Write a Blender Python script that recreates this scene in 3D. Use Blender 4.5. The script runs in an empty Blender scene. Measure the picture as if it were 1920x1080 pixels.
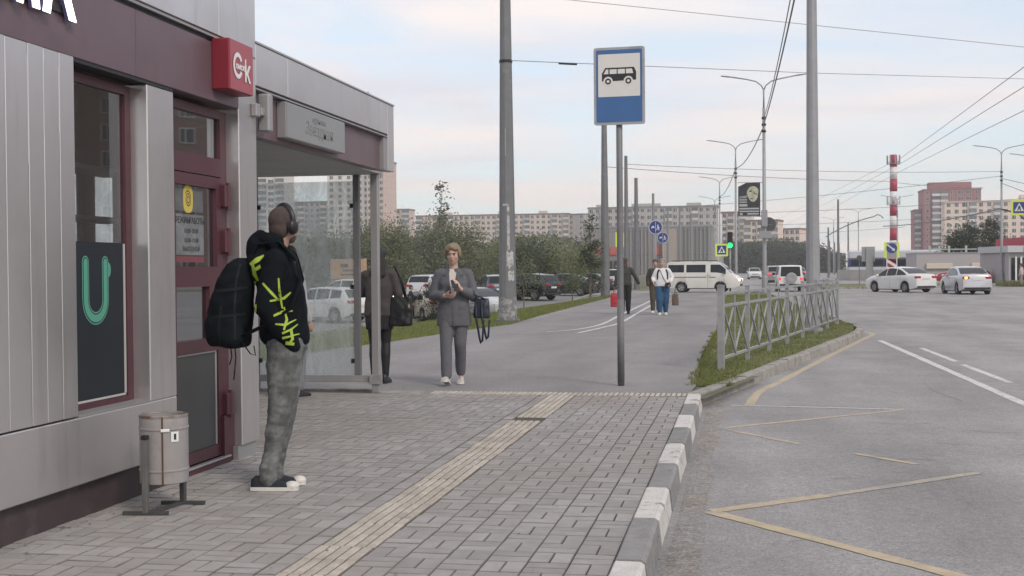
import bpy, bmesh, math, random
from mathutils import Vector, Matrix, noise
from mathutils.bvhtree import BVHTree
R = math.radians
PI = math.pi
rnd = random.Random(7)
scene = bpy.context.scene
COL = scene.collection

# ---------------------------------------------------------------- camera
YAW, PITCH, ROLL = 0.18694, 0.01491, -0.0085
cam_d = bpy.data.cameras.new('camera')
cam = bpy.data.objects.new('camera', cam_d)
COL.objects.link(cam)
cam_d.sensor_width = 36.0
cam_d.lens = 2300 / 1920 * 36.0
cam_d.clip_start = 0.1
cam_d.clip_end = 6000
cam.matrix_world = (Matrix.Translation((0, 0, 1.38)) @ Matrix.Rotation(YAW, 4, 'Z')
                    @ Matrix.Rotation(PI / 2 - PITCH, 4, 'X') @ Matrix.Rotation(ROLL, 4, 'Z'))
scene.camera = cam

# ---------------------------------------------------------------- world and sun
SUN_DIR = Vector((0.50, -0.50, 0.60)).normalized()
world = bpy.data.worlds.new('World')
scene.world = world
world.use_nodes = True
wn, wl = world.node_tree.nodes, world.node_tree.links
wn.clear()


def N(tree, t, **kw):
    n = tree.nodes.new(t)
    for k, v in kw.items():
        setattr(n, k, v)
    return n


def ramp(n, stops):
    el = n.color_ramp.elements
    while len(el) > 1:
        el.remove(el[-1])
    el[0].position, el[0].color = stops[0][0], tuple(stops[0][1]) + (1,)
    for p, c in stops[1:]:
        e = el.new(p)
        e.color = tuple(c) + (1,)


wt = world.node_tree
w_out = N(wt, 'ShaderNodeOutputWorld')
w_bg = N(wt, 'ShaderNodeBackground')
w_bg.inputs['Strength'].default_value = 0.111
sky = N(wt, 'ShaderNodeTexSky', sky_type='NISHITA')
sky.sun_disc = False
sky.sun_elevation = math.asin(SUN_DIR.z)
sky.sun_rotation = math.atan2(SUN_DIR.x, SUN_DIR.y)
sky.air_density, sky.dust_density, sky.ozone_density = 1.0, 1.5, 1.0
tc = N(wt, 'ShaderNodeTexCoord')
sep = N(wt, 'ShaderNodeSeparateXYZ')
wl.new(tc.outputs['Generated'], sep.inputs[0])
# a cloud deck: the direction projected on a flat layer, so clouds flatten towards the horizon
zz = N(wt, 'ShaderNodeMath', operation='MAXIMUM'); zz.inputs[1].default_value = 0.0
wl.new(sep.outputs['Z'], zz.inputs[0])
za = N(wt, 'ShaderNodeMath', operation='ADD'); za.inputs[1].default_value = 0.09
wl.new(zz.outputs[0], za.inputs[0])
dx = N(wt, 'ShaderNodeMath', operation='DIVIDE'); wl.new(sep.outputs['X'], dx.inputs[0]); wl.new(za.outputs[0], dx.inputs[1])
dy = N(wt, 'ShaderNodeMath', operation='DIVIDE'); wl.new(sep.outputs['Y'], dy.inputs[0]); wl.new(za.outputs[0], dy.inputs[1])
cmb = N(wt, 'ShaderNodeCombineXYZ'); wl.new(dx.outputs[0], cmb.inputs[0]); wl.new(dy.outputs[0], cmb.inputs[1])
cl1 = N(wt, 'ShaderNodeTexNoise'); cl1.inputs['Scale'].default_value = 0.62; cl1.inputs['Detail'].default_value = 7; cl1.inputs['Roughness'].default_value = 0.55; cl1.inputs['Distortion'].default_value = 0.4
wl.new(cmb.outputs[0], cl1.inputs['Vector'])
cr1 = N(wt, 'ShaderNodeValToRGB'); ramp(cr1, [(0.40, (0, 0, 0)), (0.58, (1, 1, 1))])
wl.new(cl1.outputs['Fac'], cr1.inputs[0])
cl2 = N(wt, 'ShaderNodeTexNoise'); cl2.inputs['Scale'].default_value = 0.9; cl2.inputs['Detail'].default_value = 5
cmap = N(wt, 'ShaderNodeMapping'); cmap.inputs['Location'].default_value = (5.3, 2.1, 0); cmap.inputs['Scale'].default_value = (0.55, 1.3, 1)
wl.new(cmb.outputs[0], cmap.inputs[0]); wl.new(cmap.outputs[0], cl2.inputs['Vector'])
cr2 = N(wt, 'ShaderNodeValToRGB')
ramp(cr2, [(0.34, (6.0, 5.8, 6.15)), (0.5, (6.95, 6.55, 6.65)), (0.64, (7.5, 6.95, 6.75))])
wl.new(cl2.outputs['Fac'], cr2.inputs[0])
# thin warm veil near the horizon belongs to the cloud layer (light through more air)
hz = N(wt, 'ShaderNodeMapRange'); hz.inputs['From Min'].default_value = 0.02; hz.inputs['From Max'].default_value = 0.14
hz.inputs['To Min'].default_value = 0.55; hz.inputs['To Max'].default_value = 0.0
wl.new(zz.outputs[0], hz.inputs['Value'])
warm = N(wt, 'ShaderNodeMix', data_type='RGBA'); warm.inputs['B'].default_value = (7.2, 6.55, 5.8, 1)
wl.new(hz.outputs['Result'], warm.inputs['Factor']); wl.new(cr2.outputs[0], warm.inputs['A'])
# open sky between the clouds
blue = N(wt, 'ShaderNodeMix', data_type='RGBA', blend_type='ADD'); blue.inputs['Factor'].default_value = 1.0
blue.inputs['B'].default_value = (3.75, 4.0, 4.25, 1)
skys = N(wt, 'ShaderNodeMix', data_type='RGBA', blend_type='MULTIPLY'); skys.inputs['Factor'].default_value = 1.0
skys.inputs['B'].default_value = (0.55, 0.55, 0.55, 1)
wl.new(sky.outputs[0], skys.inputs['A']); wl.new(skys.outputs['Result'], blue.inputs['A'])
mixc = N(wt, 'ShaderNodeMix', data_type='RGBA')
wl.new(cr1.outputs[0], mixc.inputs['Factor']); wl.new(blue.outputs['Result'], mixc.inputs['A']); wl.new(warm.outputs['Result'], mixc.inputs['B'])
wl.new(mixc.outputs['Result'], w_bg.inputs['Color'])
wl.new(w_bg.outputs[0], w_out.inputs['Surface'])

sun_d = bpy.data.lights.new('sun', 'SUN')
sun_d.energy = 1.3
sun_d.angle = R(14)
sun_d.color = (1.0, 0.92, 0.82)
sun = bpy.data.objects.new('sun', sun_d)
COL.objects.link(sun)
sun.rotation_euler = (-SUN_DIR).to_track_quat('-Z', 'Y').to_euler()

scene.view_settings.view_transform = 'Standard'
scene.view_settings.look = 'None'
scene.view_settings.exposure = 0.35
scene.view_settings.gamma = 1.0
scene.view_settings.use_curve_mapping = False
scene.render.engine = 'CYCLES'
scene.cycles.max_bounces = 6
scene.cycles.transparent_max_bounces = 24
scene.cycles.use_denoising = True

# ---------------------------------------------------------------- materials
MATS = {}


def mat(name, col, rough=0.6, metal=0.0, var=0.0, vs=4.0, bump=0.0, bs=60.0, spec=0.5, emit=0.0, rand=0.0,
        stain=None, ss=1.2, st=(0.52, 0.7), coat=0.0, streak=None, wc=False, blot=None):
    """Principled surface with procedural colour variation, stains and fine relief."""
    if name in MATS:
        return MATS[name]
    m = bpy.data.materials.new(name)
    m.use_nodes = True
    t = m.node_tree
    b = t.nodes['Principled BSDF']
    b.inputs['Roughness'].default_value = rough
    b.inputs['Metallic'].default_value = metal
    b.inputs['Specular IOR Level'].default_value = spec
    b.inputs['Coat Weight'].default_value = coat
    co = N(t, 'ShaderNodeTexCoord')
    cv = N(t, 'ShaderNodeNewGeometry').outputs['Position'] if wc else co.outputs['Object']
    src = None
    base = N(t, 'ShaderNodeRGB'); base.outputs[0].default_value = (*col, 1)
    src = base.outputs[0]
    if var:
        n = N(t, 'ShaderNodeTexNoise'); n.inputs['Scale'].default_value = vs; n.inputs['Detail'].default_value = 6
        n.inputs['Roughness'].default_value = 0.62
        t.links.new(cv, n.inputs['Vector'])
        mr = N(t, 'ShaderNodeMapRange'); mr.inputs['From Min'].default_value = 0.28; mr.inputs['From Max'].default_value = 0.72
        mr.inputs['To Min'].default_value = 1 - var; mr.inputs['To Max'].default_value = 1 + var
        t.links.new(n.outputs['Fac'], mr.inputs['Value'])
        mx = N(t, 'ShaderNodeVectorMath', operation='SCALE')
        t.links.new(src, mx.inputs[0]); t.links.new(mr.outputs['Result'], mx.inputs['Scale'])
        src = mx.outputs[0]
    if rand:
        oi = N(t, 'ShaderNodeObjectInfo'); ge = N(t, 'ShaderNodeNewGeometry')
        ad = N(t, 'ShaderNodeMath', operation='ADD'); t.links.new(oi.outputs['Random'], ad.inputs[0]); t.links.new(ge.outputs['Random Per Island'], ad.inputs[1])
        fr = N(t, 'ShaderNodeMath', operation='FRACT'); t.links.new(ad.outputs[0], fr.inputs[0])
        mr = N(t, 'ShaderNodeMapRange'); mr.inputs['To Min'].default_value = 1 - rand; mr.inputs['To Max'].default_value = 1 + rand
        t.links.new(fr.outputs[0], mr.inputs['Value'])
        mx = N(t, 'ShaderNodeVectorMath', operation='SCALE')
        t.links.new(src, mx.inputs[0]); t.links.new(mr.outputs['Result'], mx.inputs['Scale'])
        src = mx.outputs[0]
    for (sc, thr, scale, off, vsc) in ([(stain, st, ss, 3.1, (1, 1, 1))] if stain else []) + ([(streak[0], streak[1], streak[2], 9.7, streak[3])] if streak else []) + ([(blot[0], blot[1], blot[2], 5.5, (1, 1, 1))] if blot else []):
        mp = N(t, 'ShaderNodeMapping'); mp.inputs['Location'].default_value = (off, off, off); mp.inputs['Scale'].default_value = vsc
        t.links.new(cv, mp.inputs[0])
        n = N(t, 'ShaderNodeTexNoise'); n.inputs['Scale'].default_value = scale; n.inputs['Detail'].default_value = 8; n.inputs['Roughness'].default_value = 0.68
        t.links.new(mp.outputs[0], n.inputs['Vector'])
        cr = N(t, 'ShaderNodeValToRGB'); ramp(cr, [(thr[0], (0, 0, 0)), (thr[1], (1, 1, 1))])
        t.links.new(n.outputs['Fac'], cr.inputs[0])
        mx = N(t, 'ShaderNodeMix', data_type='RGBA'); mx.inputs['B'].default_value = (*sc, 1)
        t.links.new(cr.outputs[0], mx.inputs['Factor']); t.links.new(src, mx.inputs['A'])
        src = mx.outputs['Result']
    t.links.new(src, b.inputs['Base Color'])
    if bump:
        n = N(t, 'ShaderNodeTexNoise'); n.inputs['Scale'].default_value = bs; n.inputs['Detail'].default_value = 5
        t.links.new(cv, n.inputs['Vector'])
        bp = N(t, 'ShaderNodeBump'); bp.inputs['Strength'].default_value = bump; bp.inputs['Distance'].default_value = 0.02
        t.links.new(n.outputs['Fac'], bp.inputs['Height']); t.links.new(bp.outputs[0], b.inputs['Normal'])
    if emit:
        b.inputs['Emission Color'].default_value = (*col, 1)
        b.inputs['Emission Strength'].default_value = emit
    MATS[name] = m
    return m


def glass(name, tint=(0.8, 0.85, 0.87), alpha=0.75, rough=0.02, dirt=0.0, dscale=3.0, dcol=(0.55, 0.57, 0.58)):
    """A thin pane: part see-through, part mirror, optionally dirty."""
    if name in MATS:
        return MATS[name]
    m = bpy.data.materials.new(name)
    m.use_nodes = True
    t = m.node_tree
    t.nodes.clear()
    o = N(t, 'ShaderNodeOutputMaterial')
    tr = N(t, 'ShaderNodeBsdfTransparent'); tr.inputs[0].default_value = (*tint, 1)
    gl = N(t, 'ShaderNodeBsdfGlossy'); gl.inputs['Roughness'].default_value = rough; gl.inputs[0].default_value = (0.9, 0.92, 0.95, 1)
    fr = N(t, 'ShaderNodeFresnel'); fr.inputs['IOR'].default_value = 1.5
    mul = N(t, 'ShaderNodeMath', operation='MULTIPLY_ADD'); mul.inputs[1].default_value = 1.5; mul.inputs[2].default_value = 1 - alpha
    mul.use_clamp = True
    t.links.new(fr.outputs[0], mul.inputs[0])
    mx = N(t, 'ShaderNodeMixShader')
    gb_ = N(t, 'ShaderNodeNewGeometry'); iv = N(t, 'ShaderNodeMath', operation='SUBTRACT'); iv.inputs[0].default_value = 1.0
    t.links.new(gb_.outputs['Backfacing'], iv.inputs[1])
    ff = N(t, 'ShaderNodeMath', operation='MULTIPLY'); t.links.new(mul.outputs[0], ff.inputs[0]); t.links.new(iv.outputs[0], ff.inputs[1])
    t.links.new(ff.outputs[0], mx.inputs[0]); t.links.new(tr.outputs[0], mx.inputs[1]); t.links.new(gl.outputs[0], mx.inputs[2])
    last = mx.outputs[0]
    if dirt:
        co = N(t, 'ShaderNodeTexCoord')
        mp = N(t, 'ShaderNodeMapping'); mp.inputs['Scale'].default_value = (1.6, 1, 0.7)
        t.links.new(co.outputs['Object'], mp.inputs[0])
        n = N(t, 'ShaderNodeTexNoise'); n.inputs['Scale'].default_value = dscale; n.inputs['Detail'].default_value = 9; n.inputs['Roughness'].default_value = 0.72
        n.inputs['Distortion'].default_value = 0.8
        t.links.new(mp.outputs[0], n.inputs['Vector'])
        cr = N(t, 'ShaderNodeValToRGB'); ramp(cr, [(0.34, (0.12, 0.12, 0.12)), (0.74, (1, 1, 1))])
        t.links.new(n.outputs['Fac'], cr.inputs[0])
        dm = N(t, 'ShaderNodeMath', operation='MULTIPLY'); dm.inputs[1].default_value = dirt
        t.links.new(cr.outputs[0], dm.inputs[0])
        df = N(t, 'ShaderNodeBsdfDiffuse'); df.inputs[0].default_value = (*dcol, 1)
        tl = N(t, 'ShaderNodeBsdfTranslucent'); tl.inputs[0].default_value = (*dcol, 1)
        ds = N(t, 'ShaderNodeMixShader'); ds.inputs[0].default_value = 0.5
        t.links.new(df.outputs[0], ds.inputs[1]); t.links.new(tl.outputs[0], ds.inputs[2])
        m2 = N(t, 'ShaderNodeMixShader')
        t.links.new(dm.outputs[0], m2.inputs[0]); t.links.new(last, m2.inputs[1]); t.links.new(ds.outputs[0], m2.inputs[2])
        last = m2.outputs[0]
    t.links.new(last, o.inputs['Surface'])
    MATS[name] = m
    return m


def leafmat(name, col, var=0.35):
    if name in MATS:
        return MATS[name]
    m = bpy.data.materials.new(name)
    m.use_nodes = True
    t = m.node_tree
    b = t.nodes['Principled BSDF']
    b.inputs['Roughness'].default_value = 0.6
    b.inputs['Specular IOR Level'].default_value = 0.25
    ge = N(t, 'ShaderNodeNewGeometry')
    co = N(t, 'ShaderNodeTexCoord')
    n = N(t, 'ShaderNodeTexNoise'); n.inputs['Scale'].default_value = 1.1; n.inputs['Detail'].default_value = 3
    t.links.new(co.outputs['Object'], n.inputs['Vector'])
    ad = N(t, 'ShaderNodeMath', operation='ADD'); t.links.new(ge.outputs['Random Per Island'], ad.inputs[0]); t.links.new(n.outputs['Fac'], ad.inputs[1])
    mr = N(t, 'ShaderNodeMapRange'); mr.inputs['From Min'].default_value = 0.3; mr.inputs['From Max'].default_value = 1.6
    t.links.new(ad.outputs[0], mr.inputs['Value'])
    cr = N(t, 'ShaderNodeValToRGB')
    c = Vector(col)
    ramp(cr, [(0.0, c * (1 - var)), (0.55, c), (1.0, Vector((c.x * (1 + var * 1.3), c.y * (1 + var), c.z * (1 + var * 0.4))))])
    t.links.new(mr.outputs['Result'], cr.inputs[0])
    tl = N(t, 'ShaderNodeBsdfTranslucent')
    t.links.new(cr.outputs[0], b.inputs['Base Color']); t.links.new(cr.outputs[0], tl.inputs[0])
    mx = N(t, 'ShaderNodeMixShader'); mx.inputs[0].default_value = 0.42
    t.links.new(b.outputs[0], mx.inputs[1]); t.links.new(tl.outputs[0], mx.inputs[2])
    t.links.new(mx.outputs[0], t.nodes['Material Output'].inputs['Surface'])
    MATS[name] = m
    return m


def aggregate(m, amount=0.35, scale=95.0, patch=None):
    """Adds stone-chip speckle and large worn patches to an asphalt material."""
    t = m.node_tree
    b = t.nodes['Principled BSDF']
    src = b.inputs['Base Color'].links[0].from_socket
    co = N(t, 'ShaderNodeTexCoord')
    vo = N(t, 'ShaderNodeTexVoronoi'); vo.inputs['Scale'].default_value = scale
    t.links.new(co.outputs['Object'], vo.inputs['Vector'])
    sp = N(t, 'ShaderNodeSeparateColor'); t.links.new(vo.outputs['Color'], sp.inputs[0])
    mr = N(t, 'ShaderNodeMapRange'); mr.inputs['To Min'].default_value = 1 - amount; mr.inputs['To Max'].default_value = 1 + amount
    t.links.new(sp.outputs[0], mr.inputs['Value'])
    n2 = N(t, 'ShaderNodeTexNoise'); n2.inputs['Scale'].default_value = 14; n2.inputs['Detail'].default_value = 8; n2.inputs['Roughness'].default_value = 0.75
    t.links.new(co.outputs['Object'], n2.inputs['Vector'])
    m2 = N(t, 'ShaderNodeMapRange'); m2.inputs['From Min'].default_value = 0.3; m2.inputs['From Max'].default_value = 0.7; m2.inputs['To Min'].default_value = 0.84; m2.inputs['To Max'].default_value = 1.14
    t.links.new(n2.outputs['Fac'], m2.inputs['Value'])
    n3 = N(t, 'ShaderNodeTexNoise'); n3.inputs['Scale'].default_value = 1.0; n3.inputs['Detail'].default_value = 5
    mp = N(t, 'ShaderNodeMapping'); mp.inputs['Scale'].default_value = (0.9, 0.16, 1)
    t.links.new(co.outputs['Object'], mp.inputs[0]); t.links.new(mp.outputs[0], n3.inputs['Vector'])
    m3 = N(t, 'ShaderNodeMapRange'); m3.inputs['From Min'].default_value = 0.35; m3.inputs['From Max'].default_value = 0.65; m3.inputs['To Min'].default_value = 0.85; m3.inputs['To Max'].default_value = 1.10
    t.links.new(n3.outputs['Fac'], m3.inputs['Value'])
    p1 = N(t, 'ShaderNodeMath', operation='MULTIPLY'); t.links.new(mr.outputs['Result'], p1.inputs[0]); t.links.new(m2.outputs['Result'], p1.inputs[1])
    p2 = N(t, 'ShaderNodeMath', operation='MULTIPLY'); t.links.new(p1.outputs[0], p2.inputs[0]); t.links.new(m3.outputs['Result'], p2.inputs[1])
    sc = N(t, 'ShaderNodeVectorMath', operation='SCALE'); t.links.new(src, sc.inputs[0]); t.links.new(p2.outputs[0], sc.inputs['Scale'])
    t.links.new(sc.outputs[0], b.inputs['Base Color'])
    return m


# ---------------------------------------------------------------- mesh helpers
WM = {}          # object name -> world matrix of things that have been placed


def wmat(o):
    m = Matrix.LocRotScale(o.location, o.rotation_euler, o.scale)
    return wmat(o.parent) @ m if o.parent else m


def tag(o, label=None, cat=None, group=None, kind=None):
    if label: o['label'] = label
    if cat: o['category'] = cat
    if group: o['group'] = group
    if kind: o['kind'] = kind
    return o


def thing(name, label, cat, loc=(0, 0, 0), rz=0.0, group=None):
    o = bpy.data.objects.new(name, None)
    o.empty_display_size = 0.2
    COL.objects.link(o)
    o.location = loc
    o.rotation_euler = (0, 0, rz)
    return tag(o, label, cat, group)


def new_obj(name, me, parent=None, loc=None, rot=None):
    o = bpy.data.objects.new(name, me)
    COL.objects.link(o)
    if parent: o.parent = parent
    if loc is not None: o.location = loc
    if rot is not None: o.rotation_euler = rot
    return o


def copy_tree(o, parent=None, label=None, group=None):
    c = o.copy()
    COL.objects.link(c)
    if parent is not None: c.parent = parent
    if label: c['label'] = label
    if group: c['group'] = group
    for ch in list(o.children):
        copy_tree(ch, c)
    return c


class MB:
    """Collects shapes; build() links them as ONE mesh object."""

    def __init__(s):
        s.v, s.f, s.mi = [], [], []
        s.cur = 0

    def add(s, vs, fs):
        k = len(s.v)
        s.v += [tuple(p) for p in vs]
        s.f += [tuple(i + k for i in f) for f in fs]
        s.mi += [s.cur] * len(fs)
        return s

    def box(s, x0, x1, y0, y1, z0, z1, ch=0.0):
        if not ch:
            vs = [(x, y, z) for z in (z0, z1) for y in (y0, y1) for x in (x0, x1)]
            return s.add(vs, [(0, 2, 3, 1), (4, 5, 7, 6), (0, 1, 5, 4), (2, 6, 7, 3), (0, 4, 6, 2), (1, 3, 7, 5)])
        bm = bmesh.new()
        bmesh.ops.create_cube(bm, size=1)
        for v in bm.verts:
            v.co = Vector(((x0 + x1) / 2 + v.co.x * (x1 - x0), (y0 + y1) / 2 + v.co.y * (y1 - y0), (z0 + z1) / 2 + v.co.z * (z1 - z0)))
        bmesh.ops.bevel(bm, geom=list(bm.edges), offset=ch, segments=1, affect='EDGES')
        bm.verts.index_update()
        s.add([v.co[:] for v in bm.verts], [[v.index for v in f.verts] for f in bm.faces])
        bm.free()
        return s

    def cbox(s, c, d, rz=0.0, ch=0.0):
        k = len(s.v)
        s.box(-d[0] / 2, d[0] / 2, -d[1] / 2, d[1] / 2, -d[2] / 2, d[2] / 2, ch)
        ca, sa = math.cos(rz), math.sin(rz)
        for i in range(k, len(s.v)):
            x, y, z = s.v[i]
            s.v[i] = (c[0] + x * ca - y * sa, c[1] + x * sa + y * ca, c[2] + z)
        return s

    def bar(s, a, b, w, h=None, up=(0, 0, 1)):
        """Rectangular bar from a to b."""
        h = w if h is None else h
        a, b = Vector(a), Vector(b)
        d = (b - a).normalized()
        u = Vector(up)
        if abs(d.dot(u)) > 0.95: u = Vector((0, 1, 0))
        x = d.cross(u).normalized() * (w / 2)
        y = x.cross(d).normalized() * (h / 2)
        vs = [p + q for p in (a, b) for q in (-x - y, x - y, x + y, -x + y)]
        return s.add(vs, [(0, 1, 2, 3), (7, 6, 5, 4), (0, 4, 5, 1), (1, 5, 6, 2), (2, 6, 7, 3), (3, 7, 4, 0)])

    def tube(s, pts, rad, n=10, cap=True, flat=1.0):
        pts = [Vector(p) for p in pts]
        if not hasattr(rad, '__len__'): rad = [rad] * len(pts)
        k = len(s.v)
        vs, prev = [], None
        for i, p in enumerate(pts):
            d = (pts[min(i + 1, len(pts) - 1)] - pts[max(i - 1, 0)]).normalized()
            if prev is None:
                u = Vector((1, 0, 0)) if abs(d.x) < 0.9 else Vector((0, 1, 0))
            else:
                u = prev
            x = (u - d * u.dot(d)).normalized()
            y = d.cross(x)
            prev = x
            for j in range(n):
                a = 2 * PI * j / n
                vs.append(p + x * (math.cos(a) * rad[i]) + y * (math.sin(a) * rad[i] * flat))
        fs = []
        for i in range(len(pts) - 1):
            for j in range(n):
                j2 = (j + 1) % n
                fs.append((i * n + j, i * n + j2, (i + 1) * n + j2, (i + 1) * n + j))
        if cap:
            fs.append(tuple(range(n - 1, -1, -1)))
            fs.append(tuple((len(pts) - 1) * n + j for j in range(n)))
        return s.add(vs, fs)

    def lathe(s, prof, n=24, c=(0, 0, 0), axis='z', caps=True):
        vs, fs = [], []
        for r, z in prof:
            for j in range(n):
                a = 2 * PI * j / n
                p = (r * math.cos(a), r * math.sin(a), z)
                if axis == 'y': p = (p[0], z, p[1])
                if axis == 'x': p = (z, p[0], p[1])
                vs.append((p[0] + c[0], p[1] + c[1], p[2] + c[2]))
        for i in range(len(prof) - 1):
            for j in range(n):
                j2 = (j + 1) % n
                q = (i * n + j, i * n + j2, (i + 1) * n + j2, (i + 1) * n + j)
                fs.append(q if axis != 'y' else q[::-1])
        if caps and prof[0][0] > 1e-6: fs.append(tuple(range(n - 1, -1, -1)) if axis != 'y' else tuple(range(n)))
        if caps and prof[-1][0] > 1e-6:
            e = tuple((len(prof) - 1) * n + j for j in range(n))
            fs.append(e if axis != 'y' else e[::-1])
        return s.add(vs, fs)

    def prism(s, poly, lo, hi, f=lambda u, v, w: (u, v, w)):
        """2-D polygon extruded from lo to hi; f maps (u, v, depth) into space."""
        n = len(poly)
        vs = [f(u, v, lo) for u, v in poly] + [f(u, v, hi) for u, v in poly]
        fs = [tuple(range(n - 1, -1, -1)), tuple(range(n, 2 * n))] + [(i, (i + 1) % n, n + (i + 1) % n, n + i) for i in range(n)]
        return s.add(vs, fs)

    def ell(s, c, r, nu=16, nv=10, M=None):
        vs = [(0, 0, -1)]
        for i in range(1, nv):
            a = -PI / 2 + PI * i / nv
            for j in range(nu):
                b = 2 * PI * j / nu
                vs.append((math.cos(a) * math.cos(b), math.cos(a) * math.sin(b), math.sin(a)))
        vs.append((0, 0, 1))
        out = []
        for p in vs:
            q = Vector((p[0] * r[0], p[1] * r[1], p[2] * r[2]))
            if M: q = M @ q
            out.append((q.x + c[0], q.y + c[1], q.z + c[2]))
        fs = [(0, 1 + (j + 1) % nu, 1 + j) for j in range(nu)]
        for i in range(nv - 2):
            for j in range(nu):
                a, b = 1 + i * nu + j, 1 + i * nu + (j + 1) % nu
                fs.append((a, b, b + nu, a + nu))
        L = len(vs) - 1
        k = 1 + (nv - 2) * nu
        fs += [(L, k + j, k + (j + 1) % nu) for j in range(nu)]
        return s.add(out, fs)

    def mesh(s, name, mats, smooth=False):
        me = bpy.data.meshes.new(name)
        me.from_pydata(s.v, [], s.f)
        if not isinstance(mats, (list, tuple)): mats = [mats]
        for m in mats: me.materials.append(m)
        if len(mats) > 1:
            me.polygons.foreach_set('material_index', s.mi)
        if smooth:
            me.polygons.foreach_set('use_smooth', [True] * len(me.polygons))
        me.update()
        return me

    def build(s, name, mats, parent=None, smooth=False, world=True, fix=True):
        """world=True: the collected coordinates are in the world and are moved into the parent's space."""
        if parent is not None and world:
            inv = wmat(parent).inverted()
            s.v = [tuple(inv @ Vector(p)) for p in s.v]
        me = s.mesh(name, mats, smooth)
        if fix:
            bm = bmesh.new(); bm.from_mesh(me)
            bmesh.ops.recalc_face_normals(bm, faces=bm.faces)
            bm.to_mesh(me); bm.free()
        return new_obj(name, me, parent)


def flat_shade_angle(o, deg=35):
    me = o.data
    me.polygons.foreach_set('use_smooth', [True] * len(me.polygons))
    bm = bmesh.new(); bm.from_mesh(me)
    for e in bm.edges:
        if len(e.link_faces) == 2 and e.calc_face_angle(0) > R(deg): e.smooth = False
    bm.to_mesh(me); bm.free()
    return o


def text_mesh(body, size, depth, material, name='lettering', parent=None, M=None, shear=0.0, bold=0.0, align='CENTER', spacing=1.0):
    c = bpy.data.curves.new(name, 'FONT')
    c.body = body
    c.size = size
    c.extrude = depth
    c.shear = shear
    c.offset = bold
    c.align_x = align
    c.align_y = 'CENTER'
    c.space_character = spacing
    c.resolution_u = 3
    o = bpy.data.objects.new(name, c)
    COL.objects.link(o)
    dg = bpy.context.evaluated_depsgraph_get()
    me = bpy.data.meshes.new_from_object(o.evaluated_get(dg))
    bpy.data.objects.remove(o)
    if M is not None: me.transform(M)
    me.materials.clear()
    me.materials.append(material)
    me.name = name
    return new_obj(name, me, parent)


def frame_M(origin, u, v):
    """Matrix with local x along u, y along v, z = u x v, at origin."""
    u, v = Vector(u).normalized(), Vector(v).normalized()
    w = u.cross(v)
    m = Matrix((u, v, w)).transposed().to_4x4()
    m.translation = Vector(origin)
    return m


def rel(parent, M):
    return wmat(parent).inverted() @ M


# ---------------------------------------------------------------- shared materials
m_asph = mat('asphalt', (0.292, 0.279, 0.276), 0.9, var=0.13, vs=0.9, bump=0.35, bs=160, stain=(0.25, 0.238, 0.235), ss=0.5, st=(0.5, 0.66))
m_path = mat('path_asphalt', (0.235, 0.222, 0.222), 0.92, var=0.08, vs=1.4, bump=0.3, bs=150, stain=(0.2, 0.19, 0.188), ss=0.35)
aggregate(m_asph, 0.26, 120); aggregate(m_path, 0.18, 120)
m_paver = mat('paver', (0.32, 0.302, 0.292), 0.88, var=0.14, vs=9, bump=0.4, bs=140, rand=0.13, stain=(0.27, 0.24, 0.222), ss=0.55, st=(0.46, 0.7), wc=True, blot=((0.17, 0.155, 0.145), (0.66, 0.74), 2.3))
m_bed = mat('paver_bed', (0.10, 0.09, 0.082), 0.95, var=0.3, vs=20)
m_tact = mat('tactile', (0.46, 0.415, 0.36), 0.85, var=0.2, vs=11, bump=0.4, bs=120, rand=0.12, stain=(0.34, 0.29, 0.245), ss=1.6, st=(0.48, 0.68), wc=True, blot=((0.24, 0.215, 0.19), (0.62, 0.72), 3.1))
m_kw = mat('kerb_white', (0.54, 0.515, 0.49), 0.85, var=0.12, vs=8, bump=0.5, bs=60, rand=0.08, stain=(0.22, 0.205, 0.19), ss=5.5, st=(0.56, 0.64), wc=True)
m_kg = mat('kerb_grey', (0.235, 0.228, 0.226), 0.85, var=0.15, vs=8, bump=0.5, bs=60, rand=0.08, stain=(0.17, 0.16, 0.155), ss=4, wc=True)
m_kc = mat('kerb_concrete', (0.30, 0.28, 0.255), 0.9, var=0.2, vs=6, bump=0.6, bs=50, rand=0.1, stain=(0.17, 0.155, 0.135), ss=3, wc=True)
m_clad = mat('grey_cladding', (0.62, 0.595, 0.60), 0.30, metal=0.75, var=0.05, vs=1.5, stain=(0.52, 0.49, 0.485), ss=0.9, st=(0.5, 0.8), spec=0.5, bump=0.06, bs=1.6, streak=((0.50, 0.465, 0.455), (0.56, 0.8), 6, (1, 1, 0.10)))
m_clad2 = mat('grey_trim', (0.34, 0.335, 0.34), 0.42, metal=0.3, var=0.06, vs=2)
m_mar = mat('maroon_cladding', (0.135, 0.088, 0.104), 0.36, var=0.08, vs=2, stain=(0.115, 0.075, 0.085), ss=1.5, bump=0.06, bs=1.6, streak=((0.165, 0.11, 0.12), (0.58, 0.82), 5, (1, 1, 0.12)))
m_mard = mat('maroon_frame', (0.085, 0.028, 0.038), 0.4, var=0.12, vs=5, stain=(0.06, 0.026, 0.03), ss=3)
m_plinth = mat('plinth', (0.055, 0.038, 0.042), 0.7, var=0.25, vs=4, stain=(0.10, 0.085, 0.078), ss=3.5, st=(0.55, 0.75))
m_black = mat('black_trim', (0.015, 0.015, 0.017), 0.5)
m_dark = mat('dark_panel', (0.045, 0.05, 0.052), 0.35, var=0.1, vs=3)
m_galv = mat('galvanised', (0.36, 0.36, 0.365), 0.5, metal=0.35, var=0.12, vs=6, stain=(0.27, 0.265, 0.265), ss=5)
m_pole = mat('pole_steel', (0.17, 0.172, 0.18), 0.55, metal=0.2, var=0.1, vs=4, stain=(0.24, 0.24, 0.245), ss=2.5, st=(0.58, 0.72))
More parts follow.
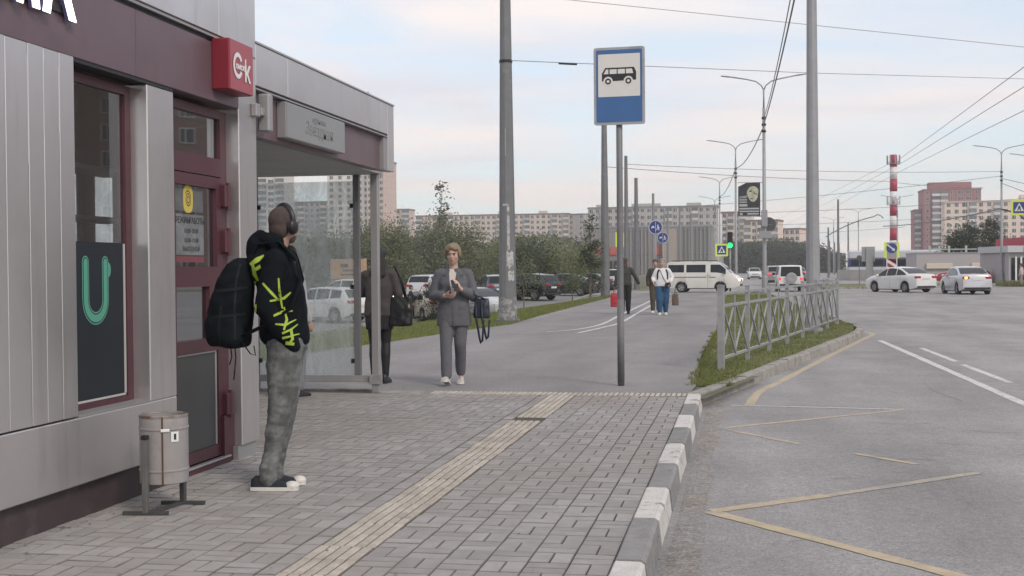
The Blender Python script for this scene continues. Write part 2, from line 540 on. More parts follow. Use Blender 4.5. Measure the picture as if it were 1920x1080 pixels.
m_polel = mat('pole_light', (0.30, 0.30, 0.315), 0.55, metal=0.2, var=0.1, vs=4)
m_wire = mat('wire', (0.20, 0.20, 0.21), 0.6)
m_yel = mat('road_yellow', (0.45, 0.37, 0.255), 0.85, var=0.15, vs=10, stain=(0.29, 0.272, 0.26), ss=3.2, st=(0.54, 0.66), blot=((0.285, 0.27, 0.262), (0.56, 0.66), 26))
m_whi = mat('road_white', (0.56, 0.55, 0.54), 0.85, var=0.1, vs=10, stain=(0.32, 0.31, 0.305), ss=3.0, st=(0.54, 0.68), blot=((0.31, 0.30, 0.295), (0.55, 0.66), 22))
m_white = mat('white_paint', (0.72, 0.72, 0.71), 0.45)
m_blue = mat('sign_blue', (0.045, 0.125, 0.30), 0.35, var=0.06, vs=3)
m_signw = mat('sign_white', (0.66, 0.635, 0.61), 0.45, var=0.04, vs=6)
m_signk = mat('sign_black', (0.02, 0.02, 0.025), 0.5)
m_lime = mat('sign_lime', (0.62, 0.72, 0.10), 0.5)
m_wirebk = mat('sign_back', (0.25, 0.25, 0.26), 0.6, metal=0.2)
# ================================================================ THE SETTING
def sheet(name, poly, z, m, kind='structure'):
    o = MB().add([(x, y, z) for x, y in poly], [tuple(range(len(poly)))]).build(name, m, fix=False)
    if o.data.polygons[0].normal.z < 0: o.data.flip_normals()
    return tag(o, kind=kind)


m_earth = mat('earth', (0.13, 0.115, 0.075), 0.95, var=0.3, vs=0.15, stain=(0.075, 0.10, 0.035), ss=0.05)
m_lawn = mat('lawn_soil', (0.14, 0.15, 0.062), 0.95, var=0.3, vs=2.5, bump=0.8, bs=40, stain=(0.15, 0.135, 0.075), ss=0.6)
MB().box(-130, -6.2, 93, 110, -1.4, -0.36).build('embankment', m_earth)
tag(bpy.data.objects['embankment'], kind='structure')
sheet('ground', [(-2500, -200), (2500, -200), (2500, 4000), (-2500, 4000)], -1.3, m_earth)
m_lot = mat('lot_asphalt', (0.2, 0.195, 0.19), 0.9, var=0.12, vs=0.5)
def lot_z(y): return -1.06 + 0.68 * min(1.0, max(0.0, (y - 55) / 27))
lot = MB().add([(x, y, lot_z(y)) for y in (10, 55, 82, 95) for x in (-70, -7.6)], [(0, 1, 3, 2), (2, 3, 5, 4), (4, 5, 7, 6)]).build('parking_lot', m_lot, fix=False)
tag(lot, kind='structure')
# carriageway: bus bay, main road and the cross street
sheet('road', [(-0.5, -30), (240, -30), (240, 700), (-9, 700), (-9, 150), (-9, 71), (-0.5, 71)], -0.13, m_asph)

# dusty strip where grit collects along the kerb
m_grit = mat('kerb_grit', (0.265, 0.24, 0.218), 0.95, var=0.2, vs=7, bump=0.5, bs=120, stain=(0.28, 0.268, 0.262), ss=1.6, st=(0.45, 0.6))
aggregate(m_grit, 0.35, 80)
gp = [(-0.40, 3.0)]
for i in range(120):
    y = 3 + i * 0.1
    gp.append((-0.24 + 0.05 * noise.noise((y * 1.1, 3.3, 0)) + 0.03 * noise.noise((y * 6, 1.3, 0)), y))
gp += [(-0.40, 14.6)]
sheet('road_grit', gp, -0.1288, m_grit)

# footpath of grey asphalt beyond the paving
path_poly = [(-0.60, 13.62), (-0.56, 14.62), (-0.67, 19.4), (-0.66, 23.4), (-0.60, 26.4), (-0.79, 41.4), (-1.1, 69.5), (-6.7, 69.5), (-6.3, 56), (-6.15, 45), (-6.0, 36),
             (-5.8, 30.4), (-6.26, 27.7), (-6.57, 25), (-6.77, 23.1), (-7.14, 21.1), (-7.3, 19.0), (-7.6, 13.62)]
sheet('footpath', path_poly, -0.004, m_path)
MB().box(-6.8, -0.7, 69.5, 71.0, -0.4, -0.02).build('footpath_ramp', m_path)
tag(bpy.data.objects['footpath_ramp'], kind='structure')
# painted lanes on the path
def ribbon(name, pts, w, z, m, parent=None, kind='structure'):
    vs, fs = [], []
    P = [Vector((x, y, 0)) for x, y in pts]
    for i, p in enumerate(P):
        d = (P[min(i + 1, len(P) - 1)] - P[max(0, i - 1)]).normalized()
        n = Vector((-d.y, d.x, 0)) * (w / 2 * (1 + 0.12 * rnd.uniform(-1, 1)))
        vs += [(p.x + n.x, p.y + n.y, z), (p.x - n.x, p.y - n.y, z)]
    fs = [(2 * i + 1, 2 * i + 3, 2 * i + 2, 2 * i) for i in range(len(P) - 1)]
    o = MB().add(vs, fs).build(name, m, parent, fix=False)
    if o.data.polygons[0].normal.z < 0: o.data.flip_normals()
    return tag(o, kind=kind) if parent is None else o


def smooth_line(pts, n=6):
    out = []
    for i in range(len(pts) - 1):
        p0, p1, p2, p3 = (Vector(pts[max(i - 1, 0)]), Vector(pts[i]), Vector(pts[i + 1]), Vector(pts[min(i + 2, len(pts) - 1)]))
        for k in range(n):
            t = k / n
            out.append(0.5 * ((2 * p1) + (p2 - p0) * t + (2 * p0 - 5 * p1 + 4 * p2 - p3) * t * t + (3 * p1 - p0 - 3 * p2 + p3) * t ** 3))
    out.append(Vector(pts[-1]))
    return [(p[0], p[1]) for p in out]


ribbon('path_marking', smooth_line([(-4.3, 26.8), (-3.75, 28.0), (-3.5, 30.7), (-3.63, 36.8), (-3.8, 46), (-4.0, 56.3), (-4.3, 68)]), 0.10, 0.001, m_whi)
ribbon('path_marking', smooth_line([(-3.53, 26.4), (-3.28, 28.8), (-3.12, 31.7), (-3.3, 40), (-3.47, 47.9), (-3.75, 58), (-4.0, 68)]), 0.10, 0.001, m_whi)
# yellow bus-stop zigzag, bay edge line and white lane lines
Z1 = -0.1280
ribbon('bay_edge_marking', smooth_line([(0.05, 13.7), (0.18, 15.17), (0.52, 16.86), (1.35, 21.1), (2.1, 24.8), (2.55, 27.0), (2.82, 28.4), (2.72, 29.6), (2.4, 30.6)]), 0.11, Z1, m_yel)
ribbon('bay_line_marking', [(-0.15 + 0.18 * i, 13.66 - 0.021 * i) for i in range(11)], 0.06, Z1 + 0.0008, m_whi)
m_yelw = mat('road_yellow_worn', (0.42, 0.355, 0.265), 0.88, var=0.15, vs=10, stain=(0.285, 0.27, 0.263), ss=2.6, st=(0.44, 0.60), blot=((0.285, 0.27, 0.262), (0.52, 0.62), 24))
def dense(a, b, n=14): return [(a[0] + (b[0] - a[0]) * i / n, a[1] + (b[1] - a[1]) * i / n) for i in range(n + 1)]
for a, b, w, m in [((1.62, 13.40), (-0.19, 11.72), 0.07, m_yel), ((-0.23, 11.70), (0.46, 10.72), 0.08, m_yelw), ((0.88, 10.22), (1.29, 9.73), 0.065, m_yel),
                   ((1.67, 9.39), (0.53, 8.31), 0.085, m_yelw), ((0.53, 8.32), (-0.20, 7.68), 0.10, m_yel), ((-0.22, 7.67), (1.15, 6.08), 0.10, m_yel), ((1.15, 6.08), (2.2, 5.0), 0.09, m_yel)]:
    Z1 += 0.0003
    ribbon('zigzag_marking', dense(a, b), w, Z1, m)
ribbon('lane_marking', dense((2.72, 26.0), (3.02, 13.0), 24), 0.12, -0.1275, m_whi)
for a, b in [((2.99, 23.6), (3.06, 20.3)), ((3.06, 19.7), (3.14, 16.7)), ((3.09, 15.5), (3.12, 12.5))]:
    ribbon('lane_dash_marking', dense((a[0] + 0.22, a[1]), (b[0] + 0.22, b[1])), 0.10, -0.1275, m_whi)
for k in range(9):   # pedestrian crossing over the side street
    ribbon('crossing_marking', [(-5.6 + k * 0.62, 72.6), (-5.6 + k * 0.62, 76.4)], 0.34, -0.124, m_whi)
# repaired patches and dark tar lines in the bay asphalt
m_tar = mat('tar_crack', (0.12, 0.115, 0.113), 0.8, var=0.2, vs=20, stain=(0.27, 0.26, 0.255), ss=9, st=(0.46, 0.56))
for k, pts in enumerate([[(2.3, 16.8), (2.25, 15.5), (2.4, 14.3)], [(1.2, 12.3), (1.5, 12.2), (1.75, 12.3)], [(0.9, 11.5), (1.15, 11.45), (1.3, 11.5)], [(1.0, 9.9), (1.3, 10.0), (1.45, 9.95)],
                         [(0.25, 6.9), (0.36, 7.0)], [(1.1, 14.6), (1.35, 14.5)], [(1.9, 13.0), (2.1, 12.9)], [(1.6, 10.9), (1.9, 10.85)], [(2.0, 11.8), (2.2, 11.7), (2.5, 11.75)], [(0.6, 9.0), (0.8, 9.05)], [(1.7, 15.6), (1.8, 15.2)]]):
    P = smooth_line(pts, 8)
    P = [(x + 0.02 * noise.noise((x * 9, y * 9, 1)), y + 0.02 * noise.noise((x * 9, y * 9, 5))) for x, y in P]
    ribbon('tar_crack', P, 0.009, -0.1283, m_tar)

# ---- paving of the platform: basket-weave pavers, each its own piece
paving = tag(MB().box(-4.1, -0.6, 3.0, 13.6, -0.3, -0.016).build('paving', m_bed), kind='structure')
base_me = None
def paver_mesh():
    h, a, b, c = 0.0, 0.0968, 0.0468, 0.0035
    vs = [(sx * (a - c), sy * (b - c), 0) for sx, sy in ((-1, -1), (1, -1), (1, 1), (-1, 1))] + \
         [(sx * a, sy * b, -c) for sx, sy in ((-1, -1), (1, -1), (1, 1), (-1, 1))] + \
         [(sx * a, sy * b, -0.03) for sx, sy in ((-1, -1), (1, -1), (1, 1), (-1, 1))]
    fs = [(0, 1, 2, 3)] + [(4 + i, 4 + (i + 1) % 4, (i + 1) % 4, i) for i in range(4)] + [(8 + i, 8 + (i + 1) % 4, 4 + (i + 1) % 4, 4 + i) for i in range(4)]
    return vs, fs


PV, PF = paver_mesh()
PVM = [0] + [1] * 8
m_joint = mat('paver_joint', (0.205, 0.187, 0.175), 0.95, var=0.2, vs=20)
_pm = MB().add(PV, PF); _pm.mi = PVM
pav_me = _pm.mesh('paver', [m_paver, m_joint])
spots = []
x_edge, y_end = -0.61, 13.28
TX0, TX1 = -2.10, -1.815
for ci in range(18):
    for ri in range(52):
        cx, cy = x_edge - 0.1 - ci * 0.2, y_end - 0.1 - ri * 0.2
        if cy < 3.4 or cx < -4.05: continue
        if cx > TX0 - 0.05 and cx < TX1 + 0.02:
            continue
        for k in (-0.05, 0.05):
            if (ci + ri) % 2: spots.append((cx, cy + k, 0))
            else: spots.append((cx + k, cy, PI / 2))
# narrow strips beside the tactile line
for y in [y_end - 0.1 - ri * 0.2 for ri in range(50)]:
    spots.append((TX0 - 0.054, y, PI / 2))
def vis_key(s):
    x, y, _ = s
    d = -0.186 * x + 0.983 * y
    lat = 0.983 * x + 0.186 * y
    inside = d > 5.55 and abs(lat) < d * 0.43 and not (x < -2.9 and y < 5.9)
    return (0 if inside else 1, d)


spots.sort(key=vis_key)
rest = MB()
for i, (x, y, a) in enumerate(spots):
    z = rnd.uniform(-0.0025, 0.0015) + 0.004 * noise.noise((x * 1.1, y * 1.1, 0))
    tx, ty, a2 = rnd.uniform(-0.012, 0.012), rnd.uniform(-0.012, 0.012), a + rnd.uniform(-0.012, 0.012)
    if i < 295:
        o = new_obj('paver', pav_me, paving, (x, y, z), (tx, ty, a2))
    else:
        M = Matrix.Translation((x, y, z)) @ Matrix.Rotation(a2, 4, 'Z') @ Matrix.Rotation(tx, 4, 'X') @ Matrix.Rotation(ty, 4, 'Y')
        rest.add([M @ Vector(p) for p in PV], PF)
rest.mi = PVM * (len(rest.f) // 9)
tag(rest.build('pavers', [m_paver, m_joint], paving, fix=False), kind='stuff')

# tactile guidance line: ribbed yellowish tiles
tm = MB()
tm.box(-0.1425, 0.1425, -0.139, 0.139, -0.03, -0.002, 0.003)
tm.cur = 1
for k in range(5):
    xk = -0.1136 + k * 0.0568
    tm.add([(xk - 0.0215, -0.1375, -0.0018), (xk + 0.0215, -0.1375, -0.0018), (xk + 0.017, -0.135, 0.0055), (xk - 0.017, -0.135, 0.0055),
            (xk - 0.0215, 0.1375, -0.0018), (xk + 0.0215, 0.1375, -0.0018), (xk + 0.017, 0.135, 0.0055), (xk - 0.017, 0.135, 0.0055)],
           [(0, 1, 2, 3), (7, 6, 5, 4), (1, 5, 6, 2), (4, 0, 3, 7), (3, 2, 6, 7)])
tac_me = tm.mesh('tactile_tile', [mat('tactile_groove', (0.16, 0.138, 0.118), 0.9, var=0.3, vs=14), m_tact])
yk = 13.10
while yk > 3.2:
    if not (11.05 < yk < 11.22):
        new_obj('tactile_tile', tac_me, paving, ((TX0 + TX1) / 2 + rnd.uniform(-.003, .003), yk, rnd.uniform(-0.002, 0.003)), (0, 0, rnd.uniform(-.008, .008)))
    yk -= 0.284
# warning band across the end of the paving, ribs across
for k in range(10):
    new_obj('tactile_tile', tac_me, paving, (-0.76 - k * 0.286, 13.44, rnd.uniform(-0.002, 0.002)), (0, 0, rnd.uniform(-.01, .01)))
# edging between paving and footpath
for k in range(5):
    xa = -4.1 + k * 0.15
edg = MB()
for k in range(6):
    MB().box(-4.15 + k * 0.14 + 0.004, -4.15 + (k + 1) * 0.14 - 0.004, 13.3, 13.62, -0.06, 0.002, 0.006).build('edging_stone', m_kc, paving)
for k in range(2):
    x0 = -6.6 + k * 1.23
    MB().box(x0 + 0.006, x0 + 1.22, 13.54, 13.62, -0.1, 0.022, 0.008).build('edging_stone', m_kc, paving)
MB().box(-9, -4.1, 8.9, 13.62, -0.25, -0.008).build('paving_under_shelter', m_bed)
tag(bpy.data.objects['paving_under_shelter'], kind='structure')
sub = MB()
for ci in range(24):
    for ri in range(24):
        cx, cy = -4.11 - ci * 0.2, 13.18 - ri * 0.2
        if cy < 8.95 or cx < -7: continue
        for k in (-0.05, 0.05):
            M = Matrix.Translation((cx + (0 if (ci + ri) % 2 else k), cy + (k if (ci + ri) % 2 else 0), rnd.uniform(-.002, .002))) @ Matrix.Rotation(0 if (ci + ri) % 2 else PI / 2, 4, 'Z')
            sub.add([M @ Vector(p) for p in PV], PF)
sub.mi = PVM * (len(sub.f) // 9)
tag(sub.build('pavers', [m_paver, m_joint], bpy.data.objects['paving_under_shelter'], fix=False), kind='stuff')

# ---- painted kerb stones of the platform
def kerb_mesh(L, m, chips=0):
    prof = [(-0.145, -0.3), (-0.145, 0.010), (-0.135, 0.02), (-0.02, 0.02), (0.0, 0.006), (0.035, -0.3)]
    mb = MB()
    n = 8
    vs, fs = [], []
    for i in range(n + 1):
        y = -L / 2 + L * i / n
        for j, (x, z) in enumerate(prof):
            q = 0.006 if j in (3, 4) else 0.002
            vs.append((x + q * noise.noise((x * 9, y * 12, chips)), y, z + (q * noise.noise((y * 14, z * 5, chips + 7)) if z > 0 else 0)))
    P = len(prof)
    for i in range(n):
        for j in range(P - 1):
            fs.append((i * P + j, i * P + j + 1, (i + 1) * P + j + 1, (i + 1) * P + j))
    fs.append(tuple(range(P))); fs.append(tuple(n * P + j for j in range(P - 1, -1, -1)))
    mb.add(vs, fs)
    return mb.mesh('kerb_stone', m)


kerb = tag(MB().box(-0.58, -0.48, 2.0, 13.55, -0.4, -0.16).build('kerb', m_bed), kind='structure')
ys = [13.42, 12.39, 11.47, 10.55, 9.6, 8.6, 7.65, 6.68, 5.70, 4.7, 3.7, 2.7]
for i in range(len(ys) - 1):
    L = ys[i] - ys[i + 1] - 0.012
    o = new_obj('kerb_stone', kerb_mesh(L, m_kw if i % 2 == 0 else m_kg, i), kerb, (-0.462 + rnd.uniform(-.006, .006), (ys[i] + ys[i + 1]) / 2, rnd.uniform(-.004, .004)), (0, 0, rnd.uniform(-.006, .006)))
# plain kerb round the grass verge
vk = [(-0.50, 13.5), (-0.25, 14.6), (0.03, 15.82), (0.43, 17.7), (0.853, 19.62), (1.28, 21.6), (1.70, 23.46), (2.12, 25.4), (2.45, 27.2), (2.66, 28.8), (2.70, 30.4), (2.56, 33.0), (2.45, 36.0), (2.3, 41), (2.08, 47.2), (1.8, 55), (1.6, 62), (1.2, 70), (0.4, 78), (-0.4, 77)]
for i in range(len(vk) - 1):
    a, b = Vector((*vk[i], 0)), Vector((*vk[i + 1], 0))
    n = max(1, round((b - a).length / 1.0))
    for k in range(n):
        p, q = a.lerp(b, k / n), a.lerp(b, (k + 1) / n)
        me = kerb_mesh((q - p).length - 0.015, m_kc, i * 3 + k)
        d = q - p
        ob = new_obj('kerb_stone', me, kerb, ((p + q) / 2 + Vector((0, 0, rnd.uniform(-.012, .006) - 0.008))), (rnd.uniform(-.01, .01), rnd.uniform(-.03, .03), math.atan2(-d.x, d.y) + rnd.uniform(-.012, .012)))

# ---- grass verge with blades
verge_poly = [(-0.53, 14.62), (-0.16, 14.75), (0.0, 16.3), (0.73, 19.7), (1.57, 23.5), (2.33, 27.3), (2.56, 30.4), (2.32, 36), (1.95, 47), (1.5, 61), (1.1, 69), (-1.1, 69), (-0.79, 41.4), (-0.60, 26.4), (-0.64, 19.4)]
sheet('verge', verge_poly, -0.012, m_lawn)
sheet('verge_soil', [(-0.72, 13.3), (-0.42, 13.3), (0.2, 16.2), (-0.72, 16.2)], -0.022, m_earth)
LZ = lambda x: 0.0 if x > -6.3 else max(-0.87, -0.03 - (-6.3 - x) * 0.165)
lv, lf = [], []
LT, LH = (0, 0.06, 0.2, 0.45, 0.75, 1.0), (0, 0.03, 0.16, 0.48, 0.84, 1.0)
def lawn_w(y): return 10.5 - 7.0 * min(1.0, max(0.0, (y - 50) / 20))
edge = [(-7.6, 12.0), (-7.35, 17), (-7.3, 19.0), (-7.14, 21.1), (-6.77, 23.1), (-6.57, 25), (-6.26, 27.7), (-5.8, 30.4), (-6.0, 36), (-6.15, 45), (-6.3, 56), (-6.7, 69.5)]
for ex, ey in edge:
    for k, t in enumerate(LT):
        lv.append((ex - t * lawn_w(ey), ey, -0.006 - LH[k] * (-lot_z(ey) + 0.02)))
for i in range(len(edge) - 1):
    for k in range(5):
        lf.append((i * 6 + k, i * 6 + k + 1, (i + 1) * 6 + k + 1, (i + 1) * 6 + k))
lawn = MB().add(lv, lf).build('lawn', m_lawn, fix=False)
if lawn.data.polygons[0].normal.z < 0: lawn.data.flip_normals()
tag(lawn, kind='structure')


def in_poly(x, y, poly):
    c = False
    j = len(poly) - 1
    for i in range(len(poly)):
        if (poly[i][1] > y) != (poly[j][1] > y) and x < (poly[j][0] - poly[i][0]) * (y - poly[i][1]) / (poly[j][1] - poly[i][1]) + poly[i][0]:
            c = not c
        j = i
    return c


m_grass = leafmat('grass_blade', (0.175, 0.205, 0.07), 0.4)
m_grassd = leafmat('grass_dry', (0.20, 0.19, 0.085), 0.35)
def blade(mb, x, y, z, h, w):
    a = rnd.uniform(0, 2 * PI); b = rnd.uniform(0, 2 * PI); l = rnd.uniform(0.1, 0.8) * h
    dxx, dyy = math.cos(a) * w, math.sin(a) * w
    mb.add([(x - dxx, y - dyy, z), (x + dxx, y + dyy, z), (x + math.cos(b) * l, y + math.sin(b) * l, z + h)], [(0, 1, 2)])


gm, gd = MB(), MB()
n = 0
while n < 46000:
    y = 14.5 + 50 * rnd.random() ** 2.2
    x = rnd.uniform(-0.85, 2.7)
    if not in_poly(x + 0.05 * noise.noise((x * 3, y * 3, 0)), y, verge_poly): continue
    s = 1 + (y - 14) * 0.035
    tall = 1.0 + 0.8 * noise.noise((x * 0.9, y * 0.9, 2))
    blade(gd if rnd.random() < 0.16 else gm, x, y, -0.012, rnd.uniform(0.012, 0.042) * tall, 0.0045 * s)
    n += 1
for k in range(2600):      # tufts hanging over the edge onto the path
    y = rnd.uniform(14.6, 27)
    x = -0.64 + 0.04 * noise.noise((y * 2.2, 0, 4)) + abs(rnd.gauss(0, 0.06)) - (0.06 if noise.noise((y * 1.7, 9, 4)) > 0.1 else 0)
    blade(gm if rnd.random() < 0.75 else gd, x, y, -0.01, rnd.uniform(0.02, 0.06), 0.005)
tag(gm.build('verge_grass', m_grass, fix=False), 'short green grass on the kerbed verge behind the crossed railing', 'grass', kind='stuff')
tag(gd.build('verge_dry_grass', m_grassd, fix=False), 'dry yellowish grass blades on the kerbed verge', 'grass', kind='stuff')
gl, gl2 = MB(), MB()
n = 0
while n < 80000:
    y = 17 + 46 * rnd.random() ** 1.5
    i = 0
    while i < len(edge) - 2 and edge[i + 1][1] < y: i += 1
    t = (y - edge[i][1]) / (edge[i + 1][1] - edge[i][1])
    ex = edge[i][0] + (edge[i + 1][0] - edge[i][0]) * t
    u = rnd.random() ** 1.25
    zz_ = 0
    T, H_ = LT, LH
    for k in range(5):
        if T[k] <= u <= T[k + 1]: zz_ = -0.006 - (H_[k] + (H_[k + 1] - H_[k]) * (u - T[k]) / (T[k + 1] - T[k])) * (-lot_z(y) + 0.02)
    s = 1 + (y - 17) * 0.03
    x = ex - u * lawn_w(y) + 0.06 * noise.noise((y * 2, 0, 0))
    blade(gl2 if noise.noise((x * 0.5, y * 0.3, 3)) > 0.18 + 0.3 * rnd.random() else gl, x, y, zz_, rnd.uniform(0.04, 0.10) * (1 + 0.7 * noise.noise((x * .7, y * .7, 8))), 0.006 * s)
    n += 1
tag(gl.build('lawn_grass', m_grass, fix=False), 'green lawn grass between the footpath and the parked cars', 'grass', kind='stuff')
tag(gl2.build('lawn_dry_grass', m_grassd, fix=False), 'dry patches of lawn grass between footpath and parked cars', 'grass', kind='stuff')
# fallen leaves and grit on the pavement
lm = MB()
for k in range(130):
    y = rnd.uniform(5, 13.2); x = rnd.uniform(-3.6, -0.3)
    if rnd.random() < 0.5: x = -3.66 + abs(rnd.gauss(0, 0.13))
    s = rnd.uniform(0.004, 0.012); a = rnd.uniform(0, PI)
    z = 0.006 if x < -0.6 else 0.03
    lm.add([(x + s * math.cos(a + q), y + s * 1.4 * math.sin(a + q), z + rnd.uniform(0, .006)) for q in (0, 1.3, PI, 4.4)], [(0, 1, 2, 3)])
tag(lm.build('fallen_leaves', mat('dead_leaf', (0.11, 0.08, 0.05), 0.8, rand=0.5), fix=False), 'small dead leaves and grit scattered on the paving', 'leaves', kind='stuff')
# ================================================================ THE KIOSK
KX = -3.64
kiosk = thing('kiosk', 'grey and maroon clad kiosk with window and door beside the paving', 'kiosk', (KX, 6.5, 0))
Y0 = 2.6
MB().box(-3.95, -3.69, Y0, 7.45, -0.05, 0.199).build('plinth', m_plinth, kiosk)
for a, b in ((Y0, 4.9), (4.906, 7.449)):
    MB().box(-3.80, KX, a, b, 0.20, 0.575, 0.006).build('cladding_panel', m_clad, kiosk)
# ribbed wall section: narrow vertical strips with fine gaps
ed = [Y0, 3.1, 3.4, 3.75, 4.0, 4.3, 4.62, 4.95, 5.18, 5.40, 5.595, 5.795, 5.94, 6.09, 6.243]
for i in range(len(ed) - 1):
    MB().box(-3.76, KX + 0.001 * (i % 2), ed[i] + 0.0025, ed[i + 1] - 0.0025, 0.585, 2.585, 0.003).build('cladding_strip', m_clad, kiosk)
MB().box(-3.80, -3.765, Y0, 6.24, 0.58, 2.59).build('wall_backing', m_black, kiosk)
m_slit = mat('strip_edge', (0.62, 0.61, 0.60), 0.5)
for y, z0, z1 in ((5.795, 1.95, 2.52), (5.94, 2.12, 2.50), (6.09, 2.14, 2.50)):
    MB().box(KX - 0.004, KX + 0.0015, y - 0.003, y + 0.003, z0, z1).build('bare_strip_edge', m_slit, kiosk)
# window in a deep reveal
WX = -3.765
win = new_obj('window', None, kiosk)
win = MB().box(WX - 0.04, WX + 0.012, 7.018, 7.088, 0.56, 2.535).box(WX - 0.04, WX + 0.012, 6.25, 7.017, 0.56, 0.625).box(WX - 0.04, WX + 0.012, 6.25, 7.017, 2.48, 2.535).build('window', m_mard, kiosk)
bpy.data.objects.remove(bpy.data.objects['window.001']) if 'window.001' in bpy.data.objects and bpy.data.objects['window.001'].data is None else None
MB().box(WX - 0.012, WX - 0.006, 6.2, 7.017, 0.63, 2.478).build('pane', glass('shop_glass', (0.90, 0.92, 0.93), 0.95), win)
MB().box(WX - 0.006, WX + 0.004, 6.26, 7.006, 0.628, 0.640).box(WX - 0.006, WX + 0.004, 6.998, 7.014, 0.641, 1.56).build('pane_bead', mat('bead', (0.5, 0.5, 0.5), 0.4), win)
m_poster = mat('poster_dark', (0.022, 0.027, 0.034), 0.55, spec=0.25, var=0.1, vs=3)
post = MB().box(WX - 0.004, WX - 0.001, 6.22, 6.995, 0.642, 1.565).build('poster', m_poster, win)
def ring_u(r_in, r_out, cy, cz, arm, n=16):
    poly = []
    for i in range(n + 1):
        a = PI + PI * i / n
        poly.append((cy + r_out * math.cos(a), cz + r_out * math.sin(a)))
    hw = (r_out - r_in) / 2
    for i in range(9):
        a = PI * i / 8
        poly.append((cy + (r_in + r_out) / 2 + hw * math.cos(a), cz + arm + hw * math.sin(a)))
    for i in range(n + 1):
        a = 2 * PI - PI * i / n
        poly.append((cy + r_in * math.cos(a), cz + r_in * math.sin(a)))
    for i in range(9):
        a = PI * i / 8
        poly.append((cy - (r_in + r_out) / 2 + hw * math.cos(a), cz + arm + hw * math.sin(a)))
    return poly


m_mint = mat('mint_print', (0.10, 0.34, 0.25), 0.5)
def print_x(poly, x0, x1): return MB().prism(poly, x0, x1, lambda u, v, w: (w, u, v))
UC = (6.665, 1.225)
print_x(ring_u(0.075, 0.150, *UC, 0.22), WX + 0.0005, WX + 0.001).build('print', m_mint, win)
print_x(ring_u(0.083, 0.142, *UC, 0.22), WX + 0.0012, WX + 0.0016).build('print', m_poster, win)
print_x(ring_u(0.090, 0.135, *UC, 0.22), WX + 0.0018, WX + 0.0022).build('print', m_mint, win)
print_x([(6.815 + 0.03 * math.cos(a), 1.40 + 0.045 * math.sin(a)) for a in [2 * PI * i / 12 for i in range(12)]], WX + 0.0001, WX + 0.0004).build('print', m_mint, win)
MB().box(-3.80, KX - 0.002, 6.25, 7.088, 0.576, 0.590).build('window_sill', m_clad2, kiosk)
MB().box(-3.765, KX - 0.003, 6.25, 7.45, 2.556, 2.575).build('soffit_strip', m_black, kiosk)
# pilaster between window and door, column at the end
MB().box(-3.80, KX, 7.09, 7.449, 0.577, 2.553, 0.006).build('pilaster', m_clad, kiosk)
MB().box(-3.90, KX, 8.50, 8.83, 0.10, 3.00, 0.006).build('column', m_clad, kiosk)
MB().box(-3.88, -3.66, 8.47, 8.81, -0.02, 0.099).build('column_base', m_clad2, kiosk)
MB().box(-3.86, -3.70, 8.32, 8.495, 0.0, 0.34).build('plinth', m_mard, kiosk)
# maroon fascia, parapet and a black bar standing in for its shadow line
for a, b in ((Y0, 4.9), (4.906, 6.945), (6.952, 8.495)):
    MB().box(-3.85, KX + 0.004, a, b, 2.577, 2.988, 0.004).build('fascia_panel', m_mar, kiosk)
MB().box(-3.80, KX - 0.01, Y0, 8.495, 2.99, 3.015).build('shadow_bar', m_black, kiosk)
MB().box(-3.80, KX + 0.018, Y0, 8.505, 3.018, 3.036).build('drip_edge', m_clad2, kiosk)
for a, b in ((Y0, 5.4), (5.406, 8.10), (8.106, 8.50), (8.504, 8.83)):
    MB().box(-3.80, KX + 0.03 if a < 8.4 else KX, a, b, 3.04 if a < 8.4 else 3.003, 3.75, 0.004).build('parapet_panel', m_clad, kiosk)
# door with transom
DX = -3.754
dz = lambda y: 0
fr = MB()
for b in [(7.45, 7.55, 0.04, 2.55), (8.392, 8.498, 0.04, 2.55), (7.551, 8.391, 2.49, 2.55), (7.551, 8.391, 2.07, 2.20)]:
    fr.box(DX - 0.06, DX + 0.012, *b)
door_frame = fr.build('door_frame', m_mard, kiosk)
MB().box(DX - 0.02, DX - 0.012, 7.551, 8.391, 2.201, 2.489).build('transom_pane', glass('door_glass', (0.62, 0.66, 0.67), 0.78), door_frame)
dl = MB()
for b in [(7.56, 7.64, 0.06, 2.06), (8.292, 8.386, 0.06, 2.06), (7.641, 8.291, 1.98, 2.06), (7.641, 8.291, 1.28, 1.42), (7.641, 8.291, 0.82, 0.91), (7.641, 8.291, 0.06, 0.14), (8.16, 8.291, 0.911, 1.279)]:
    dl.box(DX - 0.03, DX + 0.026, *b)
door = dl.build('door', m_mard, kiosk)
MB().box(DX - 0.01, DX - 0.004, 7.641, 8.291, 1.421, 1.979).build('pane', glass('door_glass', ()), door)
MB().box(DX - 0.01, DX - 0.004, 7.641, 8.159, 0.911, 1.279).build('pane', glass('door_glass', ()), door)
MB().box(DX - 0.01, DX + 0.006, 7.641, 8.275, 0.141, 0.819).build('lower_panel', mat('door_grey', (0.075, 0.078, 0.078), 0.5, var=0.12, vs=3), door)
MB().box(DX - 0.01, DX + 0.012, 8.276, 8.291, 0.141, 0.819).box(DX + 0.0065, DX + 0.013, 7.641, 8.275, 0.808, 0.819).build('panel_trim', mat('bead', ()), door)
for z in (1.93, 1.60, 0.42):
    MB().box(DX + 0.0, DX + 0.07, 8.36, 8.46, z - 0.085, z + 0.085, 0.012).build('hinge', m_mard, door)
    MB().lathe([(0.016, -0.10), (0.016, 0.10)], 10, (DX + 0.065, 8.41, z)).build('hinge_pin', m_mard, door)
MB().box(DX - 0.05, DX + 0.07, 7.46, 8.40, -0.02, 0.035, 0.006).build('threshold', m_mard, kiosk)
MB().box(DX + 0.03, DX + 0.075, 7.46, 8.40, 0.036, 0.05, 0.004).build('threshold_strip', m_clad2, kiosk)
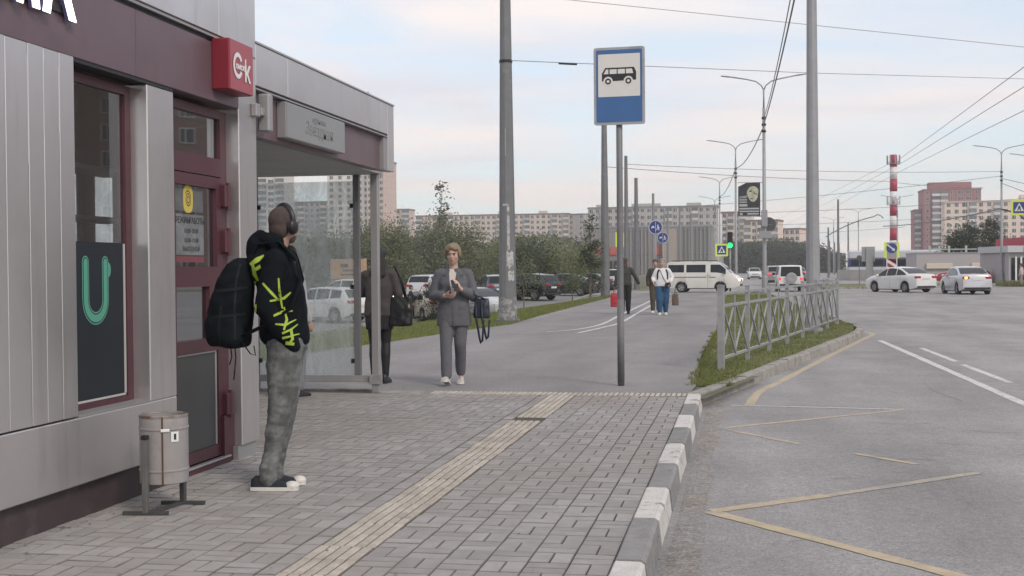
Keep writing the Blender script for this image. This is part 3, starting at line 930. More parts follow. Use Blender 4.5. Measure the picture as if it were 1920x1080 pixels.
# papers taped inside the door
m_paper = mat('paper', (0.20, 0.205, 0.21), 0.6, var=0.3, vs=9, stain=(0.10, 0.10, 0.105), ss=4, st=(0.48, 0.7))
m_papy = mat('paper_yellow', (0.58, 0.45, 0.08), 0.7)
note = MB().box(DX - 0.0025, DX - 0.001, 7.70, 8.13, 1.50, 1.78).build('notice', m_paper, door)
for word, yw in (('РЕЖИМ', 7.80), ('РАБОТЫ', 8.02)):
    text_mesh(word, 0.058, 0.0004, m_signk, 'lettering', door, rel(door, frame_M((DX + 0.0002, yw, 1.735), (0, 1, 0), (0, 0, 1))), bold=0.001)
for z, s in ((1.665, '10.00–20.00'), (1.60, '10.00–19.00'), (1.54, 'ВЫХОДНОЙ')):
    text_mesh(s, 0.045, 0.0004, m_signk, 'lettering', door, rel(door, frame_M((DX + 0.0002, 7.93, z), (0, 1, 0), (0, 0, 1))))
MB().box(DX - 0.0025, DX - 0.001, 7.70, 8.13, 1.45, 1.49).build('notice', mat('paper_red', (0.20, 0.06, 0.07), 0.7), door)
MB().box(DX - 0.0025, DX - 0.001, 7.66, 8.12, 1.80, 1.96).build('notice', mat('paper_dim', (0.12, 0.125, 0.125), 0.8, var=0.2, vs=10), door)
print_x([(7.885 + 0.075 * math.copysign(abs(math.cos(a)) ** 0.7, math.cos(a)), 1.885 + 0.095 * math.copysign(abs(math.sin(a)) ** 0.6, math.sin(a))) for a in [2 * PI * i / 28 for i in range(28)]], DX - 0.0005, DX + 0.0005).build('sticker', m_papy, door)
sp = MB()
vs, fs = [], []
for i in range(61):
    t = i / 60 * 2.4 * 2 * PI
    r = 0.012 + 0.0031 * t
    for q in (-0.0045, 0.0045):
        vs.append((DX + 0.0008, 7.885 + (r + q) * math.cos(t) * 0.82, 1.885 + (r + q) * math.sin(t)))
sp.add(vs, [(2 * i, 2 * i + 1, 2 * i + 3, 2 * i + 2) for i in range(60)])
sp.build('sticker_print', m_signk, door)
# shell behind the facade so the glass looks into a room
m_in = mat('interior', (0.20, 0.19, 0.18), 0.8, var=0.1, vs=2)
MB().box(-6.9, -3.95, Y0, 8.8, 3.02, 3.16).build('roof', m_clad2, kiosk)
MB().box(-6.9, -3.96, Y0, 8.8, -0.05, 0.03).build('floor', m_in, kiosk)
ew = MB()
for xa, xb, za, zb in ((-6.9, -5.32, 0.031, 3.019), (-4.72, -3.80, 0.031, 3.019), (-5.319, -4.721, 0.031, 1.60), (-5.319, -4.721, 2.17, 3.019), (-5.02, -4.965, 1.601, 2.169)):
    ew.box(xa, xb, 8.62, 8.80, za, zb)
ew.build('end_wall', m_in, kiosk)
bw = MB()
for a, b, c, d in ((Y0, 5.2, 0.031, 3.019), (5.2, 8.61, 0.031, 1.0), (5.2, 8.61, 2.5, 3.019), (7.0, 7.15, 1.0, 2.5)):
    bw.box(-6.9, -6.78, a, b, c, d)
bw.build('back_wall', m_in, kiosk)
MB().box(-5.6, -5.2, 5.0, 8.5, 0.04, 1.0).build('counter', mat('counter', (0.3, 0.27, 0.24), 0.6), kiosk)
for z in (1.35, 1.75, 2.1):
    MB().box(-4.75, -4.45, 7.5, 8.55, z, z + 0.03).build('shelf', mat('shelf_white', (0.5, 0.5, 0.48), 0.5), kiosk)

# ---- illuminated channel letters cut off by the picture's top edge
m_lit = mat('lit_white', (1.0, 0.98, 0.97), 0.4, emit=2.2)
m_ledside = mat('letter_side', (0.22, 0.22, 0.42), 0.4)
let = thing('sign_letters', 'white illuminated script letters on the maroon kiosk fascia', 'sign', (KX + 0.004, 5.9, 2.74))
MB().box(KX + 0.0045, KX + 0.02, 5.2, 6.18, 2.79, 2.83).build('letter_shadow', m_black, let)  # black bar stands in for the dark shadow of the letters
for ch, yc, w in (('И', 5.34, 1), ('М', 5.66, 1), ('А', 6.03, 1)):
    text_mesh(ch, 0.46, 0.010, m_ledside, 'letter_body', let, rel(let, frame_M((KX + 0.034, yc, 2.905), (0, 1, 0), (0, 0, 1))), shear=-0.12, bold=0.012)
    text_mesh(ch, 0.46, 0.002, m_lit, 'letter_face', let, rel(let, frame_M((KX + 0.047, yc, 2.905), (0, 1, 0), (0, 0, 1))), shear=-0.12, bold=0.012)
# ---- red square sign with white OK emblem
oks = thing('emblem_sign', 'red square box sign with white round emblem letters on the kiosk', 'sign', (KX, 8.3, 2.67))
m_red = mat('sign_red', (0.36, 0.075, 0.10), 0.4, var=0.06, vs=4)
m_redd = mat('sign_red_side', (0.22, 0.02, 0.035), 0.4)
MB().box(KX + 0.005, KX + 0.135, 8.03, 8.44, 2.655, 3.01, 0.006).build('case', m_redd, oks)
MB().box(KX + 0.1352, KX + 0.142, 8.036, 8.434, 2.66, 3.005).build('face', m_red, oks)
ft = KX + 0.146
ex = []
n = 28
ou = [(8.165 + 0.075 * math.cos(2 * PI * i / n), 2.83 + 0.085 * math.sin(2 * PI * i / n)) for i in range(n)]
vs = [(ft, 8.16 + r * 0.9 * math.cos(R(30 + 300 * i / n)), 2.835 + r * math.sin(R(30 + 300 * i / n))) for i in range(n + 1) for r in (0.060, 0.092)]
MB().add(vs, [(2 * i, 2 * i + 1, 2 * i + 3, 2 * i + 2) for i in range(n)]).build('emblem_ring', m_lit if False else m_white, oks)
text_mesh('К', 0.16, 0.001, m_white, 'emblem_letter', oks, rel(oks, frame_M((ft, 8.325, 2.79), (0, 1, 0), (0, 0, 1))), bold=0.006)
MB().box(ft - 0.002, ft + 0.001, 8.285, 8.303, 2.86, 2.90).build('emblem_letter', m_white, oks)
text_mesh('омск', 0.062, 0.001, m_white, 'emblem_letter', oks, rel(oks, frame_M((ft, 8.20, 2.83), (0, 1, 0), (0, 0, 1))), bold=0.002)
# ---- slim grey case on a bracket at the column
spk = thing('speaker_case', 'slim grey case on a bracket at the end of the kiosk column', 'speaker', (KX, 8.83, 2.46))
MB().box(KX - 0.02, KX + 0.075, 8.90, 8.99, 2.455, 2.745, 0.012).build('case', m_clad2, spk)
MB().box(KX - 0.0, KX + 0.045, 8.831, 8.899, 2.57, 2.63, 0.006).build('bracket', m_clad2, spk)
MB().box(KX + 0.001, KX + 0.05, 8.72, 8.80, 2.55, 2.65, 0.008).build('bracket_plate', m_clad2, spk)

# ================================================================ THE BUS SHELTER
sh = thing('bus_shelter', 'open bus shelter with grey canopy and dirty glass end wall', 'bus shelter', (-3.9, 11.0, 0))
for a, b in ((8.835, 9.50), (9.504, 12.35)):
    MB().box(-3.74, KX, a, b, 2.80, 3.118, 0.004).build('canopy_panel', m_clad, sh)
MB().box(-3.74, KX, 12.353, 12.575, 2.425, 3.118, 0.004).build('canopy_end_panel', m_clad, sh)
MB().box(-3.80, KX + 0.008, 8.832, 12.58, 3.12, 3.135).build('coping', m_clad2, sh)
MB().box(-3.76, KX - 0.012, 8.835, 12.35, 2.785, 2.798).build('shadow_bar', m_black, sh)  # black bar drawn as the shadow line under the canopy panels
MB().box(-3.735, KX - 0.004, 8.84, 12.35, 2.772, 2.783).build('rail_trim', m_clad2, sh)
for a, b in ((8.835, 9.15), (9.154, 12.25)):
    MB().box(-3.80, -3.70, a, b, 2.425, 2.770, 0.004).build('maroon_panel', m_mar, sh)
MB().box(-3.80, KX - 0.02, 12.253, 12.350, 2.43, 2.770).build('end_trim', m_clad2, sh)
# soffit boards and roof
m_sof = mat('soffit', (0.38, 0.385, 0.385), 0.6, var=0.08, vs=2)
for k in range(12):
    x0 = -3.80 - k * 0.2
    MB().box(x0 - 0.196, x0 - 0.004 if k else x0 - 0.01, 8.835, 12.52 if k == 0 else 13.38, 2.47, 2.50, 0.003).build('soffit_board', m_sof, sh)
MB().box(-6.25, -3.815, 8.835, 12.56, 2.503, 3.05).build('roof', m_clad2, sh)
MB().box(-6.25, -3.99, 12.562, 13.38, 2.503, 2.70).build('roof_extension', m_clad2, sh)
# posts, rails and dirty pane of the end wall
GY = 13.35
MB().box(-4.135, -4.05, 13.30, 13.385, 0.0, 2.467, 0.006).build('post', m_clad2, sh)
MB().box(-4.345, -4.275, GY - 0.03, GY + 0.03, 0.2, 2.467, 0.004).build('post', m_pole, sh)
MB().box(-5.56, -5.50, GY - 0.03, GY + 0.03, 0.0, 2.467, 0.004).build('post', m_pole, sh)
MB().box(-5.499, -4.136, GY - 0.028, GY + 0.028, 0.12, 0.199, 0.004).build('bottom_rail', m_galv, sh)
MB().box(-4.16, -4.01, 13.28, 13.299, 0.10, 0.21, 0.004).build('rail_bracket', m_galv, sh)
MB().box(-5.499, -4.346, GY - 0.005, GY + 0.005, 0.201, 2.40).build('pane', glass('dirty_glass', (0.90, 0.92, 0.92), 0.975, 0.03, dirt=0.60, dscale=2.1, dcol=(0.66, 0.69, 0.69)), sh)
m_clip = m_black
for z in (2.12, 0.36, 1.2):
    for x in (-4.365, -5.48):
        MB().box(x - 0.022, x + 0.022, GY - 0.02, GY - 0.006, z - 0.025, z + 0.025).build('glass_clip', m_clip, sh)
MB().box(-6.25, -6.19, 8.9, 13.3, 0.0, 2.467).build('back_wall', glass('dirty_glass', ()), sh)
# small feeble crimp on the coping
MB().tube([(KX - 0.05, 11.78, 3.13), (KX - 0.04, 11.81, 3.165), (KX - 0.05, 11.85, 3.135)], 0.008, 6).build('lifting_eye', m_clad2, sh)
# ---- grey name plate hung under the canopy
nb = thing('stop_name_box', 'grey box with faint stop name lettering under the canopy edge', 'sign', (-3.60, 10.2, 2.46))
MB().box(-3.699, KX + 0.02, 9.40, 10.87, 2.462, 2.752, 0.004).build('case', m_clad2, nb)
m_nface = mat('name_face', (0.265, 0.27, 0.275), 0.5, var=0.05, vs=3)
MB().box(KX + 0.0205, KX + 0.026, 9.407, 10.863, 2.468, 2.746).build('face', m_nface, nb)
m_faint = mat('faint_print', (0.195, 0.192, 0.197), 0.6, var=0.3, vs=30)
text_mesh('остановка', 0.07, 0.0008, m_faint, 'lettering', nb, rel(nb, frame_M((KX + 0.027, 10.17, 2.675), (0, 1, 0), (0, 0, 1))))
text_mesh('«Авангард»' if False else 'Звёздная', 0.155, 0.0008, m_faint, 'lettering', nb, rel(nb, frame_M((KX + 0.027, 10.17, 2.585), (0, 1, 0), (0, 0, 1))), shear=0.2)

# ================================================================ LITTER BIN
bin_ = thing('litter_bin', 'rust stained grey drum litter bin on a steel stand by the kiosk', 'litter bin', (-3.32, 6.62, 0))
m_bin = mat('bin_paint', (0.30, 0.285, 0.28), 0.55, metal=0.1, var=0.1, vs=5, stain=(0.17, 0.10, 0.06), ss=2.6, st=(0.56, 0.8), streak=((0.16, 0.09, 0.05), (0.62, 0.75), 7, (1, 1, 0.12)))
m_rust = mat('rust', (0.11, 0.06, 0.035), 0.9, var=0.35, vs=9)
m_stand = mat('bin_stand', (0.055, 0.055, 0.055), 0.6, var=0.2, vs=8)
r = 0.138
drum = MB().lathe([(0.0, 0.165), (r - 0.01, 0.165), (r, 0.17), (r, 0.235), (r + 0.004, 0.238), (r + 0.004, 0.246), (r, 0.249), (r, 0.475), (r + 0.004, 0.478), (r + 0.004, 0.487), (r, 0.49), (r, 0.555), (r - 0.002, 0.56), (r - 0.008, 0.555), (r - 0.008, 0.2), (0, 0.2)], 32).build('drum', m_bin, bin_, world=False)
flat_shade_angle(drum, 40)
MB().lathe([(r - 0.009, 0.550), (r - 0.004, 0.5615), (r + 0.0025, 0.5575), (r + 0.002, 0.545)], 32, caps=False).build('rim', mat('rusty_rim', (0.26, 0.235, 0.22), 0.7, var=0.1, vs=9, stain=(0.12, 0.07, 0.045), ss=9, st=(0.45, 0.6)), bin_, world=False)
MB().box(-0.004, 0.004, -0.005, 0.0, 0.17, 0.555).build('seam', m_rust, bin_, world=False)
bpy.data.objects['seam'].location = (0.055, -0.1275, 0)
a = R(-12)
for s in (-1, 1):
    px_, py_ = s * (r + 0.022) * math.cos(R(70)) * (-1), s * (r + 0.022) * math.sin(R(70)) * (-1)
    px_, py_ = (-0.035, -0.165) if s < 0 else (0.035, 0.165)
    MB().box(px_ - 0.016, px_ + 0.016, py_ - 0.016, py_ + 0.016, 0.012, 0.43, 0.003).build('stand_post', m_stand if s > 0 else mat('stand_grey', (0.115, 0.118, 0.115), 0.6, var=0.2, vs=9), bin_, world=False)
    MB().box(px_ - 0.018, px_ + 0.018, py_ - 0.018, py_ + 0.018, 0.4305, 0.455, 0.003).build('post_cap', m_black, bin_, world=False)
    MB().bar((px_ - 0.13, py_ - 0.015, 0.012), (px_ + 0.13, py_ + 0.015, 0.012), 0.028, 0.02).build('stand_foot', m_stand, bin_, world=False)
MB().bar((-0.035, -0.165, 0.012), (0.035, 0.165, 0.012), 0.026, 0.018).build('stand_bar', m_stand, bin_, world=False)
stk = MB()
q = R(-38)
for (dq, z, w, h, m) in ((0, 0.44, 0.045, 0.058, m_white),):
    n = 4
    vs = [((r + 0.0045) * math.cos(q + (i / n - .5) * w / r), (r + 0.0045) * math.sin(q + (i / n - .5) * w / r), z + s * h / 2) for i in range(n + 1) for s in (-1, 1)]
    st = MB().add(vs, [(2 * i, 2 * i + 2, 2 * i + 3, 2 * i + 1) for i in range(n)]).build('sticker', m, bin_, world=False, fix=False)
    w, h = 0.014, 0.034
    vs = [((r + 0.006) * math.cos(q + (i / n - .5) * w / r), (r + 0.006) * math.sin(q + (i / n - .5) * w / r), z + s * h / 2) for i in range(n + 1) for s in (-1, 1)]
    MB().add(vs, [(2 * i, 2 * i + 2, 2 * i + 3, 2 * i + 1) for i in range(n)]).build('sticker_print', m_signk, bin_, world=False, fix=False)
MB().cbox((r * math.cos(R(-60)), r * math.sin(R(-60)) - 0.004, 0.478), (0.05, 0.01, 0.018), R(30), 0.003).build('sticker', m_white, bin_, world=False)
# ================================================================ STREET FURNITURE NEAR THE STOP
# ---- bus stop sign
bs = thing('bus_stop_sign', 'tall blue bus stop sign with black bus symbol on a grey post', 'bus stop sign', (-1.437, 14.5, 0), R(-3))
MB().lathe([(0.040, 0.0), (0.040, 0.8), (0.040, 0.82), (0.038, 2.2), (0.038, 3.9)], 16).build('post', m_pole, bs, world=False, smooth=True)
MB().lathe([(0.042, 0.04), (0.042, 1.02)], 16).build('post_sleeve', mat('sleeve', (0.145, 0.147, 0.152), 0.6, var=0.15, vs=6), bs, world=False, smooth=True)
def rrect(w, h, r, n=5):
    out = []
    for cx, cy, a0 in ((w - r, h - r, 0), (-w + r, h - r, 90), (-w + r, -h + r, 180), (w - r, -h + r, 270)):
        for i in range(n + 1):
            a = R(a0 + 90 * i / n)
            out.append((cx + r * math.cos(a), cy + r * math.sin(a)))
    return out


SZ = 3.53
fxz = lambda y0, ox=0.0, oz=0.0: (lambda u, v, w: (u + ox, -w, v + oz))
plate = MB().prism(rrect(0.302, 0.455, 0.03), 0.045, 0.065, fxz(0, 0.012, SZ)).build('plate', m_galv, bs, world=False)
MB().prism(rrect(0.272, 0.425, 0.012), 0.0655, 0.067, fxz(0, 0.012, SZ)).build('blue_face', m_blue, bs, world=False)
MB().prism(rrect(0.248, 0.25, 0.01), 0.0675, 0.069, fxz(0, 0.012, SZ + 0.125)).build('white_face', m_signw, bs, world=False)
# bus pictogram (facing left)
def pic(poly, d, m, name='symbol'): return MB().prism(poly, 0.0693 + d, 0.0697 + d, fxz(0, 0.014, SZ + 0.13)).build(name, m, bs, world=False)
pic([(-0.205, -0.07), (-0.205, 0.02), (-0.165, 0.085), (0.175, 0.085), (0.20, 0.03), (0.20, -0.065), (0.165, -0.068), (-0.17, -0.075)], 0, m_signk)
for x0, x1, xt0, xt1 in ((-0.185, -0.128, -0.155, -0.128), (-0.113, -0.03, -0.113, -0.03), (-0.017, 0.068, -0.017, 0.068), (0.08, 0.165, 0.08, 0.152)):
    pic([(x0, 0.012), (x1, 0.012), (xt1, 0.066), (xt0, 0.066)], 0.0006, m_signw)
for cx in (-0.132, 0.108):
    for k, (rr, m) in enumerate(((0.056, m_signw), (0.036, m_signk), (0.017, m_signw))):
        pic([(cx + rr * math.cos(2 * PI * i / 20), -0.075 + rr * math.sin(2 * PI * i / 20)) for i in range(20)], 0.0006 + 0.0006 * (k + 1), m)
MB().box(-0.05, 0.05, -0.046, 0.046, 3.25, 3.29).box(-0.05, 0.05, -0.046, 0.046, 3.76, 3.80).build('clamp', m_pole, bs, world=False)

# ---- big tapered steel poles
def big_pole(name, label, x, y, h, r0, r1, z=0.0, m=m_pole, flange=True, sides=12, group=None):
    t = thing(name, label, 'pole', (x, y, z), 0, group)
    s_ = MB().lathe([(r0, -0.05), (r1, h)], sides).build('shaft', m, t, world=False)
    flat_shade_angle(s_, 20)
    if flange:
        MB().lathe([(r0 * 1.35, -0.03), (r0 * 1.35, 0.06)], sides).build('flange', m, t, world=False)
    return t


bp = big_pole('steel_pole', 'big dark tapered pole with torn paper and chipped paint near its base', -6.17, 32.0, 11.0, 0.245, 0.115)
m_peel = mat('peeled_paint', (0.32, 0.31, 0.305), 0.8, var=0.2, vs=14, stain=(0.17, 0.17, 0.178), ss=9, st=(0.46, 0.54))
m_paper2 = mat('torn_paper', (0.44, 0.43, 0.42), 0.85, var=0.2, vs=12, stain=(0.2, 0.2, 0.21), ss=9, st=(0.52, 0.6))
def wrap_patch(parent, r_at, a0, a1, z0, z1, m, name, n=8, rag=0.0, seed=0):
    vs = []
    for i in range(n + 1):
        a = R(a0 + (a1 - a0) * i / n)
        for z, s in ((z0, -1), (z1, 1)):
            zz2 = z + s * rag * noise.noise((i * 1.7, seed, s))
            rr = r_at(zz2) + 0.004
            vs.append((rr * math.cos(a), rr * math.sin(a), zz2))
    return MB().add(vs, [(2 * i, 2 * i + 2, 2 * i + 3, 2 * i + 1) for i in range(n)]).build(name, m, parent, world=False, fix=False)


ra = lambda z: 0.245 - 0.13 * z / 11
wrap_patch(bp, ra, 180, 360, 0.07, 0.62, m_peel, 'peeled_paint', 14, 0.22, 1)
wrap_patch(bp, ra, 285, 330, 1.1, 1.35, m_paper2, 'torn_poster', 6, 0.12, 2)
wrap_patch(bp, ra, 275, 325, 1.45, 1.85, m_paper2, 'torn_poster', 6, 0.15, 5)
wrap_patch(bp, ra, 280, 298, 1.9, 3.05, m_paper2, 'tape', 3, 0.05, 3)
wrap_patch(bp, ra, 245, 298, 3.06, 3.12, m_paper2, 'tape', 6, 0.01, 4)
wrap_patch(bp, ra, 268, 277, 4.4, 5.1, mat('rust_streak', (0.3, 0.3, 0.3), 0.7), 'scratch', 2, 0.03, 6)
MB().lathe([(0.178, 6.86), (0.178, 6.93)], 12).build('wire_clamp', m_black, bp, world=False)
lp = big_pole('steel_pole', 'pale grey tapered pole standing behind the crossed railing', 1.473, 27.4, 10.5, 0.155, 0.085, m=m_polel)
big_pole('steel_pole', 'dark tapered pole just left of the bus stop sign post', -7.38, 66.2, 10.6, 0.26, 0.13, z=-0.15)
def pole_x(px_, Y): return (px_ - 1395) / 2300 * Y * 1.0 - 0.0
for i, (x, y, h, r0, r1, lab) in enumerate([(-7.25, 77.2, 8.6, 0.17, 0.10, 'dark thin pole right behind the bus stop sign post'), (-7.55, 88.0, 8.0, 0.20, 0.12, 'grey pole second right of the bus stop sign post, beyond the path'),
                                             (-7.2, 100, 7.6, 0.15, 0.10, 'grey pole behind the round blue signs, left of them'), (-7.0, 116, 6.9, 0.14, 0.10, 'grey pole straight behind the round blue signs'),
                                             (-6.8, 134, 8.1, 0.14, 0.10, 'grey pole just right of the round blue signs'), (-6.3, 152, 8.1, 0.14, 0.10, 'grey pole in the receding row above the white shirt walker'),
                                             (-5.9, 172, 6.8, 0.14, 0.10, 'grey pole in the receding row above the rear of the white van'), (-5.4, 196, 8.2, 0.14, 0.10, 'grey pole in the receding row above the side windows of the van'),
                                             (-4.9, 222, 7.0, 0.15, 0.11, 'grey pole in the receding row above the middle of the van'), (-4.2, 255, 8.2, 0.16, 0.11, 'farthest grey pole of the receding row above the van')]):
    big_pole('tram_pole', lab, x, y, h, r0, r1, z=-0.13, m=m_pole if i < 2 else mat('pole_mid', (0.235, 0.235, 0.245), 0.6, var=0.1, vs=4), flange=False, group='row of tram poles beyond the path')
for i, (x, y, h) in enumerate([(11.0, 150, 9.5), (11.5, 175, 7.0), (14.6, 200, 7), (17.0, 210, 8.8), (13.2, 225, 6.5), (16, 240, 6.5), (18, 255, 6.5), (20, 270, 6.5)]):
    big_pole('tram_pole', ['tall dark pole between the big pale pole and the grey box sign', 'dark pole close to the right edge of the big pale pole', 'dark pole above the low pale wall, left of the box sign', 'tall dark pole carrying the grey box sign',
                           'first of the far thin poles above the low pale wall, leftmost', 'second of the far thin poles above the low pale wall', 'third of the far thin poles above the low pale wall', 'last of the far thin poles above the low pale wall, rightmost'][i], x, y, h, 0.16, 0.11, z=-0.13, m=m_pole, flange=False, group='tram poles along the right side')

# ---- pedestrian railing with crossed bars
fa, fb = Vector((-0.31, 16.95, 0)), Vector((2.20, 30.4, 0))
fence = thing('pedestrian_railing', 'galvanised pedestrian railing with crossed bars on the grass verge', 'railing', fa)
dirv = (fb - fa); Lf = dirv.length; ud = dirv / Lf
NP = 7
nv = Vector((-ud.y, ud.x, 0))
def fp(t, z, off=0.0): return fa + ud * t + nv * off + Vector((0, 0, z))
for i in range(NP + 1):
    t = Lf * i / NP
    w = 0.085 if i == 0 else 0.06
    MB().bar(fp(t, -0.1), fp(t, 1.13 if i == 0 else 1.10), w, w, up=ud).build('post', m_galv, fence)
    MB().bar(fp(t, 1.131 if i == 0 else 1.101), fp(t, 1.145 if i == 0 else 1.115), w + 0.012, w + 0.012, up=ud).build('post_cap', m_galv, fence)
    if i == NP: break
    t1 = Lf * (i + 1) / NP
    a_, b_ = t + 0.045, t1 - 0.035
    for z, nm in ((1.03, 'top_rail'), (0.86, 'second_rail'), (0.14, 'bottom_rail')):
        MB().bar(fp(a_, z), fp(b_, z), 0.036, 0.036).build(nm, m_galv, fence)
    mid = (a_ + b_) / 2
    MB().bar(fp(mid, 0.878), fp(mid, 1.012), 0.02, 0.02, up=ud).build('short_bar', m_galv, fence)
    MB().bar(fp(mid, 0.158), fp(mid, 0.842), 0.02, 0.02, up=ud).build('upright_bar', m_galv, fence)
    for c0, c1 in ((a_, mid), (mid, b_)):
        MB().bar(fp(c0 + 0.02, 0.158, 0.012), fp(c1 - 0.02, 0.842, 0.012), 0.026, 0.022, up=nv).build('cross_bar', m_galv, fence)
        MB().bar(fp(c0 + 0.02, 0.842, -0.012), fp(c1 - 0.02, 0.158, -0.012), 0.026, 0.022, up=nv).build('cross_bar', m_galv, fence)
# return section at the far end
fb2 = Vector((1.85, 34.6, 0))
f2 = thing('pedestrian_railing', 'short return railing at the far tip of the verge', 'railing', (2.20, 30.62, 0))
u2 = (fb2 - Vector((2.20, 30.62, 0))); L2 = u2.length; u2 /= L2
for i in range(3):
    p = Vector((2.20, 30.62, 0)) + u2 * (L2 * i / 2)
    MB().bar(p + Vector((0, 0, -0.1)), p + Vector((0, 0, 1.1)), 0.06, 0.06).build('post', m_galv, f2)
    if i < 2:
        q_ = p + u2 * (L2 / 2)
        for z in (1.03, 0.86, 0.14):
            MB().bar(p + u2 * 0.035 + Vector((0, 0, z)), q_ - u2 * 0.035 + Vector((0, 0, z)), 0.036).build('rail', m_galv, f2)
        for k in range(2):
            c0, c1 = p.lerp(q_, 0.02 + 0.49 * k), p.lerp(q_, 0.49 + 0.49 * k)
            MB().bar(c0 + Vector((0, 0, .158)), c1 + Vector((0, 0, .842)), 0.026, 0.022).build('cross_bar', m_galv, f2)
            MB().bar(c0 + Vector((0.03, 0, .842)), c1 + Vector((0.03, 0, .158)), 0.026, 0.022).build('cross_bar', m_galv, f2)

# ---- street lamps with two curved arms
def lamp_parts(t, h=9.9, arm=2.25, base=0.12):
    MB().lathe([(base, -0.1), (base * 0.95, 1.2), (base * 0.62, h)], 12).build('shaft', m_polel, t, world=False, smooth=True)
    MB().lathe([(base * 1.3, 0), (base * 1.3, 0.9), (base, 0.95)], 12).build('base_sleeve', m_polel, t, world=False)
    MB().tube([(0, 0, h), (0, 0, h + 1.0)], 0.045, 8).build('neck', m_polel, t, world=False, smooth=True)
    for s in (-1, 1):
        pts = [(0, 0, h + 0.95), (s * 0.12, 0, h + 1.2), (s * 0.4, 0, h + 1.42), (s * 0.9, 0, h + 1.55), (s * (arm - 0.6), 0, h + 1.68)]
        MB().tube(pts, 0.035, 8).build('arm', m_polel, t, world=False, smooth=True)
        MB().tube([(s * (arm - 0.62), 0, h + 1.68), (s * (arm - 0.4), 0, h + 1.71), (s * arm, 0, h + 1.76)], [0.05, 0.085, 0.06], 8, flat=0.5).build('lamp_head', m_polel, t, world=False, smooth=True)
    for k in range(3):
        MB().lathe([(0.10, h - 0.6 - 0.35 * k), (0.13, h - 0.55 - 0.35 * k), (0.10, h - 0.47 - 0.35 * k)], 10).build('insulator', m_black, t, world=False)
    return t


GL = 'double armed street lamps'
lamps = []
l0 = lamp_parts(thing('street_lamp', 'nearest double armed street lamp, with the dark banner on its pole', 'street lamp', (1.09, 67, 0), R(4), GL))
lamps.append(l0)
for (x, y, rz, lab) in [(-0.60, 99, R(2), 'double armed street lamp above the traffic light'), (-2.6, 138, 0, 'third double armed street lamp of the row left of the banner'), (-4.0, 176, 0, 'farthest double armed street lamp of the row left of the banner'),
                        (21.3, 109, R(-4), 'double armed street lamp at the right in front of the beige block'), (19.7, 222, 0, 'far double armed street lamp left of the striped mast'),
                        (18.0, 258, 0, 'far double armed street lamp above the low pale wall'), (21.5, 182, 0, 'double armed street lamp right behind the striped mast'), (26.0, 118, 0, 'street lamp at the right frame edge showing one arm')]:
    c = copy_tree(l0, None, lab, GL)
    c.location = (x, y, -0.13); c.rotation_euler = (0, 0, rz)
# banner and boxes on the first lamp
ban = thing('lamp_banner', 'dark cinema-like banner with pale face hanging from the street lamp', 'banner', (0.30, 66.9, 4.1), R(3))
m_ban = mat('banner_dark', (0.035, 0.036, 0.042), 0.6, var=0.4, vs=2.5)
m_bant = mat('banner_text', (0.40, 0.41, 0.42), 0.6)
W_ = 0.58
MB().prism([(-W_, 0.05), (W_, 0.05), (W_, 1.82), (-0.15, 1.82), (-W_, 1.62)], -0.012, 0.012, lambda u, v, w: (u, w, v)).build('sheet', m_ban, ban, world=False)
fl = lambda d: (lambda u, v, w: (u, -0.013 - d - w, v))
MB().prism([(0.2 + 0.33 * math.cos(a) * (1 if math.sin(a) > 0 else 0.8), 1.22 + 0.42 * math.sin(a)) for a in [2 * PI * i / 16 for i in range(16)]], 0, 0.002, fl(0)).build('print', mat('banner_face', (0.42, 0.42, 0.30), 0.6, var=0.5, vs=3.5), ban, world=False)
MB().prism([(0.0, 1.40), (0.14, 1.42), (0.14, 1.34), (0.0, 1.33)], 0, 0.002, fl(0.003)).prism([(0.24, 1.32), (0.40, 1.22), (0.40, 1.16), (0.25, 1.25)], 0, 0.002, fl(0.003)).prism([(0.05, 1.0), (0.2, 0.99), (0.18, 0.94), (0.06, 0.95)], 0, 0.002, fl(0.003)).build('print', m_ban, ban, world=False)
pr = MB()
for z0, z1, x0, x1 in ((0.40, 0.48, -0.52, 0.52), (0.26, 0.33, -0.52, 0.52), (0.12, 0.20, -0.1, 0.52), (0.1, 0.2, -0.5, -0.35), (0.56, 0.68, -0.52, -0.1), (0.76, 0.82, -0.52, -0.12), (0.88, 0.94, -0.52, -0.12)):
    pr.prism([(x0, z0), (x1, z0), (x1, z1), (x0, z1)], 0, 0.002, fl(0.004))
pr.build('print', m_bant, ban, world=False)
MB().prism([(-0.52, 0.98), (-0.12, 1.0), (-0.08, 1.15), (-0.3, 1.12), (-0.52, 1.1)], 0, 0.002, fl(0.004)).build('print', mat('banner_mid', (0.22, 0.23, 0.25), 0.6, var=0.5, vs=6), ban, world=False)
MB().bar((-0.6, 0, 1.83), (0.72, 0, 1.83), 0.03).build('rod', m_pole, ban, world=False)
MB().bar((-0.6, 0, 0.03), (0.72, 0, 0.03), 0.04, 0.06).build('rod', m_polel, ban, world=False)
bxs = thing('pole_box', 'grey equipment box fixed to the street lamp below the banner', 'box', (1.09, 66.8, 2.9))
MB().box(0.93, 1.25, 66.62, 66.86, 3.55, 4.45, 0.02).build('case', m_polel, bxs)
MB().box(0.80, 1.42, 66.60, 66.68, 2.95, 3.32, 0.01).build('plate', m_polel, bxs)
rsb = thing('round_sign', 'back of a round sign on the street lamp below the banner', 'sign', (1.25, 66.95, 3.2))
MB().lathe([(0.0, -0.02), (0.40, -0.02), (0.40, 0.02), (0.0, 0.02)], 24, (1.30, 67.16, 3.68), 'y').build('plate', mat('sign_back_dark', (0.09, 0.09, 0.09), 0.7, var=0.2, vs=3), rsb)
MB().box(1.1, 1.5, 67.12, 67.139, 3.64, 3.70).build('bracket', m_pole, rsb)

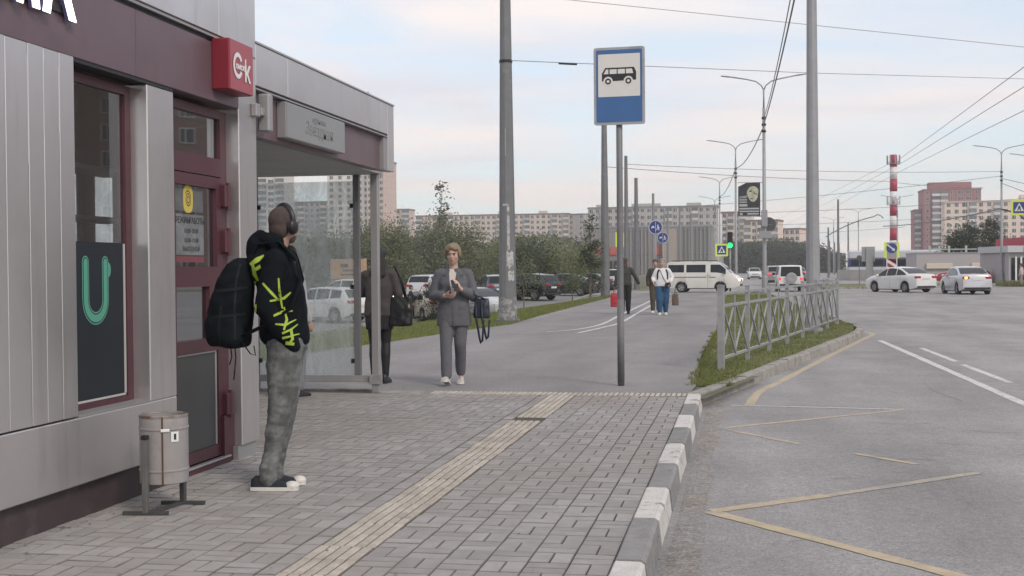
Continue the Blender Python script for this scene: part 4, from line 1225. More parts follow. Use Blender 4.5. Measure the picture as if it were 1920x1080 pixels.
# ---- signs and lights at the crossing
def disc(mb, cx, cz, r, d0, d1, n=24): return mb.prism([(cx + r * math.cos(2 * PI * i / n), cz + r * math.sin(2 * PI * i / n)) for i in range(n)], d0, d1, lambda u, v, w: (u, -w, v))
m_wsig = mat('sign_white_print', (0.66, 0.67, 0.70), 0.5)
m_bsig = mat('sign_blue_deep', (0.028, 0.045, 0.20), 0.4)
for k, (x, y, zc, r, lab) in enumerate([(-5.40, 77.0, 3.95, 0.43, 'larger upper round blue path sign beyond the walkway'), (-5.05, 78.5, 3.33, 0.35, 'smaller lower round blue path sign beyond the walkway')]):
    t = thing('path_sign', lab, 'sign', (x, y, 0), 0, 'round blue path signs')
    MB().lathe([(0.035, -0.15), (0.035, zc + r * 0.8)], 10).build('post', m_polel, t, world=False, smooth=True)
    disc(MB(), 0, zc, r, 0.04, 0.055).build('rim', m_wsig, t, world=False)
    disc(MB(), 0, zc, r * 0.93, 0.0555, 0.06).build('plate', m_bsig, t, world=False)
    s_ = MB()
    for poly in ([(-0.03, -0.85), (0.03, -0.85), (0.03, 0.85), (-0.03, 0.85)], [(-0.7, -0.05), (-0.5, 0.22), (-0.28, 0.22), (-0.15, -0.05), (-0.3, -0.12), (-0.4, 0.02), (-0.55, -0.2)],
                 [(0.28, 0.42), (0.42, 0.42), (0.45, 0.1), (0.68, -0.05), (0.62, -0.12), (0.42, 0.0), (0.6, -0.45), (0.48, -0.48), (0.35, -0.1), (0.22, -0.45), (0.12, -0.42), (0.28, 0.0)]):
        s_.prism([(u * r * 0.93, v * r * 0.93 + zc) for u, v in poly], 0.0605, 0.064, lambda u, v, w: (u, -w, v))
    s_.build('symbol', m_wsig, t, world=False)
def ped_sign(t, cx, zc, s, mount=True):
    MB().prism([(cx - s, zc - s), (cx + s, zc - s), (cx + s, zc + s), (cx - s, zc + s)], 0.04, 0.06, lambda u, v, w: (u, -w, v)).build('border', m_lime, t, world=False)
    k = 0.72
    MB().prism([(cx - s * k, zc - s * k), (cx + s * k, zc - s * k), (cx + s * k, zc + s * k), (cx - s * k, zc + s * k)], 0.0605, 0.064, lambda u, v, w: (u, -w, v)).build('plate', m_bsig, t, world=False)
    MB().prism([(cx - s * .58, zc - s * .45), (cx + s * .58, zc - s * .45), (cx, zc + s * .6)], 0.0645, 0.068, lambda u, v, w: (u, -w, v)).build('symbol', m_wsig, t, world=False)
    MB().prism([(cx - s * .08, zc + s * .25), (cx + s * .1, zc + s * .25), (cx + s * .22, zc - s * .4), (cx + s * .08, zc - s * .4), (cx, zc - s * .1), (cx - s * .15, zc - s * .4), (cx - s * .25, zc - s * .4)], 0.0685, 0.071, lambda u, v, w: (u, -w, v)).build('symbol', m_signk, t, world=False)


t = thing('crossing_sign', 'lime bordered pedestrian crossing sign beside the green traffic light', 'sign', (-1.36, 78.0, 0))
MB().lathe([(0.04, -0.15), (0.04, 2.9)], 10).build('post', m_polel, t, world=False, smooth=True)
ped_sign(t, 0.0, 2.50, 0.39)
t = thing('crossing_sign', 'narrow lime bordered crossing sign seen edge on beside the stop post', 'sign', (-7.05, 70.5, 0), R(62))
MB().lathe([(0.04, -0.15), (0.04, 3.6)], 10).build('post', m_black, t, world=False, smooth=True)
ped_sign(t, 0.0, 3.05, 0.42)
t = thing('crossing_sign', 'lime bordered crossing sign cut by the right picture edge', 'sign', (21.5, 104, 0), R(-6))
ped_sign(t, 0.15, 6.0, 0.62)
MB().tube([(-1.2, 0.05, 5.9), (-0.6, 0.03, 5.75), (0.2, 0.03, 5.4), (0.6, 0.03, 5.0)], 0.06, 8).build('arm', m_black, t, world=False)
tl = thing('traffic_light', 'traffic light showing green next to the crossing sign', 'traffic light', (-0.85, 78.2, 0))
MB().lathe([(0.06, -0.15), (0.06, 3.7)], 10).build('post', m_polel, tl, world=False, smooth=True)
hd = MB().box(-0.16, 0.16, -0.24, -0.065, 2.62, 3.62, 0.03).build('housing', m_black, tl, world=False)
for k, z in enumerate((3.46, 3.12, 2.79)):
    lit = k == 2
    disc(MB(), 0, z, 0.17 if lit else 0.12, 0.2405, 0.25).build('lens', mat('lens_green', (0.02, 0.9, 0.22), 0.4, emit=1.3) if lit else mat('lens_off', (0.03, 0.02, 0.02), 0.3), tl, world=False)
    MB().prism([(0.15 * math.cos(R(a)), z + 0.15 * math.sin(R(a))) for a in range(20, 161, 20)] + [(0.135 * math.cos(R(a)), z + 0.135 * math.sin(R(a))) for a in range(160, 19, -20)], 0.2405, 0.36, lambda u, v, w: (u, -w, v)).build('visor', m_black, tl, world=False)
# ---- traffic island sign: blue arrow disc over a red and white chevron post
isl = thing('island_sign', 'blue arrow disc above a red and white striped board between lime strips', 'sign', (11.05, 97, -0.13))
for xa, xb in ((-0.56, -0.36), (0.36, 0.56)):
    MB().prism([(xa, 2.15), (xb, 2.15), (xb, 3.35), (xa, 3.35)], 0.0, 0.02, lambda u, v, w: (u, -w, v)).build('lime_strip', m_lime, isl, world=False)
MB().prism([(-0.359, 2.15), (0.359, 2.15), (0.359, 3.35), (-0.359, 3.35)], 0.0, 0.018, lambda u, v, w: (u, -w, v)).build('backing', m_polel, isl, world=False)
disc(MB(), 0.0, 2.9, 0.42, 0.021, 0.035).build('rim', m_wsig, isl, world=False)
disc(MB(), 0.0, 2.9, 0.40, 0.0355, 0.04).build('disc', m_blue if False else m_bsig, isl, world=False)
MB().prism([(-0.33, 3.12), (-0.27, 3.19), (0.12, 2.86), (0.18, 2.93), (0.24, 2.68), (0.0, 2.73), (0.06, 2.79)], 0.0405, 0.045, lambda u, v, w: (u, -w, v)).build('arrow', m_wsig, isl, world=False)
m_cred = mat('chevron_red', (0.30, 0.02, 0.03), 0.5)
MB().box(-0.40, 0.40, -0.012, 0.012, 1.0, 2.14).build('board', m_wsig, isl, world=False)
for k in range(3):
    z = 1.02 + k * 0.52
    MB().prism([(-0.33, max(1.01, z)), (0.33, max(1.01, z - 0.42)), (0.33, max(1.02, z - 0.42 + 0.28)), (-0.33, min(2.13, z + 0.28))], 0.013, 0.016, lambda u, v, w: (u, -w, v)).build('stripe', m_cred, isl, world=False)
MB().prism([(-0.33, 2.12), (0.33, 1.75), (0.33, 2.12)], 0.013, 0.016, lambda u, v, w: (u, -w, v)).build('stripe', m_cred, isl, world=False)
MB().lathe([(0.05, 0), (0.05, 3.3)], 8, (0, 0.08, 0)).build('post', m_pole, isl, world=False)
# ---- grey back of a box sign and the low kerb of the traffic island
gb = thing('box_sign', 'grey back of a rectangular road sign on a wide post left of the striped mast', 'sign', (9.35, 98, -0.13))
MB().box(-0.42, 0.56, -0.05, 0.05, 1.9, 3.05, 0.02).build('plate', m_polel, gb, world=False)
MB().box(-0.12, 0.42, -0.14, -0.055, 0.0, 2.9, 0.02).build('post', m_polel, gb, world=False)
rs2 = thing('round_sign', 'small dark round sign back left of the grey box sign', 'sign', (8.75, 98, -0.13))
disc(MB(), 0, 2.2, 0.2, 0, 0.02).build('plate', mat('sign_back_dark', ()), rs2, world=False)
MB().lathe([(0.03, 0), (0.03, 2.3)], 8, (0, 0.05, 0)).build('post', m_pole, rs2, world=False)
tag(sheet('traffic_island', [(4.2, 90), (6.0, 87), (12, 88.5), (16.5, 92), (16, 100), (8, 105), (4.6, 98)], -0.02, m_lawn), kind='structure')
isk = tag(MB().box(6, 12, 90, 100, -0.3, -0.15).build('island_kerb', m_bed), kind='structure')
ip = [(4.2, 90), (6.0, 87), (12, 88.5), (16.5, 92)]
for i in range(3):
    a_, b_ = Vector((*ip[i], 0)), Vector((*ip[i + 1], 0))
    n = max(1, int((b_ - a_).length / 1.0))
    for k in range(n):
        p, q_ = a_.lerp(b_, (k + 0.03) / n), a_.lerp(b_, (k + 0.97) / n)
        MB().bar(p + Vector((0, 0, -.07)), q_ + Vector((0, 0, -.07)), 0.2, 0.16).build('kerb_stone', m_kc, isk)
# ================================================================ PEOPLE
# Figures are laid out in their own space: +Y is where the body faces, +X its right hand side, feet on z = 0.
V = Vector


def cap(mb, p0, p1, r0, r1, n=12, flat=1.0):
    """Tapered limb with rounded ends."""
    p0, p1 = V(p0), V(p1)
    d = (p1 - p0); L = d.length
    if L < 1e-5: return mb.ell(p0, (r0, r0, r0), n, 8)
    d /= L
    pts, rad = [], []
    for k in range(4):
        a = PI / 2 * (1 - k / 3.0) if k < 3 else 0
        pts.append(p0 - d * (r0 * math.sin(a))); rad.append(max(r0 * math.cos(a), 1e-4))
    for k in range(4):
        a = PI / 2 * (k / 3.0)
        pts.append(p1 + d * (r1 * math.sin(a))); rad.append(max(r1 * math.cos(a), 1e-4))
    q, rr = [pts[0]], [rad[0]]
    for i in range(1, len(pts)):
        if (pts[i] - q[-1]).length > 1e-5:
            q.append(pts[i]); rr.append(rad[i])
    return mb.tube(q, rr, n, flat=flat)


def loft(mb, rings, n=24, power=2.0):
    """rings: (x, y, z, rx, ry); closed stack of rounded cross-sections."""
    vs, fs = [], []
    for (x, y, z, rx, ry) in rings:
        for j in range(n):
            a = 2 * PI * j / n
            c, s = math.cos(a), math.sin(a)
            k = 2 / power
            vs.append((x + rx * math.copysign(abs(c) ** k, c), y + ry * math.copysign(abs(s) ** k, s), z))
    for i in range(len(rings) - 1):
        for j in range(n):
            j2 = (j + 1) % n
            fs.append((i * n + j, i * n + j2, (i + 1) * n + j2, (i + 1) * n + j))
    fs.append(tuple(range(n - 1, -1, -1)))
    fs.append(tuple((len(rings) - 1) * n + j for j in range(n)))
    return mb.add(vs, fs)


def fuse(name, mb, material, parent, voxel=0.01, smooth=3, fold=0.0, fscale=(7, 7, 3.5), seed=0, tris=None):
    """All the collected closed shapes become one continuous skin."""
    me = mb.mesh(name + '_src', material)
    o = bpy.data.objects.new(name + '_src', me)
    COL.objects.link(o)
    md = o.modifiers.new('r', 'REMESH'); md.mode = 'VOXEL'; md.voxel_size = voxel; md.use_smooth_shade = True
    if smooth:
        ms = o.modifiers.new('s', 'SMOOTH'); ms.factor = 0.5; ms.iterations = smooth
    dg = bpy.context.evaluated_depsgraph_get()
    out = bpy.data.meshes.new_from_object(o.evaluated_get(dg))
    bpy.data.objects.remove(o)
    out.name = name
    out.materials.clear(); out.materials.append(material)
    if fold:
        nrm = [v.normal.copy() for v in out.vertices]
        cos = [v.co.copy() for v in out.vertices]
        for i_, c in enumerate(cos):
            p = V((c.x * fscale[0], c.y * fscale[1], c.z * fscale[2])) + V((seed, seed * 1.7, 0))
            w = noise.noise(p + V((0, 0, 1.5 * noise.noise(p * 0.6)))) + 0.5 * noise.noise(p * 2.3)
            cos[i_] = c + nrm[i_] * (fold * w)
        out.vertices.foreach_set('co', [q for c in cos for q in c])
    out.polygons.foreach_set('use_smooth', [True] * len(out.polygons))
    out.update()
    return new_obj(name, out, parent)


def mix(a, b, t): return V(a) * (1 - t) + V(b) * t


def hand(mb, wrist, fwd, palm_n, side, size=1.0, curl=0.5, thumb_out=1.0, spread=0.12):
    """Palm and five unequal bent fingers. fwd: wrist to knuckles, palm_n: out of the palm, side: towards the thumb."""
    f, n_, s = V(fwd).normalized(), V(palm_n).normalized(), V(side).normalized()
    w = V(wrist)
    kn = w + f * 0.085 * size
    for k in range(4):
        off = (k - 1.5) * 0.0195 * size
        cap(mb, w + s * off * 0.6 + f * 0.01, kn + s * off, 0.014 * size, 0.011 * size, 8)
    ln = (0.066, 0.078, 0.072, 0.056)
    for k in range(4):
        off = (1.5 - k) * 0.0195 * size
        p = kn + s * off
        a = curl * 0.8
        dirn = f
        for j, (fr_, r_) in enumerate(((0.45, 0.0095), (0.32, 0.0088), (0.26, 0.008))):
            dirn = (dirn * math.cos(a) + n_ * math.sin(a)).normalized()
            q = p + (dirn + s * (off * spread * 4)).normalized() * (ln[k] * fr_ * size * 1.05)
            cap(mb, p, q, r_ * size, r_ * 0.93 * size, 7)
            p = q
            # bend further in the plane of forward and palm normal
            nn = (n_ - dirn * n_.dot(dirn))
            n2 = nn.normalized() if nn.length > 1e-3 else -f
            dirn = (dirn * math.cos(curl) + n2 * math.sin(curl)).normalized()
            a = 0.0
    b = w + f * 0.025 * size + s * 0.026 * size
    t1 = b + (s * 0.75 * thumb_out + f * 0.75 + n_ * 0.35).normalized() * 0.042 * size
    t2 = t1 + (s * 0.25 * thumb_out + f * 0.9 + n_ * 0.5).normalized() * 0.034 * size
    cap(mb, b, t1, 0.014 * size, 0.0115 * size, 8); cap(mb, t1, t2, 0.011 * size, 0.009 * size, 8)
    return mb


def head_shape(mb, c, yaw=0.0, pitch=0.0, s=1.0):
    """Skull, jaw, nose, ears and brow around centre c; faces +Y before turning."""
    Mh = Matrix.Rotation(yaw, 3, 'Z') @ Matrix.Rotation(pitch, 3, 'X')
    c = V(c)
    def P(x, y, z): return c + Mh @ V((x * s, y * s, z * s))
    mb.ell(P(0, -0.012, 0.028), (0.076 * s, 0.094 * s, 0.088 * s), 20, 14, Mh)
    mb.ell(P(0, 0.018, -0.03), (0.064 * s, 0.072 * s, 0.085 * s), 18, 12, Mh)
    mb.ell(P(0, 0.042, -0.078), (0.040 * s, 0.040 * s, 0.034 * s), 14, 10, Mh)
    mb.ell(P(0, 0.06, -0.098), (0.022 * s, 0.020 * s, 0.017 * s), 12, 8, Mh)
    cap(mb, P(0, 0.083, 0.008), P(0, 0.094, -0.030), 0.008 * s, 0.0125 * s, 8)
    mb.ell(P(0, 0.085, 0.022), (0.045 * s, 0.012 * s, 0.010 * s), 12, 8, Mh)
    mb.ell(P(0, 0.079, -0.066), (0.024 * s, 0.012 * s, 0.010 * s), 12, 8, Mh)
    for q in (-1, 1):
        mb.ell(P(q * 0.078, -0.008, -0.008), (0.009 * s, 0.02 * s, 0.031 * s), 10, 8, Mh)
        mb.ell(P(q * 0.042, 0.058, -0.03), (0.022 * s, 0.022 * s, 0.022 * s), 10, 8, Mh)
    return P, Mh


def face(parent, P, Mh, s=1.0, lip=(0.30, 0.11, 0.10), brow=(0.07, 0.045, 0.03)):
    m_eye = mat('eye_white', (0.55, 0.53, 0.5), 0.3); m_ir = mat('iris', (0.03, 0.022, 0.018), 0.2)
    for q in (-1, 1):
        e = MB().ell(P(q * 0.031, 0.081, -0.002), (0.0125 * s, 0.008 * s, 0.007 * s), 10, 8, Mh).build('eye', m_eye, parent, True, world=False)
        MB().ell(P(q * 0.031, 0.0865, -0.002), (0.0055 * s, 0.0035 * s, 0.0055 * s), 8, 6, Mh).build('iris', m_ir, e, True, world=False)
        MB().ell(P(q * 0.032, 0.090, 0.0155), (0.020 * s, 0.006 * s, 0.004 * s), 10, 6, Mh).build('eyebrow', mat('brow_%.2f' % brow[0], brow, 0.8), parent, True, world=False)
        MB().ell(P(q * 0.031, 0.0845, 0.0055), (0.015 * s, 0.007 * s, 0.0035 * s), 10, 6, Mh).build('eyelid', mat('lash', (0.05, 0.03, 0.025), 0.7), parent, True, world=False)
    MB().ell(P(0, 0.0885, -0.0665), (0.020 * s, 0.006 * s, 0.0062 * s), 12, 8, Mh).build('lips', mat('lips', lip, 0.5), parent, True, world=False)


def figure(parent, J, skin, voxel=0.012, k=1.0, head_yaw=0.0, head_pitch=0.0, hands=None, female=False, build_face=True, hs=1.0):
    """J: joints by name, all in the figure's space. One continuous body."""
    mb = MB()
    hip = (V(J['hipL']) + V(J['hipR'])) / 2
    sh = (V(J['shL']) + V(J['shR'])) / 2
    sw = (V(J['shR']) - V(J['shL'])).length / 2
    rings = []
    prof = [(-0.10, 0.145, 0.10), (0.0, 0.16, 0.112), (0.12, 0.142, 0.10), (0.24, 0.13, 0.092), (0.55, 0.148, 0.10), (0.80, 0.155, 0.105), (0.97, 0.115, 0.075), (1.06, 0.06, 0.055)]
    if female: prof = [(-0.10, 0.15, 0.105), (0.0, 0.168, 0.115), (0.15, 0.145, 0.10), (0.36, 0.118, 0.085), (0.6, 0.135, 0.10), (0.78, 0.14, 0.112), (0.97, 0.10, 0.07), (1.06, 0.055, 0.05)]
    for t, rx, ry in prof:
        c = mix(hip, sh, t)
        rings.append((c.x, c.y, c.z, rx * k, ry * k))
    loft(mb, rings, 22, 2.3)
    for s in 'LR':
        a, b, c = V(J['hip' + s]), V(J['kn' + s]), V(J['an' + s])
        cap(mb, a, b, 0.082 * k, 0.052 * k); m_ = mix(b, c, 0.3); m_ = m_ + V((0, -0.012, 0))
        cap(mb, b, m_, 0.052 * k, 0.053 * k); cap(mb, m_, c, 0.053 * k, 0.036 * k)
        f = V(J['toe' + s])
        cap(mb, c + V((0, 0, -0.035)), mix(c, f, 0.5) + V((0, 0, -0.022)), 0.024 * k, 0.014 * k)
        a, b, c = V(J['sh' + s]), V(J['el' + s]), V(J['wr' + s])
        cap(mb, mix(a, sh, 0.25), a, 0.06 * k, 0.056 * k); cap(mb, a, b, 0.052 * k, 0.039 * k); cap(mb, b, c, 0.04 * k, 0.027 * k)
        if hands and s in hands: hand(mb, c, **hands[s])
        else:
            d = (c - b).normalized()
            hand(mb, c, d, V((-0.9 if s == 'R' else 0.9, 0.2, 0)), V((0, 1, 0)), 1.0, 0.35)
    nk, hd = V(J['neck']), V(J['head'])
    cap(mb, sh + V((0, 0, -0.03)), nk, 0.07 * k, 0.054 * k); cap(mb, nk, hd + V((0, 0, -0.05)), 0.054 * k, 0.052 * k)
    P, Mh = head_shape(mb, hd, head_yaw, head_pitch, hs)
    body = fuse('body', mb, skin, parent, voxel, 2)
    if build_face: face(body, P, Mh, hs)
    return body, P, Mh


def shoe(parent, an, toe, upper, sole, length=0.285, toe_cap=None, h=0.075, heel=0.0):
    an, toe = V(an), V(toe)
    d = V((toe.x - an.x, toe.y - an.y, 0)).normalized()
    x = V((d.y, -d.x, 0))
    st = [(-0.30, 0.028), (-0.22, 0.036), (0.0, 0.036), (0.30, 0.045), (0.52, 0.047), (0.64, 0.038), (0.70, 0.018)]
    base = V((an.x, an.y, 0)) - d * 0.02
    zt = toe.z - 0.03 if toe.z > 0.05 else 0.0
    def ring(t, w, z, sc=1.0):
        return base + d * (t * length) + V((0, 0, z + (zt if t > 0.4 else zt * (t + 0.3) / 0.7)))
    sm = MB()
    vs, fs = [], []
    for t, w in st:
        p = ring(t, w, 0)
        for sx in (-1, 1):
            for z in (0.002, 0.026):
                vs.append(p + x * (sx * w) + V((0, 0, z)))
    n = len(st)
    for i in range(n - 1):
        a, b = i * 4, (i + 1) * 4
        fs += [(a, a + 1, b + 1, b), (a + 2, b + 2, b + 3, a + 3), (a + 1, a + 3, b + 3, b + 1), (a, b, b + 2, a + 2)]
    fs += [(0, 2, 3, 1), ((n - 1) * 4, (n - 1) * 4 + 1, (n - 1) * 4 + 3, (n - 1) * 4 + 2)]
    sm.add(vs, fs)
    o = sm.build('shoe_sole', sole, parent, world=False)
    flat_shade_angle(o, 50)
    um = MB()
    hh = [(-0.285, 0.030, h), (-0.2, 0.034, h + 0.02), (0.02, 0.034, h + 0.015), (0.2, 0.037, h - 0.005), (0.38, 0.041, h * 0.72), (0.55, 0.042, h * 0.55), (0.655, 0.030, h * 0.42)]
    vs, fs = [], []
    K = 9
    for t, w, top in hh:
        p = ring(t, w, 0)
        for j in range(K):
            a = PI * j / (K - 1)
            vs.append(p + x * (w * math.cos(a)) + V((0, 0, 0.024 + (top - 0.024) * abs(math.sin(a)) ** 0.6)))
    for i in range(len(hh) - 1):
        for j in range(K - 1):
            fs.append((i * K + j, i * K + j + 1, (i + 1) * K + j + 1, (i + 1) * K + j))
    fs.append(tuple(range(K))); fs.append(tuple((len(hh) - 1) * K + j for j in range(K - 1, -1, -1)))
    um.add(vs, fs)
    o = um.build('shoe', upper, parent, True, world=False)
    if toe_cap:
        tmb = MB()
        p = ring(0.56, 0, 0)
        tmb.ell(p + V((0, 0, 0.028)), (0.047, 0.047, h * 0.42), 14, 8, Matrix.Rotation(math.atan2(d.y, d.x) - PI / 2, 3, 'Z'))
        tmb.build('toe_cap', toe_cap, parent, True, world=False)


def legs(mb, J, r, pelvis=True, k=1.0, cuff=0.0):
    """Trouser legs with radii r = (hip, knee, ankle)."""
    for s in 'LR':
        a, b, c = V(J['hip' + s]), V(J['kn' + s]), V(J['an' + s])
        cap(mb, a, b, r[0], r[1], 16); cap(mb, b, c + V((0, 0, 0.03)), r[1], r[2], 16)
        if cuff:
            for zc in (0.055, 0.025, -0.005): cap(mb, c + V((0, 0, zc)), c + V((0.002, 0.003, zc - 0.012)), r[2] + cuff, r[2] + cuff * 0.6, 16)
    if pelvis:
        hip = (V(J['hipL']) + V(J['hipR'])) / 2
        sh = (V(J['shL']) + V(J['shR'])) / 2
        rings = []
        for t, rx, ry in ((-0.16, 0.10, 0.095), (-0.06, 0.175, 0.125), (0.06, 0.172, 0.122), (0.2, 0.155, 0.112)):
            c = mix(hip, sh, t)
            rings.append((c.x, c.y, c.z, rx * k, ry * k))
        loft(mb, rings, 22, 2.4)


def coat(mb, J, prof, sleeve=(0.068, 0.058, 0.043), power=2.4, upto=1.0, sc=1.0):
    hip = (V(J['hipL']) + V(J['hipR'])) / 2
    sh = (V(J['shL']) + V(J['shR'])) / 2
    rings = []
    for e in prof:
        t, rx, ry = e[:3]
        c = mix(hip, sh, t)
        yo = e[3] if len(e) > 3 else 0
        rings.append((c.x, c.y + yo, c.z, rx, ry))
    loft(mb, rings, 26, power)
    for s in 'LR':
        a, b, c = V(J['sh' + s]), V(J['el' + s]), V(J['wr' + s])
        cap(mb, mix(a, sh, 0.35) + V((0, 0, 0.0)), a, sleeve[0] * 1.04, sleeve[0], 16)
        cap(mb, a, b, sleeve[0], sleeve[1], 16)
        cap(mb, b, mix(b, c, upto), sleeve[1], sleeve[2], 16)


def decal(parent, target, strokes, M, material, name, off=0.004, reach=0.5):
    """Ribbons printed on a surface: strokes are polylines (u, v, width); M maps (u, v, 0) to space, its -z is the printing direction."""
    me = target.data
    bvh = BVHTree.FromPolygons([v.co for v in me.vertices], [p.vertices[:] for p in me.polygons])
    mb = MB()
    dirn = -(M.to_3x3() @ V((0, 0, 1))).normalized()
    for st in strokes:
        dens = []
        for i in range(len(st) - 1):
            for q in range(5):
                t = q / 5
                dens.append([st[i][j] * (1 - t) + st[i + 1][j] * t for j in range(3)])
        dens.append(list(st[-1]))
        row = []
        for i, (u, v, w) in enumerate(dens):
            d = V((dens[min(i + 1, len(dens) - 1)][0] - dens[max(0, i - 1)][0], dens[min(i + 1, len(dens) - 1)][1] - dens[max(0, i - 1)][1]))
            if d.length < 1e-6: d = V((0, 1))
            d.normalize()
            n_ = V((-d.y, d.x)) * (w / 2)
            rr = []
            for k in (-1, 0, 1):
                p = M @ V((u + n_.x * k, v + n_.y * k, 0))
                hit = bvh.ray_cast(p - dirn * 0.0, dirn, reach)
                rr.append(None if hit[0] is None else hit[0] + hit[1] * off if hit[1].dot(dirn) < 0 else hit[0] - hit[1] * off)
            row.append(rr)
        for i in range(len(row) - 1):
            for k in range(2):
                q = (row[i][k], row[i][k + 1], row[i + 1][k + 1], row[i + 1][k])
                if all(x is not None for x in q): mb.add(q, [(0, 1, 2, 3)])
    return mb.build(name, material, parent, True, world=False, fix=False)


m_skin = mat('skin', (0.43, 0.265, 0.205), 0.55, var=0.06, vs=9)
m_skin2 = mat('skin_fair', (0.52, 0.34, 0.275), 0.55, var=0.06, vs=9)

# ---------------------------------------------------------------- man with backpack
man = thing('person', 'man in black hoodie and grey jeans standing with backpack and headphones by the kiosk', 'person', (-2.93, 7.40, 0), R(-72))
J = dict(anR=(0.085, -0.055, 0.085), anL=(-0.085, -0.02, 0.085), toeR=(0.115, 0.13, 0.035), toeL=(-0.10, 0.165, 0.035),
         knR=(0.09, 0.02, 0.50), knL=(-0.085, 0.045, 0.50), hipR=(0.095, 0.065, 0.93), hipL=(-0.095, 0.065, 0.93),
         shR=(0.185, 0.005, 1.445), shL=(-0.185, 0.02, 1.445), elR=(0.262, -0.055, 1.16), elL=(-0.26, -0.03, 1.16),
         wrR=(0.178, 0.10, 0.935), wrL=(-0.178, 0.11, 0.94), neck=(0.0, 0.02, 1.545), head=(0, 0.055, 1.675))
man_b, P, Mh = figure(man, J, m_skin, 0.009, 1.0, head_yaw=R(46), head_pitch=R(2),
                      hands={'R': dict(fwd=(-0.55, 0.0, -0.85), palm_n=(-0.85, 0, 0.55), side=(0, 1, 0.1), curl=0.2), 'L': dict(fwd=(0.55, 0.0, -0.85), palm_n=(0.85, 0, 0.55), side=(0, 1, 0.1), curl=0.2)})
m_crop = mat('cropped_hair', (0.075, 0.055, 0.05), 0.9, var=0.25, vs=30, bump=0.5, bs=400)
hm = MB()
hm.ell(P(0, -0.017, 0.034), (0.0785, 0.0945, 0.0885), 24, 16, Mh)
hm.ell(P(0, -0.045, -0.02), (0.070, 0.063, 0.07), 20, 12, Mh)
fuse('hair', hm, m_crop, man, 0.007, 2)
bd = MB()
bd.ell(P(0, 0.03, -0.075), (0.056, 0.052, 0.045), 18, 12, Mh); bd.ell(P(0, 0.062, -0.093), (0.027, 0.021, 0.021), 12, 8, Mh)
fuse('beard', bd, mat('beard', (0.10, 0.068, 0.055), 0.9, var=0.2, vs=40), man, 0.007, 1)
m_hood = mat('hoodie', (0.0065, 0.009, 0.012), 0.95, spec=0.12, var=0.25, vs=8, bump=0.3, bs=220)
cm = MB()
coat(cm, J, [(-0.02, 0.178, 0.135, 0.0), (0.03, 0.192, 0.15, -0.005), (0.12, 0.196, 0.155, -0.005), (0.35, 0.19, 0.15, 0.0), (0.6, 0.195, 0.15, 0.0), (0.8, 0.19, 0.14, 0), (0.95, 0.15, 0.115), (1.04, 0.10, 0.085), (1.10, 0.075, 0.075)],
     (0.072, 0.066, 0.052), 2.3, 0.98)
# bunched hood behind the neck
for i in range(11):
    a = R(200 + 140 * i / 10)
    b = R(200 + 140 * (i + 1) / 10)
    cap(cm, (0.10 * math.cos(a), 0.02 + 0.115 * math.sin(a), 1.565 + 0.03 * math.sin(a - PI)), (0.10 * math.cos(b), 0.02 + 0.115 * math.sin(b), 1.565 + 0.03 * math.sin(b - PI)), 0.05, 0.05, 10)
cm.ell((0, -0.115, 1.53), (0.12, 0.075, 0.10), 16, 10)
cm.ell((0, -0.085, 1.42), (0.175, 0.10, 0.13), 18, 12)
cap(cm, (0.10, 0.0, 1.545), (0.055, 0.11, 1.48), 0.035, 0.028); cap(cm, (-0.10, 0.0, 1.545), (-0.055, 0.11, 1.48), 0.035, 0.028)
for s in (-1, 1): cap(cm, J['wrR'] if s > 0 else J['wrL'], V(J['wrR'] if s > 0 else J['wrL']) + V((0, 0.02, -0.02)), 0.045, 0.043, 14)
hoodie = fuse('hoodie', cm, m_hood, man, 0.010, 8, 0.009, (9, 9, 6), 3)
m_jean = mat('grey_jeans', (0.10, 0.105, 0.105), 0.9, var=0.35, vs=16, bump=0.25, bs=260, stain=(0.27, 0.275, 0.27), ss=7, st=(0.46, 0.72))
jm = MB()
legs(jm, J, (0.120, 0.077, 0.047), True, 1.06, 0.010)
for q in (-1, 1): cap(jm, (q * 0.09, 0.045, 0.80), (q * 0.09, 0.05, 0.62), 0.112, 0.088, 16)
fuse('jeans', jm, m_jean, man, 0.009, 2, 0.0075, (6, 6, 17), 5)
m_canv = mat('canvas_black', (0.013, 0.016, 0.024), 0.8); m_rub = mat('rubber_white', (0.62, 0.60, 0.56), 0.6, var=0.1, vs=20)
for s in 'LR': shoe(man, J['an' + s], J['toe' + s], m_canv, m_rub, 0.30, m_rub)
m_lime2 = mat('lime_print', (0.33, 0.46, 0.05), 0.7); m_viol = mat('violet_print', (0.06, 0.06, 0.22), 0.7)
# lime writing on the sleeve (seen from the right side) and at the back
Ms = frame_M((0.6, 0.0, 0.0), (0, 1, 0), (0, 0, 1))
zs = lambda t: 1.32 - t * 0.42
sl = [[(-0.06, 1.31, .012), (-0.01, 1.25, .016), (0.03, 1.20, .010)], [(0.03, 1.34, .008), (0.035, 1.24, .014), (0.05, 1.15, .010)], [(-0.02, 1.20, .010), (0.06, 1.215, .018), (0.10, 1.25, .008)],
      [(0.0, 1.11, .014), (0.05, 1.13, .016), (0.11, 1.135, .008)], [(0.06, 1.16, .008), (0.075, 1.08, .016), (0.06, 1.02, .012)], [(0.01, 1.06, .010), (0.07, 1.05, .014), (0.13, 1.08, .006)],
      [(0.05, 1.0, .014), (0.10, 1.02, .012), (0.14, 1.05, .006)], [(0.10, 1.02, .014), (0.11, 0.96, .016), (0.085, 0.93, .012)], [(0.05, 0.97, .016), (0.10, 0.98, .010), (0.15, 0.99, .006)], [(0.07, 0.94, .022), (0.12, 0.93, .018)]]
decal(man, hoodie, sl, Ms, m_lime2, 'sleeve_print', 0.004, 0.6)
